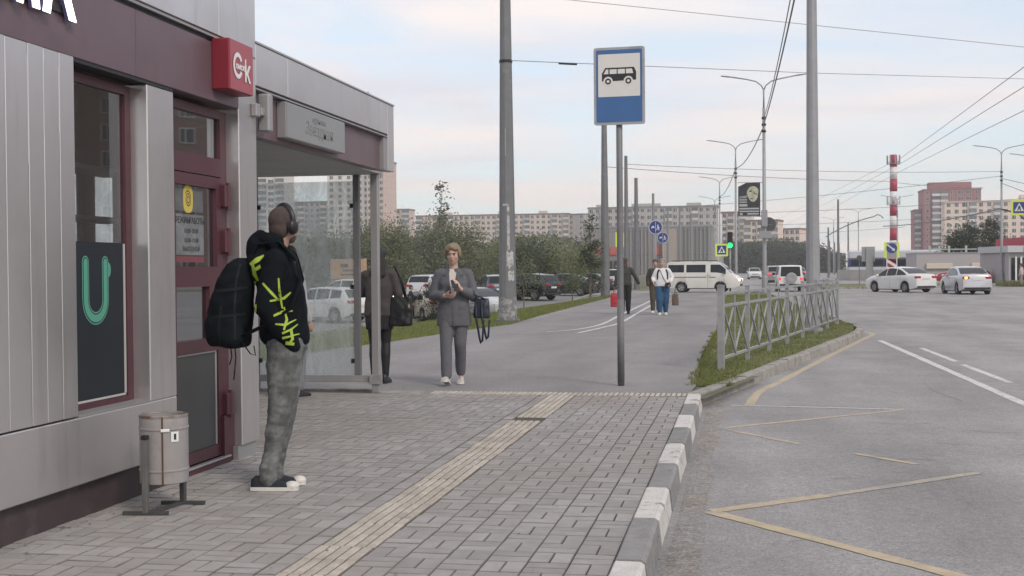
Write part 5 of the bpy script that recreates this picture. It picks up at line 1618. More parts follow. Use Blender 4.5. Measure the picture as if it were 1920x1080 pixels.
bl = [[(-0.145, 1.425, .02), (-0.10, 1.455, .03), (-0.06, 1.480, .012)], [(-0.13, 1.435, .016), (-0.12, 1.365, .026), (-0.10, 1.325, .014)], [(-0.115, 1.395, .02), (-0.08, 1.415, .022)], [(-0.13, 1.325, .03), (-0.13, 1.225, .034), (-0.125, 1.185, .02)], [(-0.15, 1.195, .03), (-0.11, 1.175, .03), (-0.105, 1.135, .012)]]
decal(man, hoodie, bl, Ms, m_lime2, 'back_print', 0.004, 0.75)
decal(man, hoodie, [[(-0.145, 1.17, .02), (-0.12, 1.13, .04), (-0.11, 1.08, .03), (-0.10, 1.03, .012)]], Ms, m_viol, 'back_print', 0.0035, 0.75)
# headphones
hp = thing('headphones', 'black over-ear headphones on the head of the man with the backpack', 'headphones', man.location + V((0, 0, 1.6)), R(-72))
def L2(p): return V(p) - V((0, 0, 1.6))
m_hp = mat('headphone_black', (0.010, 0.011, 0.016), 0.4)
pts = []
for i in range(17):
    a = PI * i / 16
    pts.append(L2(P(0.093 * math.cos(a), -0.005, 0.0 + 0.128 * math.sin(a))))
MB().tube(pts, [0.010 + 0.003 * math.sin(PI * i / 16) for i in range(17)], 10, flat=1.7).build('headband', m_hp, hp, True, world=False)
for q in (-1, 1):
    MB().ell(L2(P(q * 0.094, -0.006, -0.012)), (0.020, 0.037, 0.046), 18, 12, Mh).build('ear_cup', m_hp, hp, True, world=False)
    MB().ell(L2(P(q * 0.083, -0.006, -0.012)), (0.014, 0.041, 0.051), 18, 12, Mh).build('cushion', mat('cushion', (0.018, 0.018, 0.02), 0.7), hp, True, world=False)
# backpack
bk = thing('backpack', 'bulky black backpack worn by the man in the black hoodie', 'backpack', man.location + V((0, 0, 0.9)), R(-72))
m_bp = mat('backpack_fabric', (0.006, 0.009, 0.012), 0.85, spec=0.15, var=0.3, vs=6, bump=0.3, bs=200)
pm = MB()
def B(x, y, z): return (x, y, z - 0.9)
loft(pm, [(0, -0.255, B(0, 0, .90)[2], 0.10, 0.06), (0, -0.285, 0.02, 0.155, 0.12), (0, -0.285, 0.14, 0.165, 0.14), (0, -0.275, 0.30, 0.16, 0.135), (0, -0.25, 0.43, 0.15, 0.115), (0, -0.225, 0.53, 0.115, 0.085), (0, -0.21, 0.57, 0.05, 0.04)], 24, 2.6)
pm.ell((0, -0.395, 0.14), (0.13, 0.05, 0.13), 18, 12)
pm.ell((0.155, -0.26, 0.10), (0.035, 0.075, 0.10), 14, 10)
pack = fuse('pack', pm, m_bp, bk, 0.011, 3, 0.010, (8, 8, 8), 2)
Mk = frame_M((0.6, 0, 0), (0, 1, 0), (0, 0, 1))
m_seam = mat('pack_seam', (0.013, 0.015, 0.018), 0.7, spec=0.2)
decal(bk, pack, [[(-0.24, 0.06, .012), (-0.245, 0.25, .012), (-0.235, 0.42, .012), (-0.21, 0.53, .010)]], Mk, m_seam, 'zip_line', 0.004, 0.8)
decal(bk, pack, [[(-0.38, 0.20, .016), (-0.28, 0.21, .016), (-0.18, 0.22, .014)]], Mk, m_seam, 'compression_strap', 0.005, 0.8)
decal(bk, pack, [[(-0.36, 0.36, .016), (-0.27, 0.37, .016), (-0.17, 0.385, .014)]], Mk, m_seam, 'compression_strap', 0.005, 0.8)
decal(bk, pack, [[(-0.335, 0.03, .010), (-0.34, 0.15, .010), (-0.325, 0.27, .010)]], Mk, m_seam, 'pocket_seam', 0.004, 0.8)
for q in (-1, 1):
    stp = [B(q * 0.10, -0.16, 1.40), B(q * 0.115, -0.10, 1.555), B(q * 0.13, 0.03, 1.57), B(q * 0.14, 0.13, 1.47), B(q * 0.155, 0.165, 1.33), B(q * 0.20, 0.10, 1.15), B(q * 0.21, -0.05, 1.05), B(q * 0.16, -0.2, 0.98)]
    MB().tube([V(p_) for p_ in [(x, y, 0) + () for x, y, *_ in []]] or [V((a_[0], a_[1], a_[2])) for a_ in stp], 0.024, 8, flat=0.35).build('strap', m_bp, bk, True, world=False)
MB().tube([B(-0.03, -0.19, 1.42), B(-0.02, -0.2, 1.46), B(0.02, -0.2, 1.46), B(0.03, -0.19, 1.42)], 0.010, 8).build('grab_handle', m_bp, bk, True, world=False)
for (x, y, z1) in ((0.15, -0.25, 0.71), (0.10, -0.28, 0.80)):
    MB().tube([B(x, y, 0.93), B(x + 0.01, y + 0.01, 0.85), B(x + 0.005, y - 0.005, z1)], 0.014, 6, flat=0.25).build('loose_strap', m_bp, bk, True, world=False)
MB().tube([B(0.158, -0.2, 0.94), B(0.17, -0.15, 0.87), B(0.165, -0.12, 0.86), B(0.16, -0.13, 0.92)], 0.010, 6, flat=0.4).build('loose_strap', m_bp, bk, True, world=False)
MB().box(0.02, 0.075, -0.318, -0.312, 0.40, 0.42, 0.002).build('label_patch', mat('patch', (0.12, 0.12, 0.13), 0.6), bk, world=False)

# ---------------------------------------------------------------- woman in grey suit walking towards the camera
wo = thing('person', 'woman in grey trouser suit walking towards us looking up from her phone', 'person', (-3.45, 14.45, 0), R(186))
J = dict(anR=(0.075, 0.17, 0.095), anL=(-0.06, -0.13, 0.115), toeR=(0.09, 0.33, 0.085), toeL=(-0.07, 0.04, 0.035),
         knR=(0.085, 0.12, 0.49), knL=(-0.075, 0.03, 0.49), hipR=(0.085, 0, 0.88), hipL=(-0.085, 0, 0.88),
         shR=(0.175, -0.01, 1.335), shL=(-0.175, -0.01, 1.335), elR=(0.25, -0.01, 1.07), elL=(-0.25, 0.0, 1.06),
         wrR=(0.085, 0.185, 1.075), wrL=(-0.115, 0.20, 1.15), neck=(0, 0, 1.43), head=(0.0, 0.03, 1.575))
wob, P, Mh = figure(wo, J, m_skin2, 0.009, 0.97, head_yaw=R(-4), head_pitch=R(-6), female=True, hs=1.06,
                    hands={'R': dict(fwd=(-0.85, 0.35, -0.05), palm_n=(-0.2, -0.5, 0.8), side=(0.1, 0.6, 0.6), curl=0.5), 'L': dict(fwd=(0.25, 0.45, 0.55), palm_n=(0.75, -0.2, 0.3), side=(0.2, -0.4, 0.7), curl=0.75)})
m_blond = mat('blond_hair', (0.25, 0.185, 0.12), 0.65, var=0.4, vs=18, bump=0.6, bs=120)
hm = MB()
hm.ell(P(0, -0.022, 0.04), (0.092, 0.104, 0.095), 22, 16, Mh); hm.ell(P(0, -0.05, -0.03), (0.078, 0.072, 0.085), 20, 12, Mh)
hm.ell(P(0.01, 0.045, 0.085), (0.075, 0.055, 0.038), 18, 10, Mh); hm.ell(P(0.045, 0.066, 0.058), (0.040, 0.028, 0.026), 14, 10, Mh); hm.ell(P(-0.035, 0.07, 0.064), (0.045, 0.026, 0.022), 14, 10, Mh)
for q in (-1, 1): hm.ell(P(q * 0.08, 0.005, 0.008), (0.019, 0.048, 0.058), 14, 10, Mh)
fuse('hair', hm, m_blond, wo, 0.008, 1, 0.005, (26, 26, 16), 4)
m_suit = mat('grey_suit', (0.115, 0.117, 0.132), 0.9, var=0.12, vs=20, bump=0.2, bs=300)
m_suit2 = mat('grey_suit_lapel', (0.098, 0.10, 0.115), 0.9, var=0.12, vs=20)
cm = MB()
coat(cm, J, [(-0.38, 0.212, 0.132, 0.0), (-0.25, 0.21, 0.135), (0.0, 0.198, 0.138), (0.25, 0.18, 0.13), (0.5, 0.178, 0.13), (0.75, 0.185, 0.135), (0.94, 0.17, 0.105), (1.06, 0.115, 0.085), (1.14, 0.07, 0.07)], (0.064, 0.064, 0.055), 2.5, 0.80)
jacket = fuse('jacket', cm, m_suit, wo, 0.010, 3, 0.007, (8, 8, 5), 8)
# opening with cream top, lapels, buttons, pocket flaps
Mf = frame_M((0, 0.6, 0), (-1, 0, 0), (0, 0, 1))
m_cream = mat('cream_top', (0.60, 0.54, 0.49), 0.8, var=0.06, vs=10)
decal(wo, jacket, [[(0.005, 1.405, .10), (0.003, 1.34, .11), (0.0, 1.22, .08), (-0.003, 1.10, .04), (-0.003, 1.04, .008)]], Mf, m_cream, 'top', 0.003, 0.7)
decal(wo, jacket, [[(-0.003, 1.06, .004), (-0.004, 0.95, .005), (-0.003, 0.80, .006), (0.0, 0.72, .010)]], Mf, mat('suit_gap', (0.05, 0.05, 0.055), 0.9), 'jacket_edge', 0.003, 0.7)
for q in (-1, 1):
    decal(wo, jacket, [[(q * 0.05, 1.40, .03), (q * 0.066, 1.34, .045), (q * 0.062, 1.26, .055), (q * 0.035, 1.15, .03), (q * 0.008, 1.05, .008)]], Mf, m_suit2, 'lapel', 0.007, 0.7)
    decal(wo, jacket, [[(q * 0.085, 1.305, .010), (q * 0.125, 1.325, .010)]], Mf, mat('suit_gap', ()), 'lapel_notch', 0.0075, 0.7)
    decal(wo, jacket, [[(q * 0.075, 0.93, .035), (q * 0.155, 0.925, .035)]], Mf, m_suit2, 'pocket_flap', 0.006, 0.7)
jm = MB()
legs(jm, J, (0.102, 0.074, 0.062), True, 0.98)
tr = fuse('trousers', jm, m_suit, wo, 0.010, 2, 0.005, (8, 8, 5), 9)
for s in 'LR': shoe(wo, J['an' + s], J['toe' + s], mat('sneaker_grey', (0.45, 0.44, 0.44), 0.7, var=0.3, vs=18), m_rub, 0.26, None, 0.08)
phone = thing('phone', 'dark phone held up by the woman in the grey suit', 'phone', wo.location + V((0, 0, 1.1)), R(186))
pc = V((-0.045, 0.265, 0.12))
Mp = Matrix.Rotation(R(-40), 3, 'X') @ Matrix.Rotation(R(15), 3, 'Z')
ph = MB().box(-0.038, 0.038, -0.075, 0.075, -0.004, 0.004, 0.003); ph.v = [tuple(Mp @ V(p) + pc) for p in ph.v]
ph.build('case', m_black, phone, world=False)
ps = MB().box(-0.034, 0.034, -0.07, 0.07, 0.0042, 0.0046); ps.v = [tuple(Mp @ V(p) + pc) for p in ps.v]
ps.build('screen', mat('screen_glass', (0.02, 0.022, 0.03), 0.1), phone, world=False)
def handbag(name, label, loc, rz, w, h, d, m, straps, z0):
    t = thing(name, label, 'bag', loc, rz)
    b = MB()
    loft(b, [(0, 0, z0, w * 0.92, d * 0.9), (0, 0, z0 + 0.02, w, d), (0, 0, z0 + h * 0.6, w * 0.95, d * 0.9), (0, 0, z0 + h, w * 0.85, d * 0.35)], 24, 4)
    fuse('bag_body', b, m, t, 0.010, 2, 0.008, (9, 9, 9), 3)
    for pts in straps: MB().tube([V(p) for p in pts], 0.011, 6, flat=0.5).build('strap', m, t, True, world=False)
    return t


m_navy = mat('navy_leather', (0.012, 0.018, 0.035), 0.45, var=0.2, vs=8)
handbag('handbag', 'dark navy handbag with dangling straps on the forearm of the suited woman', wo.location + V((0, 0, 0)), R(186), 0.10, 0.24, 0.055, m_navy, [], 0.80)
hb = bpy.data.objects['handbag']
hb.location = wo.matrix_basis @ V((0, 0, 0)) if False else wo.location + (Matrix.Rotation(R(186), 3, 'Z') @ V((-0.345, 0.06, 0)))
MB().tube([V((0.06, 0, 1.03)), V((0.09, 0.02, 1.12)), V((0.11, 0.03, 1.14)), V((0.07, 0.05, 1.08)), V((-0.04, 0.02, 1.03))], 0.010, 6).build('handle', m_navy, hb, True, world=False)
for dxx, z1 in ((-0.05, 0.545), (0.02, 0.50)):
    MB().tube([V((dxx + 0.05, 0.055, 1.0)), V((dxx + 0.04, 0.075, 0.8)), V((dxx, 0.065, z1 + 0.05)), V((dxx - 0.012, 0.06, z1)), V((dxx - 0.03, 0.06, z1 + 0.03)), V((dxx - 0.05, 0.065, 0.78))], 0.013, 6, flat=0.4).build('loose_strap', m_navy, hb, True, world=False)

# ---------------------------------------------------------------- woman in black, back to us, behind the shelter post
wb = thing('person', 'woman in dark blouse and short black skirt with long dark hair behind the shelter post', 'person', (-4.42, 14.55, 0), R(8))
J = dict(anR=(0.075, -0.02, 0.10), anL=(-0.075, 0.03, 0.10), toeR=(0.095, 0.13, 0.035), toeL=(-0.09, 0.18, 0.035),
         knR=(0.075, 0.02, 0.49), knL=(-0.075, 0.04, 0.49), hipR=(0.085, 0.0, 0.88), hipL=(-0.085, 0, 0.88),
         shR=(0.17, 0, 1.325), shL=(-0.17, 0, 1.325), elR=(0.245, -0.02, 1.09), elL=(-0.23, 0.08, 1.10),
         wrR=(0.25, 0.06, 0.86), wrL=(-0.12, 0.26, 1.1), neck=(0, 0, 1.42), head=(0, 0.03, 1.55))
_, P, Mh = figure(wb, J, m_skin2, 0.012, 0.98, female=True, head_pitch=R(-8))
m_dhair = mat('dark_hair', (0.014, 0.011, 0.011), 0.55, var=0.3, vs=20, bump=0.5, bs=90)
hm = MB(); hm.ell(P(0, -0.02, 0.03), (0.09, 0.105, 0.098), 20, 14, Mh)
loft(hm, [(0, -0.085, 1.27, 0.075, 0.02), (0, -0.085, 1.33, 0.10, 0.03), (0, -0.06, 1.45, 0.092, 0.05), (0, -0.015, 1.58, 0.08, 0.08)], 18, 2.2)
fuse('hair', hm, m_dhair, wb, 0.01, 2, 0.006, (26, 26, 8), 2)
m_dkblouse = mat('dark_blouse', (0.06, 0.051, 0.052), 0.9, var=0.2, vs=12)
cm = MB(); coat(cm, J, [(-0.12, 0.19, 0.135), (0.1, 0.18, 0.135), (0.35, 0.168, 0.125), (0.7, 0.175, 0.125), (0.94, 0.15, 0.10), (1.06, 0.10, 0.08), (1.14, 0.065, 0.065)], (0.062, 0.058, 0.045), 2.4, 0.95)
fuse('blouse', cm, m_dkblouse, wb, 0.012, 3, 0.008, (8, 8, 6), 1)
sk = MB(); loft(sk, [(0, 0, 0.66, 0.17, 0.135), (0, 0, 0.77, 0.175, 0.14), (0, 0, 0.88, 0.175, 0.132), (0, 0, 0.99, 0.15, 0.115)], 24, 2.3)
fuse('skirt', sk, mat('black_skirt', (0.014, 0.014, 0.018), 0.85), wb, 0.012, 2, 0.006, (9, 9, 4), 6)
tg = MB()
for s in 'LR':
    a, b, c = V(J['hip' + s]), V(J['kn' + s]), V(J['an' + s])
    cap(tg, mix(a, b, .3), b, 0.083, 0.058, 14); cap(tg, b, mix(b, c, .35) + V((0, -.012, 0)), 0.058, 0.06, 14); cap(tg, mix(b, c, .35) + V((0, -.012, 0)), c, 0.06, 0.042, 14)
fuse('tights', tg, mat('black_tights', (0.012, 0.011, 0.012), 0.6), wb, 0.011, 2)
for s in 'LR': shoe(wb, J['an' + s], J['toe' + s], mat('black_leather', (0.012, 0.012, 0.013), 0.35), m_black, 0.26, None, 0.10)
tb = handbag('tote_bag', 'large black tote bag on the shoulder of the woman behind the shelter post', wb.location + (Matrix.Rotation(R(8), 3, 'Z') @ V((0.28, -0.06, 0))), R(8), 0.145, 0.36, 0.06, mat('black_leather', ()), [[(0.06, 0.02, 1.05), (0.0, 0.04, 1.28), (-0.09, 0.05, 1.44), (-0.08, 0.10, 1.40), (0.0, 0.08, 1.2), (0.04, 0.05, 1.05)]], 0.70)

# ---------------------------------------------------------------- person in grey jacket behind the dirty glass
def simple_person(label, loc, rz, top, bottom, hair, shoes_m, h=1.68, female=False, arms=None, stride=0.0, long_hair=False, coat_len=-0.05, voxel=0.014, build_face=False, head_yaw=0.0, skin=m_skin, slv=0.97, wide=1.0, leg_r=(0.115, 0.09, 0.07)):
    t = thing('person', label, 'person', loc, rz)
    k = h / 1.70
    J = dict(anR=(0.085, stride, 0.09), anL=(-0.085, -stride, 0.09), toeR=(0.10, stride + 0.16, 0.035), toeL=(-0.10, -stride + 0.16, 0.035),
             knR=(0.09, stride * 0.6 + 0.03, 0.48), knL=(-0.09, -stride * 0.5 + 0.03, 0.48), hipR=(0.09, 0, 0.89), hipL=(-0.09, 0, 0.89),
             shR=(0.18, 0, 1.355), shL=(-0.18, 0, 1.355), elR=(0.255, -0.03, 1.11), elL=(-0.255, -0.03, 1.11), wrR=(0.25, 0.07, 0.87), wrL=(-0.25, 0.07, 0.87), neck=(0, 0, 1.45), head=(0, 0.03, 1.585))
    if arms: J.update(arms)
    J = {a: V(b) * k for a, b in J.items()}
    _, P, Mh = figure(t, J, skin, voxel, 0.95 * k, head_yaw=head_yaw, female=female, build_face=build_face)
    hm = MB(); hm.ell(P(0, -0.018, 0.038), (0.085, 0.10, 0.092), 18, 12, Mh); hm.ell(P(0, -0.05, -0.02), (0.075, 0.065, 0.075), 16, 10, Mh)
    if long_hair: hm.ell(P(0, -0.07, -0.13), (0.085, 0.04, 0.13), 16, 10, Mh)
    fuse('hair', hm, hair, t, 0.012, 1, 0.006, (22, 22, 14), 4)
    cm = MB(); coat(cm, J, [(coat_len, 0.19 * wide, 0.135 * wide), (0.1, 0.19 * wide, 0.14 * wide), (0.4, 0.18 * wide, 0.135 * wide), (0.75, 0.182, 0.13), (0.94, 0.155, 0.10), (1.06, 0.10, 0.08), (1.14, 0.065, 0.065)], (0.064, 0.062, 0.050), 2.4, slv)
    j = fuse('jacket', cm, top, t, voxel, 3, 0.010, (8, 8, 6), 1)
    jm = MB(); legs(jm, J, leg_r, True, 1.0)
    fuse('trousers', jm, bottom, t, voxel, 2, 0.007, (7, 7, 9), 9)
    for s in 'LR': shoe(t, J['an' + s], J['toe' + s], shoes_m, m_rub if shoes_m.name.startswith('white') else m_black, 0.27 * k, None, 0.085)
    return t, j, J


m_wjk = mat('light_jacket', (0.42, 0.42, 0.43), 0.9, var=0.15, vs=8)
m_blkj = mat('black_cloth', (0.018, 0.018, 0.02), 0.9, var=0.2, vs=9)
m_brnh = mat('brown_hair', (0.07, 0.045, 0.032), 0.7, var=0.3, vs=20)
m_bjean = mat('pale_jeans', (0.20, 0.21, 0.24), 0.9, var=0.15, vs=9)
simple_person('person in light grey jacket behind the backpack man, half hidden', (-4.93, 12.80, 0), R(-25), m_wjk, m_bjean, m_brnh, mat('black_leather', ()), 1.66, True, stride=0.06, coat_len=-0.25)
handbag('shoulder_bag', 'black bag at the hip of the person in the light grey jacket', (-4.76, 12.60, 0), R(-20), 0.14, 0.24, 0.05, mat('black_leather', ()), [[(0.05, 0, 0.98), (0.0, 0.02, 1.2), (-0.08, 0.08, 1.43)]], 0.74)

# ---------------------------------------------------------------- walkers farther along the path
m_wtop = mat('white_top', (0.66, 0.65, 0.66), 0.85, var=0.05, vs=8)
m_btr = mat('blue_trousers', (0.028, 0.085, 0.165), 0.85, var=0.15, vs=6)
m_greyh = mat('grey_hair', (0.26, 0.21, 0.185), 0.7, var=0.3, vs=18)
m_wsho = mat('white_shoes', (0.66, 0.65, 0.63), 0.7)
wt_, wj, JW = simple_person('walker in white top and wide blue trousers coming along the path', (-2.38, 36.7, 0), R(184), m_wtop, m_btr, m_greyh, m_wsho, 1.66, True, stride=0.07, slv=0.62, wide=1.18, build_face=True,
                            arms=dict(elR=(0.29, -0.02, 1.12), wrR=(0.27, 0.16, 0.98), elL=(-0.29, -0.02, 1.12), wrL=(-0.22, 0.19, 0.95)), leg_r=(0.130, 0.105, 0.072), skin=m_skin2)
Mf2 = frame_M((0, 0.6, 0), (-1, 0, 0), (0, 0, 1))
decal(wt_, wj, [[(-0.10, 1.35, .05), (-0.14, 1.25, .05), (-0.15, 1.05, .04)], [(0.10, 1.35, .05), (0.14, 1.25, .05), (0.15, 1.05, .04)]], Mf2, m_blkj, 'dark_yoke', 0.006, 0.7)
decal(wt_, wj, [[(-0.08, 1.33, .018), (0.02, 1.1, .018), (0.10, 0.95, .018)]], Mf2, m_brnh, 'strap', 0.012, 0.7)
hbw = handbag('shoulder_bag', 'small dark bag at the waist of the walker in white', wt_.location + V((0.17, -0.23, 0)), R(184), 0.09, 0.12, 0.04, m_blkj, [], 0.84)
sb = handbag('shopping_bag', 'brown bag hanging beside the walker in blue trousers', wt_.location + V((0.37, 0.05, 0)), R(170), 0.10, 0.34, 0.07, mat('brown_bag', (0.13, 0.095, 0.075), 0.8, var=0.2, vs=9), [[(0.03, 0, 0.55), (0.0, 0, 0.90), (-0.03, 0, 0.55)]], 0.28)
simple_person('person in dark brown clothes walking right behind the walker in white', (-2.70, 38.3, 0), R(182), mat('brown_coat', (0.06, 0.05, 0.04), 0.9, var=0.2, vs=7), mat('brown_trousers', (0.075, 0.062, 0.05), 0.9, var=0.2, vs=7), m_brnh, mat('white_shoes', ()), 1.66, True, stride=0.08)
pr_, pj, _ = simple_person('person in dark jacket walking away behind the bus stop post', (-3.56, 37.4, 0), R(6), mat('dark_jacket', (0.045, 0.045, 0.045), 0.85, var=0.2, vs=7), m_blkj, m_brnh, m_blkj, 1.72, True, stride=0.06, long_hair=True,
                           arms=dict(elR=(0.30, -0.04, 1.13), wrR=(0.40, 0.02, 0.92), wrL=(-0.30, 0.0, 0.86)))
handbag('red_bag', 'red bag carried low by the person behind the bus stop post', (-3.90, 37.35, 0), R(6), 0.11, 0.42, 0.07, mat('red_bag', (0.36, 0.015, 0.03), 0.6, var=0.15, vs=6), [[(0.03, 0, 0.60), (0.02, 0, 0.82), (-0.03, 0, 0.60)]], 0.22)
simple_person('person in dark clothes standing between the parked cars', (-15.6, 56.5, -1.03), R(-70), m_blkj, m_blkj, m_brnh, m_blkj, 1.72, False, stride=0.05)
simple_person('pale clothed person beside the right hand building', (19.4, 92.5, -0.13), R(60), mat('pale_pink', (0.45, 0.38, 0.36), 0.9), mat('khaki', (0.25, 0.22, 0.2), 0.9), m_brnh, m_blkj, 1.65, True)
# ================================================================ VEHICLES
def interp(pts, x):
    if x <= pts[0][0]: return pts[0][1]
    for i in range(len(pts) - 1):
        if x <= pts[i + 1][0]:
            t = (x - pts[i][0]) / max(1e-6, pts[i + 1][0] - pts[i][0])
            return pts[i][1] + (pts[i + 1][1] - pts[i][1]) * t
    return pts[-1][1]


m_tyre = mat('tyre', (0.02, 0.02, 0.021), 0.85, var=0.2, vs=10)
m_rim = mat('wheel_rim', (0.33, 0.33, 0.335), 0.35, metal=0.6)
m_cglass = mat('car_glass', (0.012, 0.014, 0.017), 0.08, spec=0.4)
m_tail = mat('tail_light', (0.34, 0.012, 0.022), 0.2, coat=0.5)
m_tailon = mat('tail_light_on', (0.85, 0.06, 0.08), 0.2, emit=0.6)
m_blink = mat('blinker_on', (1.0, 0.42, 0.10), 0.2, emit=2.0)
m_headl = mat('headlight', (0.55, 0.56, 0.58), 0.1, coat=1.0)
m_headon = mat('headlight_on', (1.0, 0.86, 0.72), 0.2, emit=1.2)
m_plastic = mat('car_plastic', (0.028, 0.028, 0.03), 0.6)
m_plate = mat('number_plate', (0.62, 0.62, 0.6), 0.5)


def wheel_mesh(r, w):
    a = MB().lathe([(r * 0.62, -w / 2 + 0.01), (r * 0.66, -w / 2), (r * 0.93, -w / 2), (r, -w / 2 + 0.03), (r, w / 2 - 0.03), (r * 0.93, w / 2), (r * 0.66, w / 2), (r * 0.62, w / 2 - 0.01)], 28, axis='y', caps=False).mesh('tyre', m_tyre, True)
    rm = MB().lathe([(0.0, 0.3 * w), (r * 0.16, 0.32 * w), (r * 0.2, 0.22 * w), (r * 0.2, -0.22 * w), (0, -0.25 * w)], 16, axis='y')
    rm.lathe([(r * 0.54, -w * 0.42), (r * 0.635, -w * 0.44), (r * 0.635, w * 0.44), (r * 0.54, w * 0.42), (r * 0.54, -w * 0.42)], 28, axis='y', caps=False)
    for k in range(5):
        t = 2 * PI * k / 5
        c_, s_ = math.cos(t), math.sin(t)
        for q in (-0.14, 0.14):
            p0 = V((r * 0.12 * math.cos(t + q), 0.27 * w, r * 0.12 * math.sin(t + q))); p1 = V((r * 0.58 * math.cos(t + q * 1.3), 0.27 * w, r * 0.58 * math.sin(t + q * 1.3)))
            rm.bar(p0, p1, 0.045 * r / 0.31, 0.03, up=(0, 1, 0))
            p0.y = p1.y = -0.27 * w
            rm.bar(p0, p1, 0.045 * r / 0.31, 0.03, up=(0, 1, 0))
    return a, rm.mesh('rim', m_rim), MB().lathe([(0, -0.1 * w), (r * 0.6, -0.1 * w), (r * 0.6, 0.1 * w), (0, 0.1 * w)], 20, axis='y').mesh('brake', m_plastic)


def car(label, loc, rz, S, paint, name='car', group=None, lights=(), z=-0.13, cat='car'):
    """S: L, W, top outline, belt line, wheel x, wheel radius, pillars..., local +X is the front."""
    t = thing(name, label, cat, (loc[0], loc[1], z), rz, group)
    L, W = S['L'], S['W']
    H = max(p[1] for p in S['top'])
    r, wx = S['r'], S['wheels']
    sill = S.get('sill', 0.22)
    xs = sorted(set([-L / 2 + L * i / 60 for i in range(61)] + [w + d for w in wx for d in (-r - 0.07, -r - 0.068, r + 0.068, r + 0.07, -r * .9, -r * .6, -r * .3, 0, r * .3, r * .6, r * .9)]))
    xs = [x for x in xs if -L / 2 <= x <= L / 2]

    def sec(x):
        top = interp(S['top'], x)
        belt = min(interp(S['belt'], x), top - 0.015)
        e = abs(x) / (L / 2)
        hw = W / 2 * (1 - 0.16 * max(0, (e - 0.62) / 0.38) ** 2.2)
        g = max(0.0, min(1.0, (top - belt) / (H - interp(S['belt'], 0))))
        wr = hw * (0.94 - S.get('tumble', 0.20) * g)
        bot = interp(S['bottom'], x) if 'bottom' in S else sill + 0.10 * max(0, (e - 0.85) / 0.15)
        arch = bot
        for w_ in wx:
            d = abs(x - w_)
            if d < r + 0.069: arch = max(arch, r + math.sqrt((r + 0.069) ** 2 - d * d))
        return top, belt, hw, wr, bot, min(arch, belt - 0.05)

    def side_y(x, zq):
        top, belt, hw, wr, bot, arch = sec(x)
        if zq <= belt: return hw * (0.975 if zq > belt - 0.03 else 1.0)
        tq = (zq - belt) / max(0.02, top - 0.04 - belt)
        return hw * 0.965 + (wr - hw * 0.965) * min(1, tq)

    rows = []
    for x in xs:
        top, belt, hw, wr, bot, arch = sec(x)
        mid = arch + (belt - arch) * 0.5
        h_ = [(0, bot if arch <= bot + 1e-6 else arch), (hw * 0.55, arch), (hw * 0.965, arch), (hw * 0.995, arch + (belt - arch) * 0.2), (hw * 1.0, mid), (hw * 0.992, arch + (belt - arch) * 0.82), (hw * 0.965, belt),
              (hw * 0.965 + (wr - hw * 0.965) * 0.5, belt + (top - 0.04 - belt) * 0.5), (wr, top - 0.04), (wr * 0.93, top - 0.012), (wr * 0.6, top), (0, top + 0.012)]
        rows.append(h_)
    K = len(rows[0])
    vs, fs = [], []
    for i, x in enumerate(xs):
        for (y, zq) in rows[i]: vs.append((x, -y, zq))
        for (y, zq) in rows[i]: vs.append((x, y, zq))
    for i in range(len(xs) - 1):
        a, b = i * 2 * K, (i + 1) * 2 * K
        for j in range(K - 1):
            fs.append((a + j, b + j, b + j + 1, a + j + 1))
            fs.append((a + K + j, a + K + j + 1, b + K + j + 1, b + K + j))
    e = (len(xs) - 1) * 2 * K
    fs.append(tuple(list(range(K)) + list(range(2 * K - 1, K, -1)))); fs.append(tuple([e + j for j in range(K)] + [e + j for j in range(2 * K - 1, K, -1)]))
    body = MB().add(vs, fs).build('body', paint, t, True, world=False)
    flat_shade_angle(body, 38)
    # glass
    for (xa, xb) in S['windows']:
        for q in (-1, 1):
            vv, ff = [], []
            n = 10
            cols = 0
            for i in range(n + 1):
                x = xa + (xb - xa) * i / n
                top, belt, hw, wr, bot, arch = sec(x)
                lo, hi = belt + 0.035, top - 0.085
                if S.get('wtop'): hi = min(hi, S['wtop'])
                if hi - lo < 0.01: hi = lo + 0.01
                for k in range(4):
                    zq = lo + (hi - lo) * k / 3
                    vv.append((x, q * (side_y(x, zq) + 0.006), zq))
                cols += 1
            for i in range(cols - 1):
                for k in range(3): ff.append((i * 4 + k, i * 4 + k + 1, (i + 1) * 4 + k + 1, (i + 1) * 4 + k) if q < 0 else (i * 4 + k, (i + 1) * 4 + k, (i + 1) * 4 + k + 1, i * 4 + k + 1))
            MB().add(vv, ff).build('side_window', m_cglass, t, True, world=False, fix=False)
    for nm, (xa, xb) in (('windscreen', S['wind']), ('rear_window', S['rear'])):
        vv, ff = [], []
        n = 8
        for i in range(n + 1):
            x = xa + (xb - xa) * i / n
            top, belt, hw, wr, bot, arch = sec(x)
            for k in range(7):
                u = -1 + 2 * k / 6
                nx = 0.012 if nm == 'windscreen' else -0.012
                vv.append((x + nx, u * wr * 0.90, top - 0.0 + (0.012 if abs(u) < .9 else 0.004)))
        for i in range(n):
            for k in range(6): ff.append((i * 7 + k, i * 7 + k + 1, (i + 1) * 7 + k + 1, (i + 1) * 7 + k))
        MB().add(vv, ff).build(nm, m_cglass, t, True, world=False)
    # wheels
    ty, rm, br = wheel_mesh(r, 0.21)
    for w_ in wx:
        for q in (-1, 1):
            o = new_obj('wheel', ty, t, (w_, q * (W / 2 - 0.125), r))
            new_obj('rim', rm, o); new_obj('brake_disc', br, o)
        MB().box(w_ - r * 1.05, w_ + r * 1.05, -W / 2 + 0.26, W / 2 - 0.26, sill + 0.02, r * 1.9).build('wheel_arch', m_plastic, t, world=False)
    MB().box(wx[0] + r, wx[1] - r, -W / 2 * 0.93, W / 2 * 0.93, sill - 0.05, sill + 0.02).build('underside', m_plastic, t, world=False)
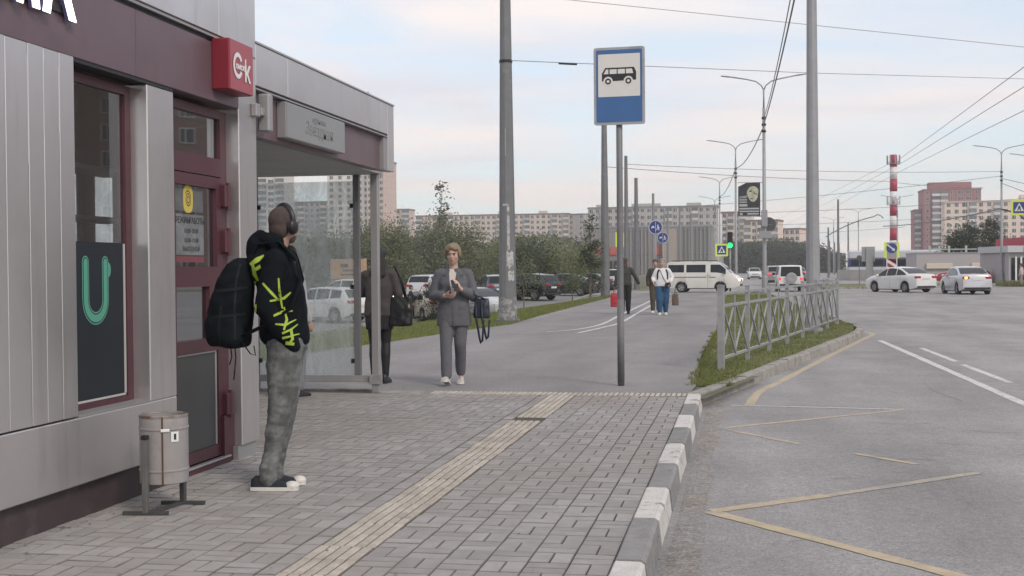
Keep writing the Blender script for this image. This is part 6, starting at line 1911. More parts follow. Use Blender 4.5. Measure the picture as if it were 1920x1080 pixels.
    # lamps, bumpers, plates, mirrors, handles
    xr, xf = -L / 2, L / 2
    zr, zf = S['tail'], S['head']
    wr_ = W / 2 * 0.84
    for q in (-1, 1):
        on = 'brake' in lights or ('blinkL' in lights and q > 0)
        mm = m_tailon if 'brake' in lights else m_tail
        tl_ = MB().box(xr - 0.012, xr + S.get('tail_d', 0.20), min(q * wr_ * S.get('tail_in', 0.55), q * wr_ * 1.035), max(q * wr_ * S.get('tail_in', 0.55), q * wr_ * 1.035), zr - S.get('tail_h', 0.07), zr + S.get('tail_h', 0.07), 0.02).build('tail_light', mm, t, world=False)
        if 'blinkL' in lights and q > 0:
            MB().ell((xr - 0.012, q * wr_ * 0.80, zr), (0.03, 0.09, 0.06), 12, 8).build('indicator', m_blink, t, True, world=False)
        MB().box(xf - 0.34, xf + 0.01, min(q * wr_ * 0.62, q * wr_ * 1.03), max(q * wr_ * 0.62, q * wr_ * 1.03), zf - 0.075, zf + 0.065, 0.025).build('headlight', m_headon if 'head' in lights else m_headl, t, world=False)
        xm = S['mirror']
        zb = interp(S['belt'], xm)
        MB().ell((xm, q * (W / 2 + 0.09), zb + 0.08), (0.07, 0.10, 0.075), 12, 8).build('mirror', S.get('mirror_m', paint), t, True, world=False)
        for xh in S['handles']:
            MB().box(xh - 0.09, xh + 0.09, min(q * side_y(xh, zb - 0.1), q * (side_y(xh, zb - 0.1) + 0.03)), max(q * side_y(xh, zb - 0.1), q * (side_y(xh, zb - 0.1) + 0.03)), interp(S['belt'], xh) - 0.125, interp(S['belt'], xh) - 0.095).build('door_handle', paint, t, world=False)
        for xd in S['doors']:
            top, belt, hw, wr, bot, arch = sec(xd)
            z0_ = max(arch, sill) + 0.04
            vv = [(xd + dd, q * (hw * f_ + 0.002), zz3) for f_, zz3 in ((0.992, z0_), (1.0, z0_ + (belt - z0_) * .5), (0.985, belt - 0.01)) for dd in (-0.006, 0.006)]
            MB().add(vv, [(0, 1, 3, 2), (2, 3, 5, 4)]).build('door_gap', m_plastic, t, world=False, fix=False)
    MB().box(xr - 0.02, xr + 0.04, -0.26, 0.26, S.get('plate_z', zr - 0.16) - 0.056, S.get('plate_z', zr - 0.16) + 0.056).build('number_plate', m_plate, t, world=False)
    MB().box(xr - 0.015, xr + 0.25, -W / 2 * 0.80, W / 2 * 0.80, sill + 0.08, sill + 0.20, 0.03).build('rear_bumper', m_plastic, t, world=False)
    MB().box(xf - 0.25, xf + 0.012, -W / 2 * 0.72, W / 2 * 0.72, sill + 0.10, sill + 0.26, 0.03).build('front_bumper', m_plastic, t, world=False)
    MB().box(xf - 0.2, xf + 0.015, -W / 2 * 0.45, W / 2 * 0.45, zf - 0.07, zf + 0.03, 0.02).build('grille', m_plastic, t, world=False)
    return t


SEDAN = dict(L=4.4, W=1.74, r=0.31, wheels=(-1.32, 1.30), sill=0.20,
             top=[(-2.2, 0.86), (-2.17, 1.0), (-2.05, 1.06), (-1.55, 1.09), (-1.0, 1.34), (-0.65, 1.45), (-0.1, 1.49), (0.35, 1.45), (0.70, 1.30), (1.20, 1.03), (1.75, 0.93), (2.05, 0.82), (2.2, 0.66)],
             belt=[(-2.2, 0.95), (-1.4, 0.98), (0.0, 0.94), (1.2, 0.90), (2.2, 0.7)], windows=((-1.42, -0.62), (-0.55, 0.22), (0.28, 1.0)), wind=(0.40, 1.18), rear=(-1.55, -0.80), tail=0.88, head=0.68, tail_d=0.32,
             mirror=0.86, handles=(-0.75, 0.2), doors=(-1.0, -0.1, 0.95), plate_z=0.80)
SUV = dict(L=4.3, W=1.80, r=0.345, wheels=(-1.28, 1.30), sill=0.26,
           top=[(-2.15, 0.80), (-2.13, 1.05), (-2.02, 1.18), (-1.75, 1.52), (-1.62, 1.60), (-1.0, 1.66), (0.0, 1.67), (0.45, 1.62), (0.75, 1.48), (1.20, 1.13), (1.8, 1.04), (2.05, 0.92), (2.15, 0.72)],
           belt=[(-2.15, 1.10), (-1.5, 1.13), (0.0, 1.05), (1.2, 1.02), (2.15, 0.8)], windows=((-1.66, -1.02), (-0.92, -0.1), (-0.02, 0.95)), wind=(0.50, 1.18), rear=(-2.03, -1.72), tail=0.98, head=0.80, tail_d=0.42, tail_h=0.07,
           mirror=0.80, handles=(-0.75, 0.15), doors=(-1.0, -0.06, 0.95), plate_z=0.80)
JEEP = dict(L=3.75, W=1.68, r=0.35, wheels=(-1.08, 1.10), sill=0.30, tumble=0.09,
            top=[(-1.87, 0.85), (-1.86, 1.05), (-1.83, 1.50), (-1.76, 1.60), (-1.0, 1.64), (0.1, 1.63), (0.4, 1.58), (0.72, 1.12), (1.6, 1.02), (1.8, 0.95), (1.87, 0.7)],
            belt=[(-1.87, 1.02), (0.7, 1.02), (1.87, 0.8)], windows=((-1.65, -0.62), (-0.5, 0.45)), wind=(0.38, 0.72), rear=(-1.865, -1.80), tail=0.80, head=0.78, tail_d=0.06, tail_h=0.09, tail_in=0.78, mirror=0.45, handles=(-0.4,), doors=(-0.55, 0.6), plate_z=0.62, mirror_m=m_plastic)
VAN = dict(L=4.62, W=1.68, r=0.315, wheels=(-1.30, 1.12), sill=0.27, tumble=0.10, wtop=1.72,
           top=[(-2.31, 0.9), (-2.30, 1.4), (-2.24, 1.80), (-2.1, 1.90), (-1.0, 1.93), (0.6, 1.91), (1.05, 1.84), (1.35, 1.62), (1.78, 1.17), (2.1, 1.02), (2.25, 0.90), (2.31, 0.68)],
           belt=[(-2.31, 1.22), (0.9, 1.20), (1.5, 1.10), (2.31, 0.8)], windows=((-2.12, -1.12), (-0.98, 0.22), (0.52, 1.46)), wind=(1.12, 1.76), rear=(-2.305, -2.25), tail=0.95, head=0.78, tail_d=0.08, tail_h=0.13, mirror=1.38, handles=(0.45,), doors=(-1.05, 0.35, 1.35), plate_z=0.7, mirror_m=m_plastic)
m_cw = mat('paint_white', (0.66, 0.655, 0.64), 0.28, coat=0.6, var=0.03, vs=1)
m_cv = mat('paint_cream_white', (0.60, 0.58, 0.54), 0.35, coat=0.4, var=0.06, vs=2, stain=(0.42, 0.37, 0.31), ss=1.2, st=(0.55, 0.85))
m_cs = mat('paint_silver', (0.52, 0.525, 0.55), 0.25, metal=0.25, coat=0.6)
m_cb = mat('paint_dark_blue', (0.03, 0.04, 0.075), 0.22, coat=0.8)
m_ck = mat('paint_black', (0.012, 0.014, 0.018), 0.2, coat=0.8)
m_cbe = mat('paint_beige', (0.42, 0.37, 0.30), 0.3, coat=0.5)
m_cg = mat('paint_grey', (0.2, 0.2, 0.21), 0.3, coat=0.5)

van = car('cream white minibus crossing behind the walkers, headlight on', (-2.45, 77.6), R(-7), VAN, m_cv, 'minibus', lights=('head',), cat='van')
for q in (-1, 1):
    MB().box(-2.1, 0.25, min(q * 0.835, q * 0.848), max(q * 0.835, q * 0.848), 0.93, 0.97).build('side_moulding', m_plastic, van, world=False)
    MB().box(0.42, 0.85, min(q * 0.835, q * 0.848), max(q * 0.835, q * 0.848), 0.92, 0.96).build('side_moulding', m_plastic, van, world=False)
for x in (-1.6, -0.6, 0.45):
    MB().bar((x, -0.72, 1.955), (x, 0.72, 1.955), 0.04).build('roof_rack_bar', m_plastic, van, world=False)
for q in (-1, 1): MB().bar((-1.9, q * 0.70, 1.975), (0.8, q * 0.70, 1.965), 0.035).build('roof_rack_rail', m_plastic, van, world=False)
car('white sedan turning away at the junction, seen from its left side', (9.05, 75.3), R(124), SEDAN, m_cw)
car('silver sedan with left indicator lit at the right of the junction', (11.75, 69.6), R(96), SEDAN, m_cs, lights=('blinkL',))
jp = car('boxy white off-roader seen from behind through the railing', (2.80, 79.5), R(91), JEEP, m_cw, lights=('brake',))
MB().lathe([(0.0, -0.10), (0.2, -0.12), (0.33, -0.10), (0.34, 0.08), (0.0, 0.08)], 24, (-1.98, -0.05, 0.86), 'x').build('spare_wheel', mat('spare_cover', (0.3, 0.3, 0.31), 0.5), jp, world=False)
for k, (lab, x, y, rz, S, p, li) in enumerate([
    ('white car coming towards us on the far road left of the lamp post', 1.35, 165, R(-88), SEDAN, m_cw, ()), ('dark car with brake lights just left of the white off-roader', 2.65, 108, R(92), SUV, m_cg, ('brake',)),
    ('red lit car far ahead above the white off-roader', 5.9, 140, R(90), SEDAN, m_cg, ('brake',)), ('far pale car on the road beside the lamp post', 4.6, 150, R(91), SUV, m_cw, ('brake',)),
    ('red car top showing above the silver sedan', 18.6, 112, R(178), SEDAN, mat('paint_red', (0.30, 0.02, 0.03), 0.3, coat=0.5), ()),
    ('dark car parked before the right hand building', 24.0, 99, R(150), SUV, m_ck, ())]):
    car(lab, (x, y), rz, S, p, lights=li, group='cars on the far road')
GP = 'cars parked beyond the lawn'
for lab, x, y, rz, S, p in [
    ('white crossover parked behind the dirty glass, its tail to us', -19.6, 56.0, R(155), SUV, m_cw), ('white car roof showing behind the white crossover', -22.3, 67.5, R(158), SUV, m_cw),
    ('white car partly hidden by the shelter post', -17.9, 59.5, R(118), SUV, m_cw), ('pale silver car behind the woman in black', -19.6, 76, R(80), SUV, m_cs),
    ('beige sedan with red tail light left of the conifer bush', -14.9, 57.2, R(125), SEDAN, m_cbe), ('dark blue hatchback left of the big dark pole', -15.1, 74.0, R(112), SUV, m_cb),
    ('black car just right of the big dark pole', -13.4, 76.0, R(150), SUV, m_ck), ('black sedan parked broadside behind the sapling', -11.9, 82, R(172), SEDAN, m_ck),
    ('pale car nose right of the suited woman', -13.0, 59.0, R(-35), SEDAN, m_cs), ('black sedan nose behind the black broadside sedan', -11.3, 88.5, R(172), SEDAN, m_ck),
    ('silver roofed car far behind the white crossover', -24.0, 74, R(160), SEDAN, m_cs), ('white off-roader facing us behind the bus stop post', -9.3, 90, R(-80), JEEP, m_cw)]:
    car(lab, (x, y), rz, S, p, group=GP, z=lot_z(y) if x < -9.5 else -0.3)
# long white and blue bus behind the pale wall
bus = thing('bus', 'long white bus with dark blue window band behind the pale wall', 'bus', (20.4, 176, -0.13), R(179))
m_busw = mat('bus_white', (0.50, 0.51, 0.54), 0.4); m_busb = mat('bus_blue', (0.035, 0.045, 0.16), 0.35)
MB().box(-6.2, 6.2, -1.25, 1.25, 0.35, 1.5, 0.12).build('body', m_busw, bus, world=False)
MB().box(-6.18, 6.18, -1.24, 1.24, 1.502, 2.55, 0.03).build('window_band', m_busb, bus, world=False)
MB().box(-6.2, 6.2, -1.25, 1.25, 2.552, 3.75, 0.2).build('roof', m_busw, bus, world=False)
for k in range(8):
    MB().box(-5.8 + k * 1.48, -5.8 + k * 1.48 + 1.3, 1.242, 1.25, 1.65, 2.45).build('window', m_cglass, bus, world=False)
ty, rm, br = wheel_mesh(0.48, 0.28)
for x in (-3.4, 3.8):
    for q in (-1, 1):
        o = new_obj('wheel', ty, bus, (x, q * 1.1, 0.48)); new_obj('rim', rm, o)
# ================================================================ BUILDINGS
def panel_mat(name, col, joint, bw, bh, var=0.05):
    if name in MATS: return MATS[name]
    m = mat(name, col, 0.9, var=var, vs=0.12)
    t = m.node_tree
    b = t.nodes['Principled BSDF']
    src = b.inputs['Base Color'].links[0].from_socket
    co = N(t, 'ShaderNodeTexCoord')
    sp_ = N(t, 'ShaderNodeSeparateXYZ'); t.links.new(co.outputs['Object'], sp_.inputs[0])
    facs = []
    for out, size in ((sp_.outputs['X'], bw), (sp_.outputs['Z'], bh)):
        dv = N(t, 'ShaderNodeMath', operation='DIVIDE'); dv.inputs[1].default_value = size; t.links.new(out, dv.inputs[0])
        fr_ = N(t, 'ShaderNodeMath', operation='FRACT'); t.links.new(dv.outputs[0], fr_.inputs[0])
        lt = N(t, 'ShaderNodeMath', operation='LESS_THAN'); lt.inputs[1].default_value = 0.055; t.links.new(fr_.outputs[0], lt.inputs[0])
        facs.append(lt)
    mxm = N(t, 'ShaderNodeMath', operation='MAXIMUM'); t.links.new(facs[0].outputs[0], mxm.inputs[0]); t.links.new(facs[1].outputs[0], mxm.inputs[1])
    mx = N(t, 'ShaderNodeMix', data_type='RGBA'); mx.inputs['B'].default_value = (*joint, 1)
    t.links.new(mxm.outputs[0], mx.inputs['Factor']); t.links.new(src, mx.inputs['A']); t.links.new(mx.outputs['Result'], b.inputs['Base Color'])
    return m


m_wpane = mat('window_pane', (0.045, 0.048, 0.055), 0.15, spec=0.8, rand=0.6)
m_wframe = mat('window_frame', (0.62, 0.60, 0.56), 0.6, rand=0.2)
m_balc = mat('balcony_cream', (0.56, 0.50, 0.42), 0.8, rand=0.18)
m_balg = mat('balcony_glass', (0.14, 0.145, 0.15), 0.2, rand=0.5)
m_void = mat('balcony_void', (0.03, 0.027, 0.026), 0.8)
m_roofb = mat('roof_brown', (0.17, 0.105, 0.08), 0.8)
def win_mesh(w, h):
    b = MB()
    b.box(-w / 2, w / 2, -0.04, 0.1, 0, h)
    b.cur = 1
    f = 0.09
    for x0, x1, z0, z1 in ((-w / 2 - f, w / 2 + f, -f, -0.001), (-w / 2 - f, w / 2 + f, h + 0.001, h + f), (-w / 2 - f, -w / 2 - 0.001, 0, h), (w / 2 + 0.001, w / 2 + f, 0, h), (w * 0.1, w * 0.1 + 0.1, 0.01, h - 0.01)):
        b.box(x0, x1, -0.10, 0.1, z0, z1)
    return b.mesh('window', [m_wpane, m_wframe])


def balc_mesh(w, h, rail):
    b = MB()
    b.box(-w / 2, w / 2, -0.05, 0.1, 0, h - 0.25)          # dark opening behind
    b.cur = 1
    b.box(-w / 2 - 0.05, w / 2 + 0.05, -1.1, -0.06, -0.12, 1.02)   # parapet box
    b.cur = 2
    b.box(-w / 2 + 0.1, w / 2 - 0.1, -1.02, -0.95, 1.03, h - 0.32)   # glazing
    return b.mesh('balcony', [m_void, rail, m_balg])


def block(name, label, x, y, w, h, d, rz, wall, pattern, fh=2.85, z_from=6.0, win=(1.5, 1.5), rail=None, roof=None, group=None, roof_h=0.7, bump_roof=(), z0=-0.9):
    t = thing(name, label, 'building', (x, y, z0), rz, group)
    MB().box(-w / 2, w / 2, 0, d, 0, h).build('wall', wall, t, world=False)
    rf = MB().box(-w / 2 - 0.25, w / 2 + 0.25, -0.25, d + 0.25, h + 0.002, h + roof_h).build('roof', roof or m_roofb, t, world=False)
    for (bx0, bx1, bh) in bump_roof:
        MB().box(bx0, bx1, d * 0.3, d * 0.7, h + roof_h + 0.002, h + roof_h + bh).build('roof_house', wall, rf, world=False)
    n = len(pattern)
    cw = w / n
    wm = win_mesh(*win); w2 = win_mesh(cw * 0.62, win[1]); bmx = balc_mesh(cw * 0.92, fh, rail or m_balc)
    nf = int((h - 0.4) / fh)
    for f_ in range(nf):
        zf_ = h - (nf - f_) * fh + 0.3
        if zf_ < z_from: continue
        for i, ch in enumerate(pattern):
            cx = -w / 2 + cw * (i + 0.5)
            if ch == 'w': new_obj('window', wm, t, (cx, 0, zf_ + 0.75))
            elif ch == 'd': new_obj('window', w2, t, (cx, 0, zf_ + 0.75))
            elif ch == 'b': new_obj('balcony', bmx, t, (cx, 0, zf_))
    return t


p_beige = panel_mat('panels_beige', (0.60, 0.50, 0.42), (0.46, 0.38, 0.32), 3.2, 2.85)
p_grey = panel_mat('panels_grey', (0.40, 0.38, 0.37), (0.31, 0.295, 0.29), 3.2, 2.85)
p_pink = panel_mat('panels_pinkish', (0.58, 0.44, 0.38), (0.46, 0.34, 0.30), 3.0, 2.85)
p_white = panel_mat('panels_white', (0.68, 0.64, 0.61), (0.54, 0.51, 0.49), 3.0, 2.85)
p_red = panel_mat('brick_red', (0.30, 0.115, 0.12), (0.26, 0.10, 0.105), 3.0, 2.8)
p_cream = panel_mat('brick_cream', (0.70, 0.57, 0.47), (0.62, 0.50, 0.42), 3.0, 2.8)
m_railr = mat('balcony_red', (0.42, 0.10, 0.05), 0.7, rand=0.2)
m_railw = mat('balcony_white', (0.55, 0.53, 0.50), 0.7, rand=0.15)
# towers seen past the kiosk
block('tower_block', 'pale tower block behind the left edge of the dirty pane', -218, 540, 17, 51, 16, R(4), p_white, 'wbdb', z_from=20, rail=m_railw)
block('tower_block', 'low grey block between the two towers behind the dirty pane', -216, 600, 30, 37.5, 14, R(2), p_grey, 'wwbwwwbwww', z_from=14)
tb_ = block('tower_block', 'white tower block with orange red balconies above the shelter post', -178, 540, 20, 52, 18, R(8), p_white, 'wwwbw', z_from=10, rail=m_railw)
tb2 = block('tower_block', 'narrow pinkish tower wing with orange red balconies right of the shelter post', -164.6, 538, 8.5, 52, 16, R(-4), p_pink, 'wbw', z_from=10, rail=m_railr)
block('apartment_block', 'small brown block right beside the pinkish tower wing', -187, 660, 8.5, 36, 12, 0, p_pink, 'wb', z_from=14, rail=m_railw)
block('apartment_block', 'low pinkish end block with balconies behind the tall sparse tree', -176, 690, 22, 33.5, 14, R(3), p_pink, 'bwwwb', z_from=12, rail=m_railw)
block('apartment_block', 'long beige nine storey block with cream balconies behind the trees', -129, 640, 77, 31.2, 13, R(0), p_beige, 'wwwdbwwdwbwwdbwwdwbwwdwbwb', z_from=9, rail=m_balc, bump_roof=((-30, -26, 1.6), (0, 4, 1.6), (22, 26, 1.6)))
block('apartment_block', 'grey end wing at the right of the long beige block', -87, 645, 9, 31.0, 30, R(-22), p_grey, 'w w', z_from=9)
block('apartment_block', 'grey panel block behind the shopping hall and round signs', -37.5, 515, 54, 27.6, 13, 0, p_grey, 'wwbwwwdbwwwwbwwdbwww', z_from=9, rail=m_railw, roof=mat('roof_grey', (0.2, 0.19, 0.19), 0.8), bump_roof=((-9, 3, 1.4), (14, 20, 1.4), (-24, -20, 1.2)))
block('apartment_block', 'pale stepped block just left of the banner lamp', -3.0, 540, 13, 26, 12, R(-6), p_white, 'wbwbw', z_from=9, rail=m_balc)
block('apartment_block', 'cream balconied block behind the banner lamp pole', 7.0, 520, 14, 21.5, 12, R(-12), p_cream, 'bwbwb', z_from=6, rail=m_balc)
block('apartment_block', 'pinkish cream block left of the big pale pole', 19.0, 560, 12, 19.0, 22, R(-25), p_cream, 'wbwww', z_from=6, rail=m_balc)
# right hand high-rises
rb = block('high_rise', 'tall red brick high-rise with pale balconies at the right', 95.5, 600, 25.5, 37.6, 18, R(0), p_red, 'wbbwddw', z_from=6, rail=m_railw, roof=mat('roof_red', (0.22, 0.07, 0.075), 0.7), bump_roof=((-9.5, 9.5, 3.4),), win=(1.4, 1.5))
block('high_rise', 'lower red wing at the left of the red high-rise', 82.3, 606, 5.5, 28.5, 14, 0, p_red, 'bw', z_from=6, rail=m_railw, roof=mat('roof_red', ()))
block('high_rise', 'cream brick apartment block in front of the red high-rise', 107, 556, 43, 29.6, 14, R(-3), p_cream, 'wwdbwwbwwwbww', z_from=6, rail=m_railw, roof=mat('roof_cream', (0.5, 0.42, 0.35), 0.8), win=(1.5, 1.6), bump_roof=((10, 16, 2.4),))

# block across the road to the right, mirrored in the kiosk glass
block('apartment_block', 'brown brick block across the road mirrored in the kiosk window', 62, 118, 70, 24, 13, R(-38), panel_mat('brick_brown', (0.26, 0.19, 0.16), (0.22, 0.165, 0.14), 3.0, 2.85), 'wdwwdwwwwdwwdwdww', z_from=1.0, rail=m_railw)
# ---- shopping hall with red band
mall = thing('shopping_hall', 'low grey shopping hall with red band behind the round signs', 'building', (-20, 260, -0.9))
m_mall = panel_mat('hall_cladding', (0.25, 0.235, 0.225), (0.20, 0.19, 0.185), 1.5, 5.0)
MB().box(-13.6, 13.4, 0, 30, 0, 11.0).build('wall', m_mall, mall, world=False)
MB().box(-13.7, 13.5, -0.12, 30.1, 11.002, 11.4).build('coping', m_polel, mall, world=False)
m_mred = mat('hall_red', (0.45, 0.10, 0.075), 0.5, var=0.15, vs=0.6)
for x0, x1 in ((-13.6, -6.5), (1.2, 5.4)):
    n = int((x1 - x0) / 1.4)
    for k in range(n):
        MB().box(x0 + k * (x1 - x0) / n + 0.05, x0 + (k + 1) * (x1 - x0) / n - 0.05, -0.25, -0.02, 5.2, 6.9).build('red_panel', m_mred, mall, world=False)
MB().box(3.2, 6.2, -1.2, -0.03, 0.0, 10.6).build('pylon', mat('hall_beige', (0.34, 0.30, 0.26), 0.8, var=0.1, vs=0.4), mall, world=False)
for k in range(9):
    MB().box(-6.0 + k * 0.78, -5.75 + k * 0.78, -0.3, -0.02, 0, 10.9).build('fin', mat('fin_grey', (0.27, 0.26, 0.26), 0.7), mall, world=False)
for k in range(8):
    MB().box(7.0 + k * 0.8, 7.25 + k * 0.8, -0.3, -0.02, 0, 10.9).build('fin', mat('fin_green', (0.2, 0.22, 0.215), 0.6), mall, world=False)
for k in range(6):
    MB().box(-13.2 + k * 1.2, -12.2 + k * 1.2, -0.06, 0.02, 0.2, 4.0).build('window', m_cglass, mall, world=False)
# parapet wall along the path beyond the side street
par = thing('parapet_wall', 'low grey concrete wall running away beside the path', 'wall', (-8.3, 93, -0.13))
for k in range(24):
    MB().box(-0.1, 0.1, k * 3.0 + 0.02, k * 3.0 + 2.98, 0.0, 0.95, 0.02).build('wall_panel', m_kc, par, world=False)
MB().box(-8.15, -4.5, 84, 200, -0.3, -0.10).build('far_path', m_path); tag(bpy.data.objects['far_path'], kind='structure')
sheet('far_lawn', [(-8.1, 86), (-6.6, 86), (-5.6, 200), (-8.1, 200)], -0.09, m_lawn)

# ---- right side: pale walls, shop with red roof band
pw = thing('pale_wall', 'long pale concrete wall behind the sedans', 'wall', (9.5, 140, -0.13))
for k in range(6):
    a_ = V((10.4, 142, 0)).lerp(V((17.0, 130, 0)), k / 6); b_ = V((10.4, 142, 0)).lerp(V((17.0, 130, 0)), (k + 0.985) / 6)
    MB().bar(a_ + V((0, 0, 0.40)), b_ + V((0, 0, 0.40)), 0.2, 1.3).build('wall_panel', mat('pale_concrete', (0.42, 0.40, 0.37), 0.9, var=0.1, vs=0.6), pw)
dep = thing('depot_building', 'flat pale depot wall with cream boards behind the silver sedan', 'building', (20.5, 126, -0.13))
m_dep = mat('depot_wall', (0.40, 0.375, 0.375), 0.9, var=0.06, vs=0.4)
MB().box(-3.8, 3.6, 0, 8, 0, 2.75).build('wall', m_dep, dep, world=False)
MB().box(-3.85, 3.65, -0.06, 8.1, 2.752, 2.85).build('coping', m_polel, dep, world=False)
for x0, x1 in ((-2.9, -0.45), (1.3, 2.6)):
    MB().box(x0, x1, -0.25, -0.01, 1.25, 1.78, 0.03).build('board', mat('cream_board', (0.62, 0.54, 0.44), 0.7), dep, world=False)
for x in (-2.5, -1.6, -0.7, 0.9):
    MB().box(x - 0.09, x + 0.09, 0.3, 0.5, 2.86, 3.5).build('roof_post', mat('rail_pale', (0.42, 0.45, 0.42), 0.6), dep, world=False)
MB().box(-2.5, 1.9, 0.35, 0.45, 3.1, 3.2).build('roof_rail', mat('rail_pale', ()), dep, world=False)
shop = thing('shop', 'pale shop with red roof band and dark glazing at the right picture edge', 'shop', (24.0, 108, -0.13), R(6))
m_shop = mat('shop_wall', (0.38, 0.36, 0.365), 0.8, var=0.06, vs=0.5)
MB().box(-2.4, 6, 0, 8, 0, 2.6).build('wall', m_shop, shop, world=False)
MB().box(-2.6, 6, -0.4, 8, 2.602, 3.15).build('fascia', mat('shop_fascia', (0.5, 0.49, 0.5), 0.7), shop, world=False)
MB().box(-1.2, 6, -0.5, 7.5, 3.152, 3.85).build('roof_band', mat('shop_red', (0.40, 0.02, 0.05), 0.5), shop, world=False)
for k in range(6):
    MB().box(-2.2 + k * 0.42, -1.93 + k * 0.42, -0.08, 0.02, 0.3, 2.15).build('window', m_cglass, shop, world=False)
    MB().box(-1.92 + k * 0.42, -1.79 + k * 0.42, -0.15, -0.01, 0.2, 2.25).build('mullion', m_whi if False else m_white, shop, world=False)
for k in range(4):
    MB().box(0.9 + k * 0.6, 1.25 + k * 0.6, -0.08, 0.02, 0.1, 2.2).build('door', m_cglass, shop, world=False)
text_mesh('100', 0.62, 0.02, m_mred, 'shop_sign', shop, frame_M((-0.95, -0.43, 2.86), (1, 0, 0), (0, 0, 1)), bold=0.02)
# ---- red and white banded telecom mast
mast = thing('telecom_mast', 'red and white banded telecom mast with antennas on top', 'mast', (26.55, 230, -0.13))
m_mr = mat('mast_red', (0.36, 0.02, 0.055), 0.5, var=0.1, vs=1); m_mw = mat('mast_white', (0.68, 0.66, 0.66), 0.5, var=0.06, vs=1)
zt = 21.6
for k in range(10):
    z1, z0_ = zt - k * 2.2, zt - (k + 1) * 2.2
    if k == 9: z0_ = 0
    rr = lambda z: 0.72 - 0.10 * z / 22
    MB().lathe([(rr(z0_), z0_ + 0.002), (rr(z1), z1)], 20).build('band', m_mr if k % 2 == 0 else m_mw, mast, True, world=False)
m_ant = mat('antenna', (0.30, 0.26, 0.28), 0.6)
for zc, n, m in ((20.6, 8, m_ant), (13.3, 8, mat('antenna_pale', (0.5, 0.49, 0.5), 0.6))):
    MB().lathe([(1.0, zc - 0.7), (1.05, zc - 0.7), (1.05, zc - 0.62), (1.0, zc - 0.62)], 20, caps=False).build('ring', m, mast, world=False)
    for k in range(n):
        a = 2 * PI * k / n + 0.2
        MB().cbox((1.15 * math.cos(a), 1.15 * math.sin(a), zc + 0.1), (0.16, 0.24, 1.6), a, 0.03).build('antenna', m, mast, world=False)
        MB().bar((0.6 * math.cos(a), 0.6 * math.sin(a), zc - 0.6), (1.1 * math.cos(a), 1.1 * math.sin(a), zc - 0.1), 0.08).build('strut', m, mast, world=False)
# brown notice board in the car park
nbd = thing('notice_board', 'tan notice board on posts behind the dirty glass', 'board', (-23.8, 72, lot_z(72)))
MB().box(-1.15, 1.15, -0.04, 0.04, 1.55, 2.75).build('panel', mat('tan_board', (0.40, 0.27, 0.17), 0.8, var=0.12, vs=2), nbd, world=False)
for x, z, w_, h_ in ((-0.25, 2.35, 0.5, 0.22), (0.1, 2.05, 0.9, 0.12), (0.05, 1.8, 1.1, 0.1)):
    MB().box(x - w_ / 2, x + w_ / 2, -0.05, -0.041, z - h_ / 2, z + h_ / 2).build('print', mat('board_print', (0.10, 0.07, 0.06), 0.8, var=0.6, vs=6), nbd, world=False)
for x in (-1.05, 1.05): MB().bar((x, 0.06, -0.1), (x, 0.06, 2.8), 0.08).build('post', m_polel, nbd, world=False)
# parking kerb line
lk = tag(MB().box(-12.5, -9.6, 46, 48, -1.2, -1.0).build('lot_kerb', m_bed), kind='structure')
for k in range(22):
    y = 50 + k * 1.5
    ex_ = lambda q: -6.35 - lawn_w(q) - 0.15
    MB().bar((ex_(y), y, lot_z(y) + 0.05), (ex_(y + 1.5), y + 1.46, lot_z(y + 1.5) + 0.05), 0.18, 0.2).build('kerb_stone', m_kc, lk)
# ================================================================ TREES AND BUSHES
def leaf(mb, p, s, rg):
    d = V((rg.gauss(0, 1), rg.gauss(0, 1), rg.gauss(0, 0.8)))
    if d.length < 1e-3: d = V((1, 0, 0))
    d.normalize()
    u = d.cross(V((rg.gauss(0, 1), rg.gauss(0, 1), rg.gauss(0, 1))))
    if u.length < 1e-3: u = V((0, 0, 1))
    u.normalize()
    w = s * 0.42
    p = V(p)
    mb.add([p - d * s, p + u * w, p + d * s, p - u * w], [(0, 1, 2, 3)])


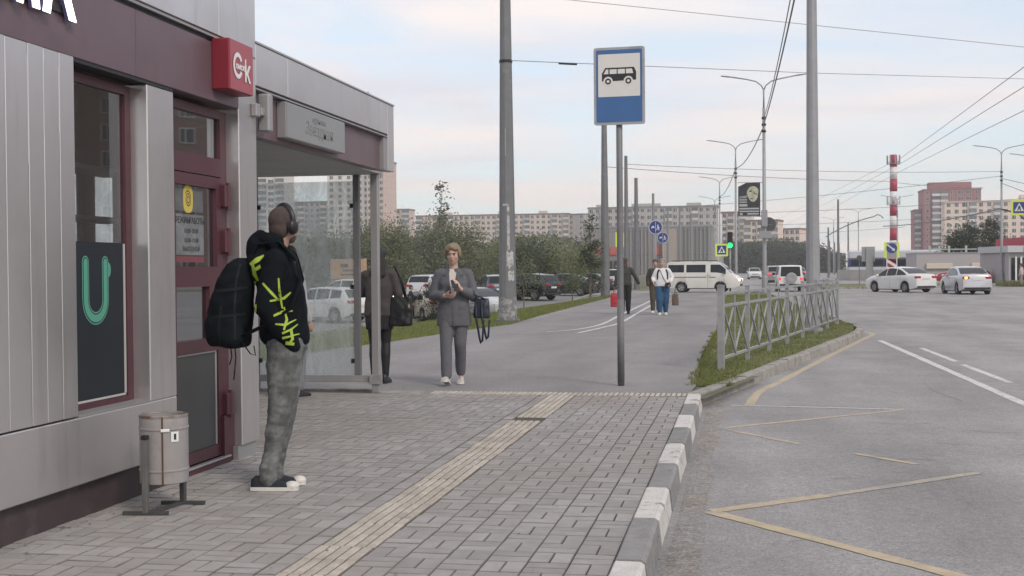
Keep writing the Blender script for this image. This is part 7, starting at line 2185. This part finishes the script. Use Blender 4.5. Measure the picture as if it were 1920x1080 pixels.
def tree(name, label, loc, h, spread, n, ls, lm, seed=0, trunk_r=0.06, low=0.12, clumps=36, cat='tree', shape='round', wood=None, group=None, stems=1):
    rg = random.Random(seed)
    t = thing(name, label, cat, loc, 0, group)
    cen = []
    while len(cen) < clumps:
        u = rg.uniform(0, 1)
        z = h * (low + (1 - low) * u)
        if shape == 'round': rr = spread * math.sqrt(max(0.02, 1 - (2 * u - 0.85) ** 2 * 0.75))
        elif shape == 'spire': rr = spread * (1 - u) ** 0.7 + 0.08
        elif shape == 'bush': rr = spread * math.sqrt(max(0.05, 1 - u ** 2.2))
        else: rr = spread * (0.55 + 0.45 * math.sin(PI * u))
        a = rg.uniform(0, 2 * PI); q = rr * math.sqrt(rg.uniform(0.05, 1))
        cen.append((V((q * math.cos(a), q * math.sin(a), z)), rg.uniform(0.6, 1.3)))
    tr_ = MB()
    for k in range(stems):
        ox, oy = (rg.uniform(-.3, .3) * spread, rg.uniform(-.3, .3) * spread) if stems > 1 else (0, 0)
        tr_.tube([(ox, oy, -0.2), (ox + rg.uniform(-.06, .06), oy, h * 0.35), (ox + rg.uniform(-.12, .12), oy + rg.uniform(-.1, .1), h * 0.65), (ox + rg.uniform(-.1, .1), oy, h * 0.97)], [trunk_r, trunk_r * 0.75, trunk_r * 0.45, 0.008], 7)
    for c, s in cen[::2]:
        z0 = max(h * 0.08, c.z - 0.45 * math.hypot(c.x, c.y) - 0.2)
        tr_.tube([(0, 0, z0), (c.x * 0.5, c.y * 0.5, (z0 + c.z) / 2 + 0.03), tuple(c)], [trunk_r * 0.35, trunk_r * 0.22, 0.005], 5)
    tr_.build('trunk', wood or mat('bark', (0.12, 0.10, 0.085), 0.9, var=0.3, vs=9), t, world=False)
    cr = MB()
    cs = spread * (0.30 if shape != 'spire' else 0.22)
    for i in range(n):
        c, s = cen[rg.randrange(len(cen))]
        p = c + V((rg.gauss(0, cs * s), rg.gauss(0, cs * s), rg.gauss(0, cs * s * 0.8)))
        if p.z < 0.05: p.z = 0.05 + rg.random() * 0.2
        leaf(cr, p, ls * rg.uniform(0.6, 1.3), rg)
    cr.build('crown', lm, t, world=False, fix=False)
    return t


lf_w = leafmat('leaf_willow', (0.165, 0.185, 0.115), 0.42)
lf_y = leafmat('leaf_yellowish', (0.205, 0.22, 0.115), 0.4)
lf_d = leafmat('leaf_dark', (0.085, 0.105, 0.07), 0.45)
lf_g = leafmat('leaf_greyish', (0.175, 0.195, 0.145), 0.4)
lf_f = leafmat('leaf_far', (0.10, 0.12, 0.10), 0.3)
GT = 'young trees behind the parked cars'
T = [('bushy green tree behind the left part of the dirty pane', -30.78, 86.6, 4.45, 2.51, lf_w), ('bushy tree filling the middle of the dirty pane', -27.02, 80.9, 4.45, 2.39, lf_w), ('leafy tree right behind the two shelter posts', -25.54, 83.2, 5.02, 2.28, lf_w), ('tall bushy tree right of the shelter post', -23.14, 79.2, 4.90, 2.28, lf_w),
     ('dense green tree behind the woman in black', -22.57, 86.1, 5.24, 2.28, lf_g), ('dense tree left of the suited woman', -22.12, 90.1, 5.93, 2.39, lf_w), ('bushy tree behind the head of the suited woman', -20.41, 88.9, 5.02, 2.51, lf_w),
     ('yellow green tree between suited woman and big dark pole', -19.38, 98.0, 4.22, 2.28, lf_y), ('dark leafy tree at the left of the big dark pole', -17.90, 95.8, 3.99, 2.28, lf_w), ('dark spreading tree right of the big dark pole', -16.19, 94.6, 3.65, 2.62, lf_d),
     ('yellowish bushy tree behind the black broadside sedan', -14.36, 95.8, 3.08, 2.17, lf_y), ('low yellow green bush left of the far dark pole', -12.08, 92.3, 2.85, 1.94, lf_y)]
for i, (lab, x, y, h, s, m) in enumerate(T):
    tree('young_tree', lab, (x, y, -0.5), h * 0.84 + 0.5, s, 6000, 0.11, m, 20 + i, 0.05, 0.06, 46, shape='bush', group=GT, stems=3)
tree('birch_tree', 'tall sparse tree rising above the roofs behind the suited woman', (-24.9, 100, -0.3), 8.9, 1.25, 430, 0.15, lf_d, 5, 0.07, 0.25, 40, shape='spire', wood=mat('birch_bark', (0.33, 0.31, 0.28), 0.8, var=0.3, vs=9))
tree('birch_tree', 'slim pale stemmed tree behind the left shoulder of the suited woman', (-22.6, 91, -0.3), 5.9, 1.0, 1500, 0.11, lf_g, 6, 0.06, 0.25, 30, shape='spire', wood=mat('birch_bark', ()))
tree('young_tree', 'spindly dark tree left of the far dark pole', (-8.05, 65, -0.4), 4.6, 0.75, 1700, 0.085, lf_d, 7, 0.05, 0.15, 40, shape='spire', group=GT)
tree('sapling', 'thin sapling before the black broadside sedan', (-8.6, 62.0, -0.45), 2.6, 0.75, 900, 0.07, lf_w, 8, 0.035, 0.35, 22)
tree('sapling', 'thin sapling right of the big dark pole near the cars', (-10.4, 58, -0.75), 2.9, 0.75, 900, 0.07, lf_w, 9, 0.035, 0.35, 22)
def stake(label, x, y, z, h):
    t = thing('tree_stake', label, 'stake', (x, y, z))
    MB().bar((0, 0, -0.1), (0, 0, h), 0.06).build('stake', mat('stake_wood', (0.30, 0.22, 0.14), 0.9, var=0.2, vs=6), t, world=False)


stake('wooden stake on the lawn beside the thin sapling', -8.2, 66, -0.42, 1.0)
# dark conifer bush in front of the parked cars
cb = tree('conifer_bush', 'dark spiky conifer bush on the lawn left of the suited woman', (-13.2, 54.5, -0.98), 2.05, 1.05, 5200, 0.05, leafmat('leaf_conifer', (0.032, 0.048, 0.028), 0.4), 11, 0.05, 0.03, 60, 'bush', 'bush', stems=2)
tree('conifer_bush', 'small dark conifer bush behind the larger one by the beige sedan', (-14.3, 56.0, -1.0), 1.8, 0.7, 2600, 0.05, leafmat('leaf_conifer', ()), 12, 0.04, 0.03, 40, 'bush', 'bush')
GR = 'trees before the cream apartment block'
for i, (lab, x, y, h, s) in enumerate([('dark round tree at the left before the cream block', 25.3, 156, 5.6, 1.9), ('dark round tree in the middle before the cream block', 27.2, 158, 6.6, 1.9), ('dark tall tree at the right before the cream block', 28.9, 154, 6.9, 1.8)]):
    tree('leafy_tree', lab, (x, y, -0.3), h, s, 5200, 0.14, lf_d, 60 + i, 0.12, 0.1, 40, shape='bush', group=GR)
# far-off belt of trees along the road, one mass
rg = random.Random(3)
fw = MB()
for k in range(26000):
    x = rg.uniform(-6, 26); y = rg.uniform(325, 360)
    hh = 8.5 + 2.2 * noise.noise((x * 0.2, y * 0.1, 0)) - 0.12 * max(0, x - 14) ** 1.4
    leaf(fw, (x, y, -0.5 + hh * rg.random() ** 0.7), 0.42 * rg.uniform(0.6, 1.3), rg)
tag(fw.build('far_wood', lf_f, fix=False), 'far dark belt of trees at the end of the road', 'trees', kind='stuff')
fw = MB()
for k in range(22000):
    x = rg.uniform(-190, -30); y = rg.uniform(240, 300)
    hh = 8.0 + 3 * noise.noise((x * 0.06, y * 0.05, 2))
    leaf(fw, (x, y, -0.8 + hh * rg.random() ** 0.7), 0.75 * rg.uniform(0.6, 1.3), rg)
tag(fw.build('far_shrubs', lf_w, fix=False), 'far green mass of trees below the beige apartment block', 'trees', kind='stuff')
# weeds at the right edge
wd = MB()
for k in range(3500):
    x = rg.uniform(18.5, 26); y = rg.uniform(92, 97)
    blade(wd, x, y, -0.12, rg.uniform(0.15, 0.5), 0.03)
tag(wd.build('weeds', m_grassd, fix=False), 'dry weeds on the verge before the right hand shop', 'weeds', kind='stuff')
sheet('far_verge', [(18, 92), (40, 90), (40, 99), (18, 99)], -0.115, m_lawn)

# ================================================================ OVERHEAD WIRES
def wire(label, pts, r=0.012, sag=0.0, n=14, group='overhead wires'):
    P = []
    for i in range(len(pts) - 1):
        a, b = V(pts[i]), V(pts[i + 1])
        for k in range(n):
            t = k / n
            P.append(a.lerp(b, t) - V((0, 0, sag * 4 * t * (1 - t))))
    P.append(V(pts[-1]))
    o = MB().tube(P, r, 5).build('overhead_wire', m_wire, None)
    return tag(o, label, 'wire', group)


wire('thin span wire from the big dark pole across the road behind the stop sign', [(-6.01, 31.9, 6.9), (2.41, 44.0, 8.13), (11.12, 52.0, 8.81), (24, 66, 9.6)], 0.010)
sp_i = thing('span_insulator', 'small dark insulator on the span wire right of the big dark pole', 'insulator', (-5.0, 33.36, 6.95))
MB().tube([(-4.95, 33.42, 7.03), (-4.55, 34.0, 7.085)], 0.03, 6).build('insulator_body', m_black, sp_i)
wire('upper thin wire crossing above the bus stop sign', [(-9.0, 37.9, 10.3), (-4.13, 40.0, 9.99), (9.75, 46.0, 9.08), (20, 50, 8.6)], 0.010)
wire('thick cable dropping from the pale pole to the nearest street lamp', [(1.47, 27.6, 8.9), (1.03, 66.95, 8.85)], 0.026, 0.35)
wire('thin cable beside the thick cable to the nearest street lamp', [(1.40, 27.6, 9.25), (1.02, 66.95, 9.15)], 0.018, 0.5)
wire('cable from the nearest to the second street lamp', [(1.0, 67, 8.75), (-0.62, 99, 9.3)], 0.03, 0.5)
wire('cable from the second to the third street lamp', [(-0.62, 99, 9.2), (-2.6, 138, 9.3)], 0.03, 0.5)
wire('uppermost trolley wire rising to the upper right corner', [(5.73, 300, 11.79), (8.5, 70, 7.32), (6.84, 32, 6.29), (5, 5, 5.8)], 0.010)
wire('middle trolley wire rising to the upper right corner', [(5.72, 300, 9.24), (8.78, 70, 7.19), (6.84, 32, 5.8), (5, 5, 5.4)], 0.010)
wire('lowest trolley wire rising to the upper right corner', [(6.96, 300, 7.95), (9.71, 80, 7.36), (7.7, 36, 5.69), (6, 5, 5.0)], 0.010)
wire('span wire crossing left of the banner towards the right lamp', [(-7.3, 77.2, 7.95), (21.3, 109, 9.3)], 0.018, 0.25)
wire('span wire from the far dark pole crossing below the stop sign', [(-7.3, 66.2, 6.9), (10.93, 100, 8.06), (21.5, 118, 8.5)], 0.018, 0.15)
wire('span wire crossing over the striped mast', [(-6.8, 134, 8.0), (21.3, 109, 8.9)], 0.02, 0.2)
wire('far span wire low over the far road', [(-6.3, 152, 8.0), (32, 150, 9.1)], 0.026, 0.3)
wire('far span wire over the tops of the far lamps', [(-5.4, 196, 8.1), (25, 200, 8.66), (34, 180, 8.8)], 0.03, 0.2)
wire('farthest span wire over the far road', [(-4.2, 255, 8.1), (31, 250, 9.1)], 0.034, 0.4)
wire('thick curved feeder cable left of the striped mast', [(9.6, 150, 4.96), (14.7, 146, 7.11), (15.7, 146, 6.9)], 0.06, -0.3)
wire('thick feeder cable from the striped mast to the right lamp', [(15.7, 146, 6.0), (21.3, 109, 6.2)], 0.05, 0.3)
wire('cable dropping from the right lamp to the picture edge', [(21.3, 109, 8.7), (19.2, 90, 7.0), (14, 60, 6.2)], 0.025)
wire('lower cable dropping from the right lamp to the picture edge', [(21.3, 109, 8.3), (18.2, 85, 6.1), (14, 60, 5.2)], 0.025)

# ================================================================ AIR
hz_o = MB().box(-900, 900, -60, 1000, -2.3, 62).build('haze', mat('haze_surface', (1, 1, 1)))
hm_ = bpy.data.materials.new('haze_air'); hm_.use_nodes = True
hm_.node_tree.nodes.clear()
_o = N(hm_.node_tree, 'ShaderNodeOutputMaterial'); _v = N(hm_.node_tree, 'ShaderNodeVolumePrincipled')
_v.inputs['Color'].default_value = (0.93, 0.93, 0.95, 1); _v.inputs['Density'].default_value = 0.0005
hm_.node_tree.links.new(_v.outputs[0], _o.inputs['Volume'])
hz_o.data.materials.clear(); hz_o.data.materials.append(hm_)
tag(hz_o, kind='stuff')
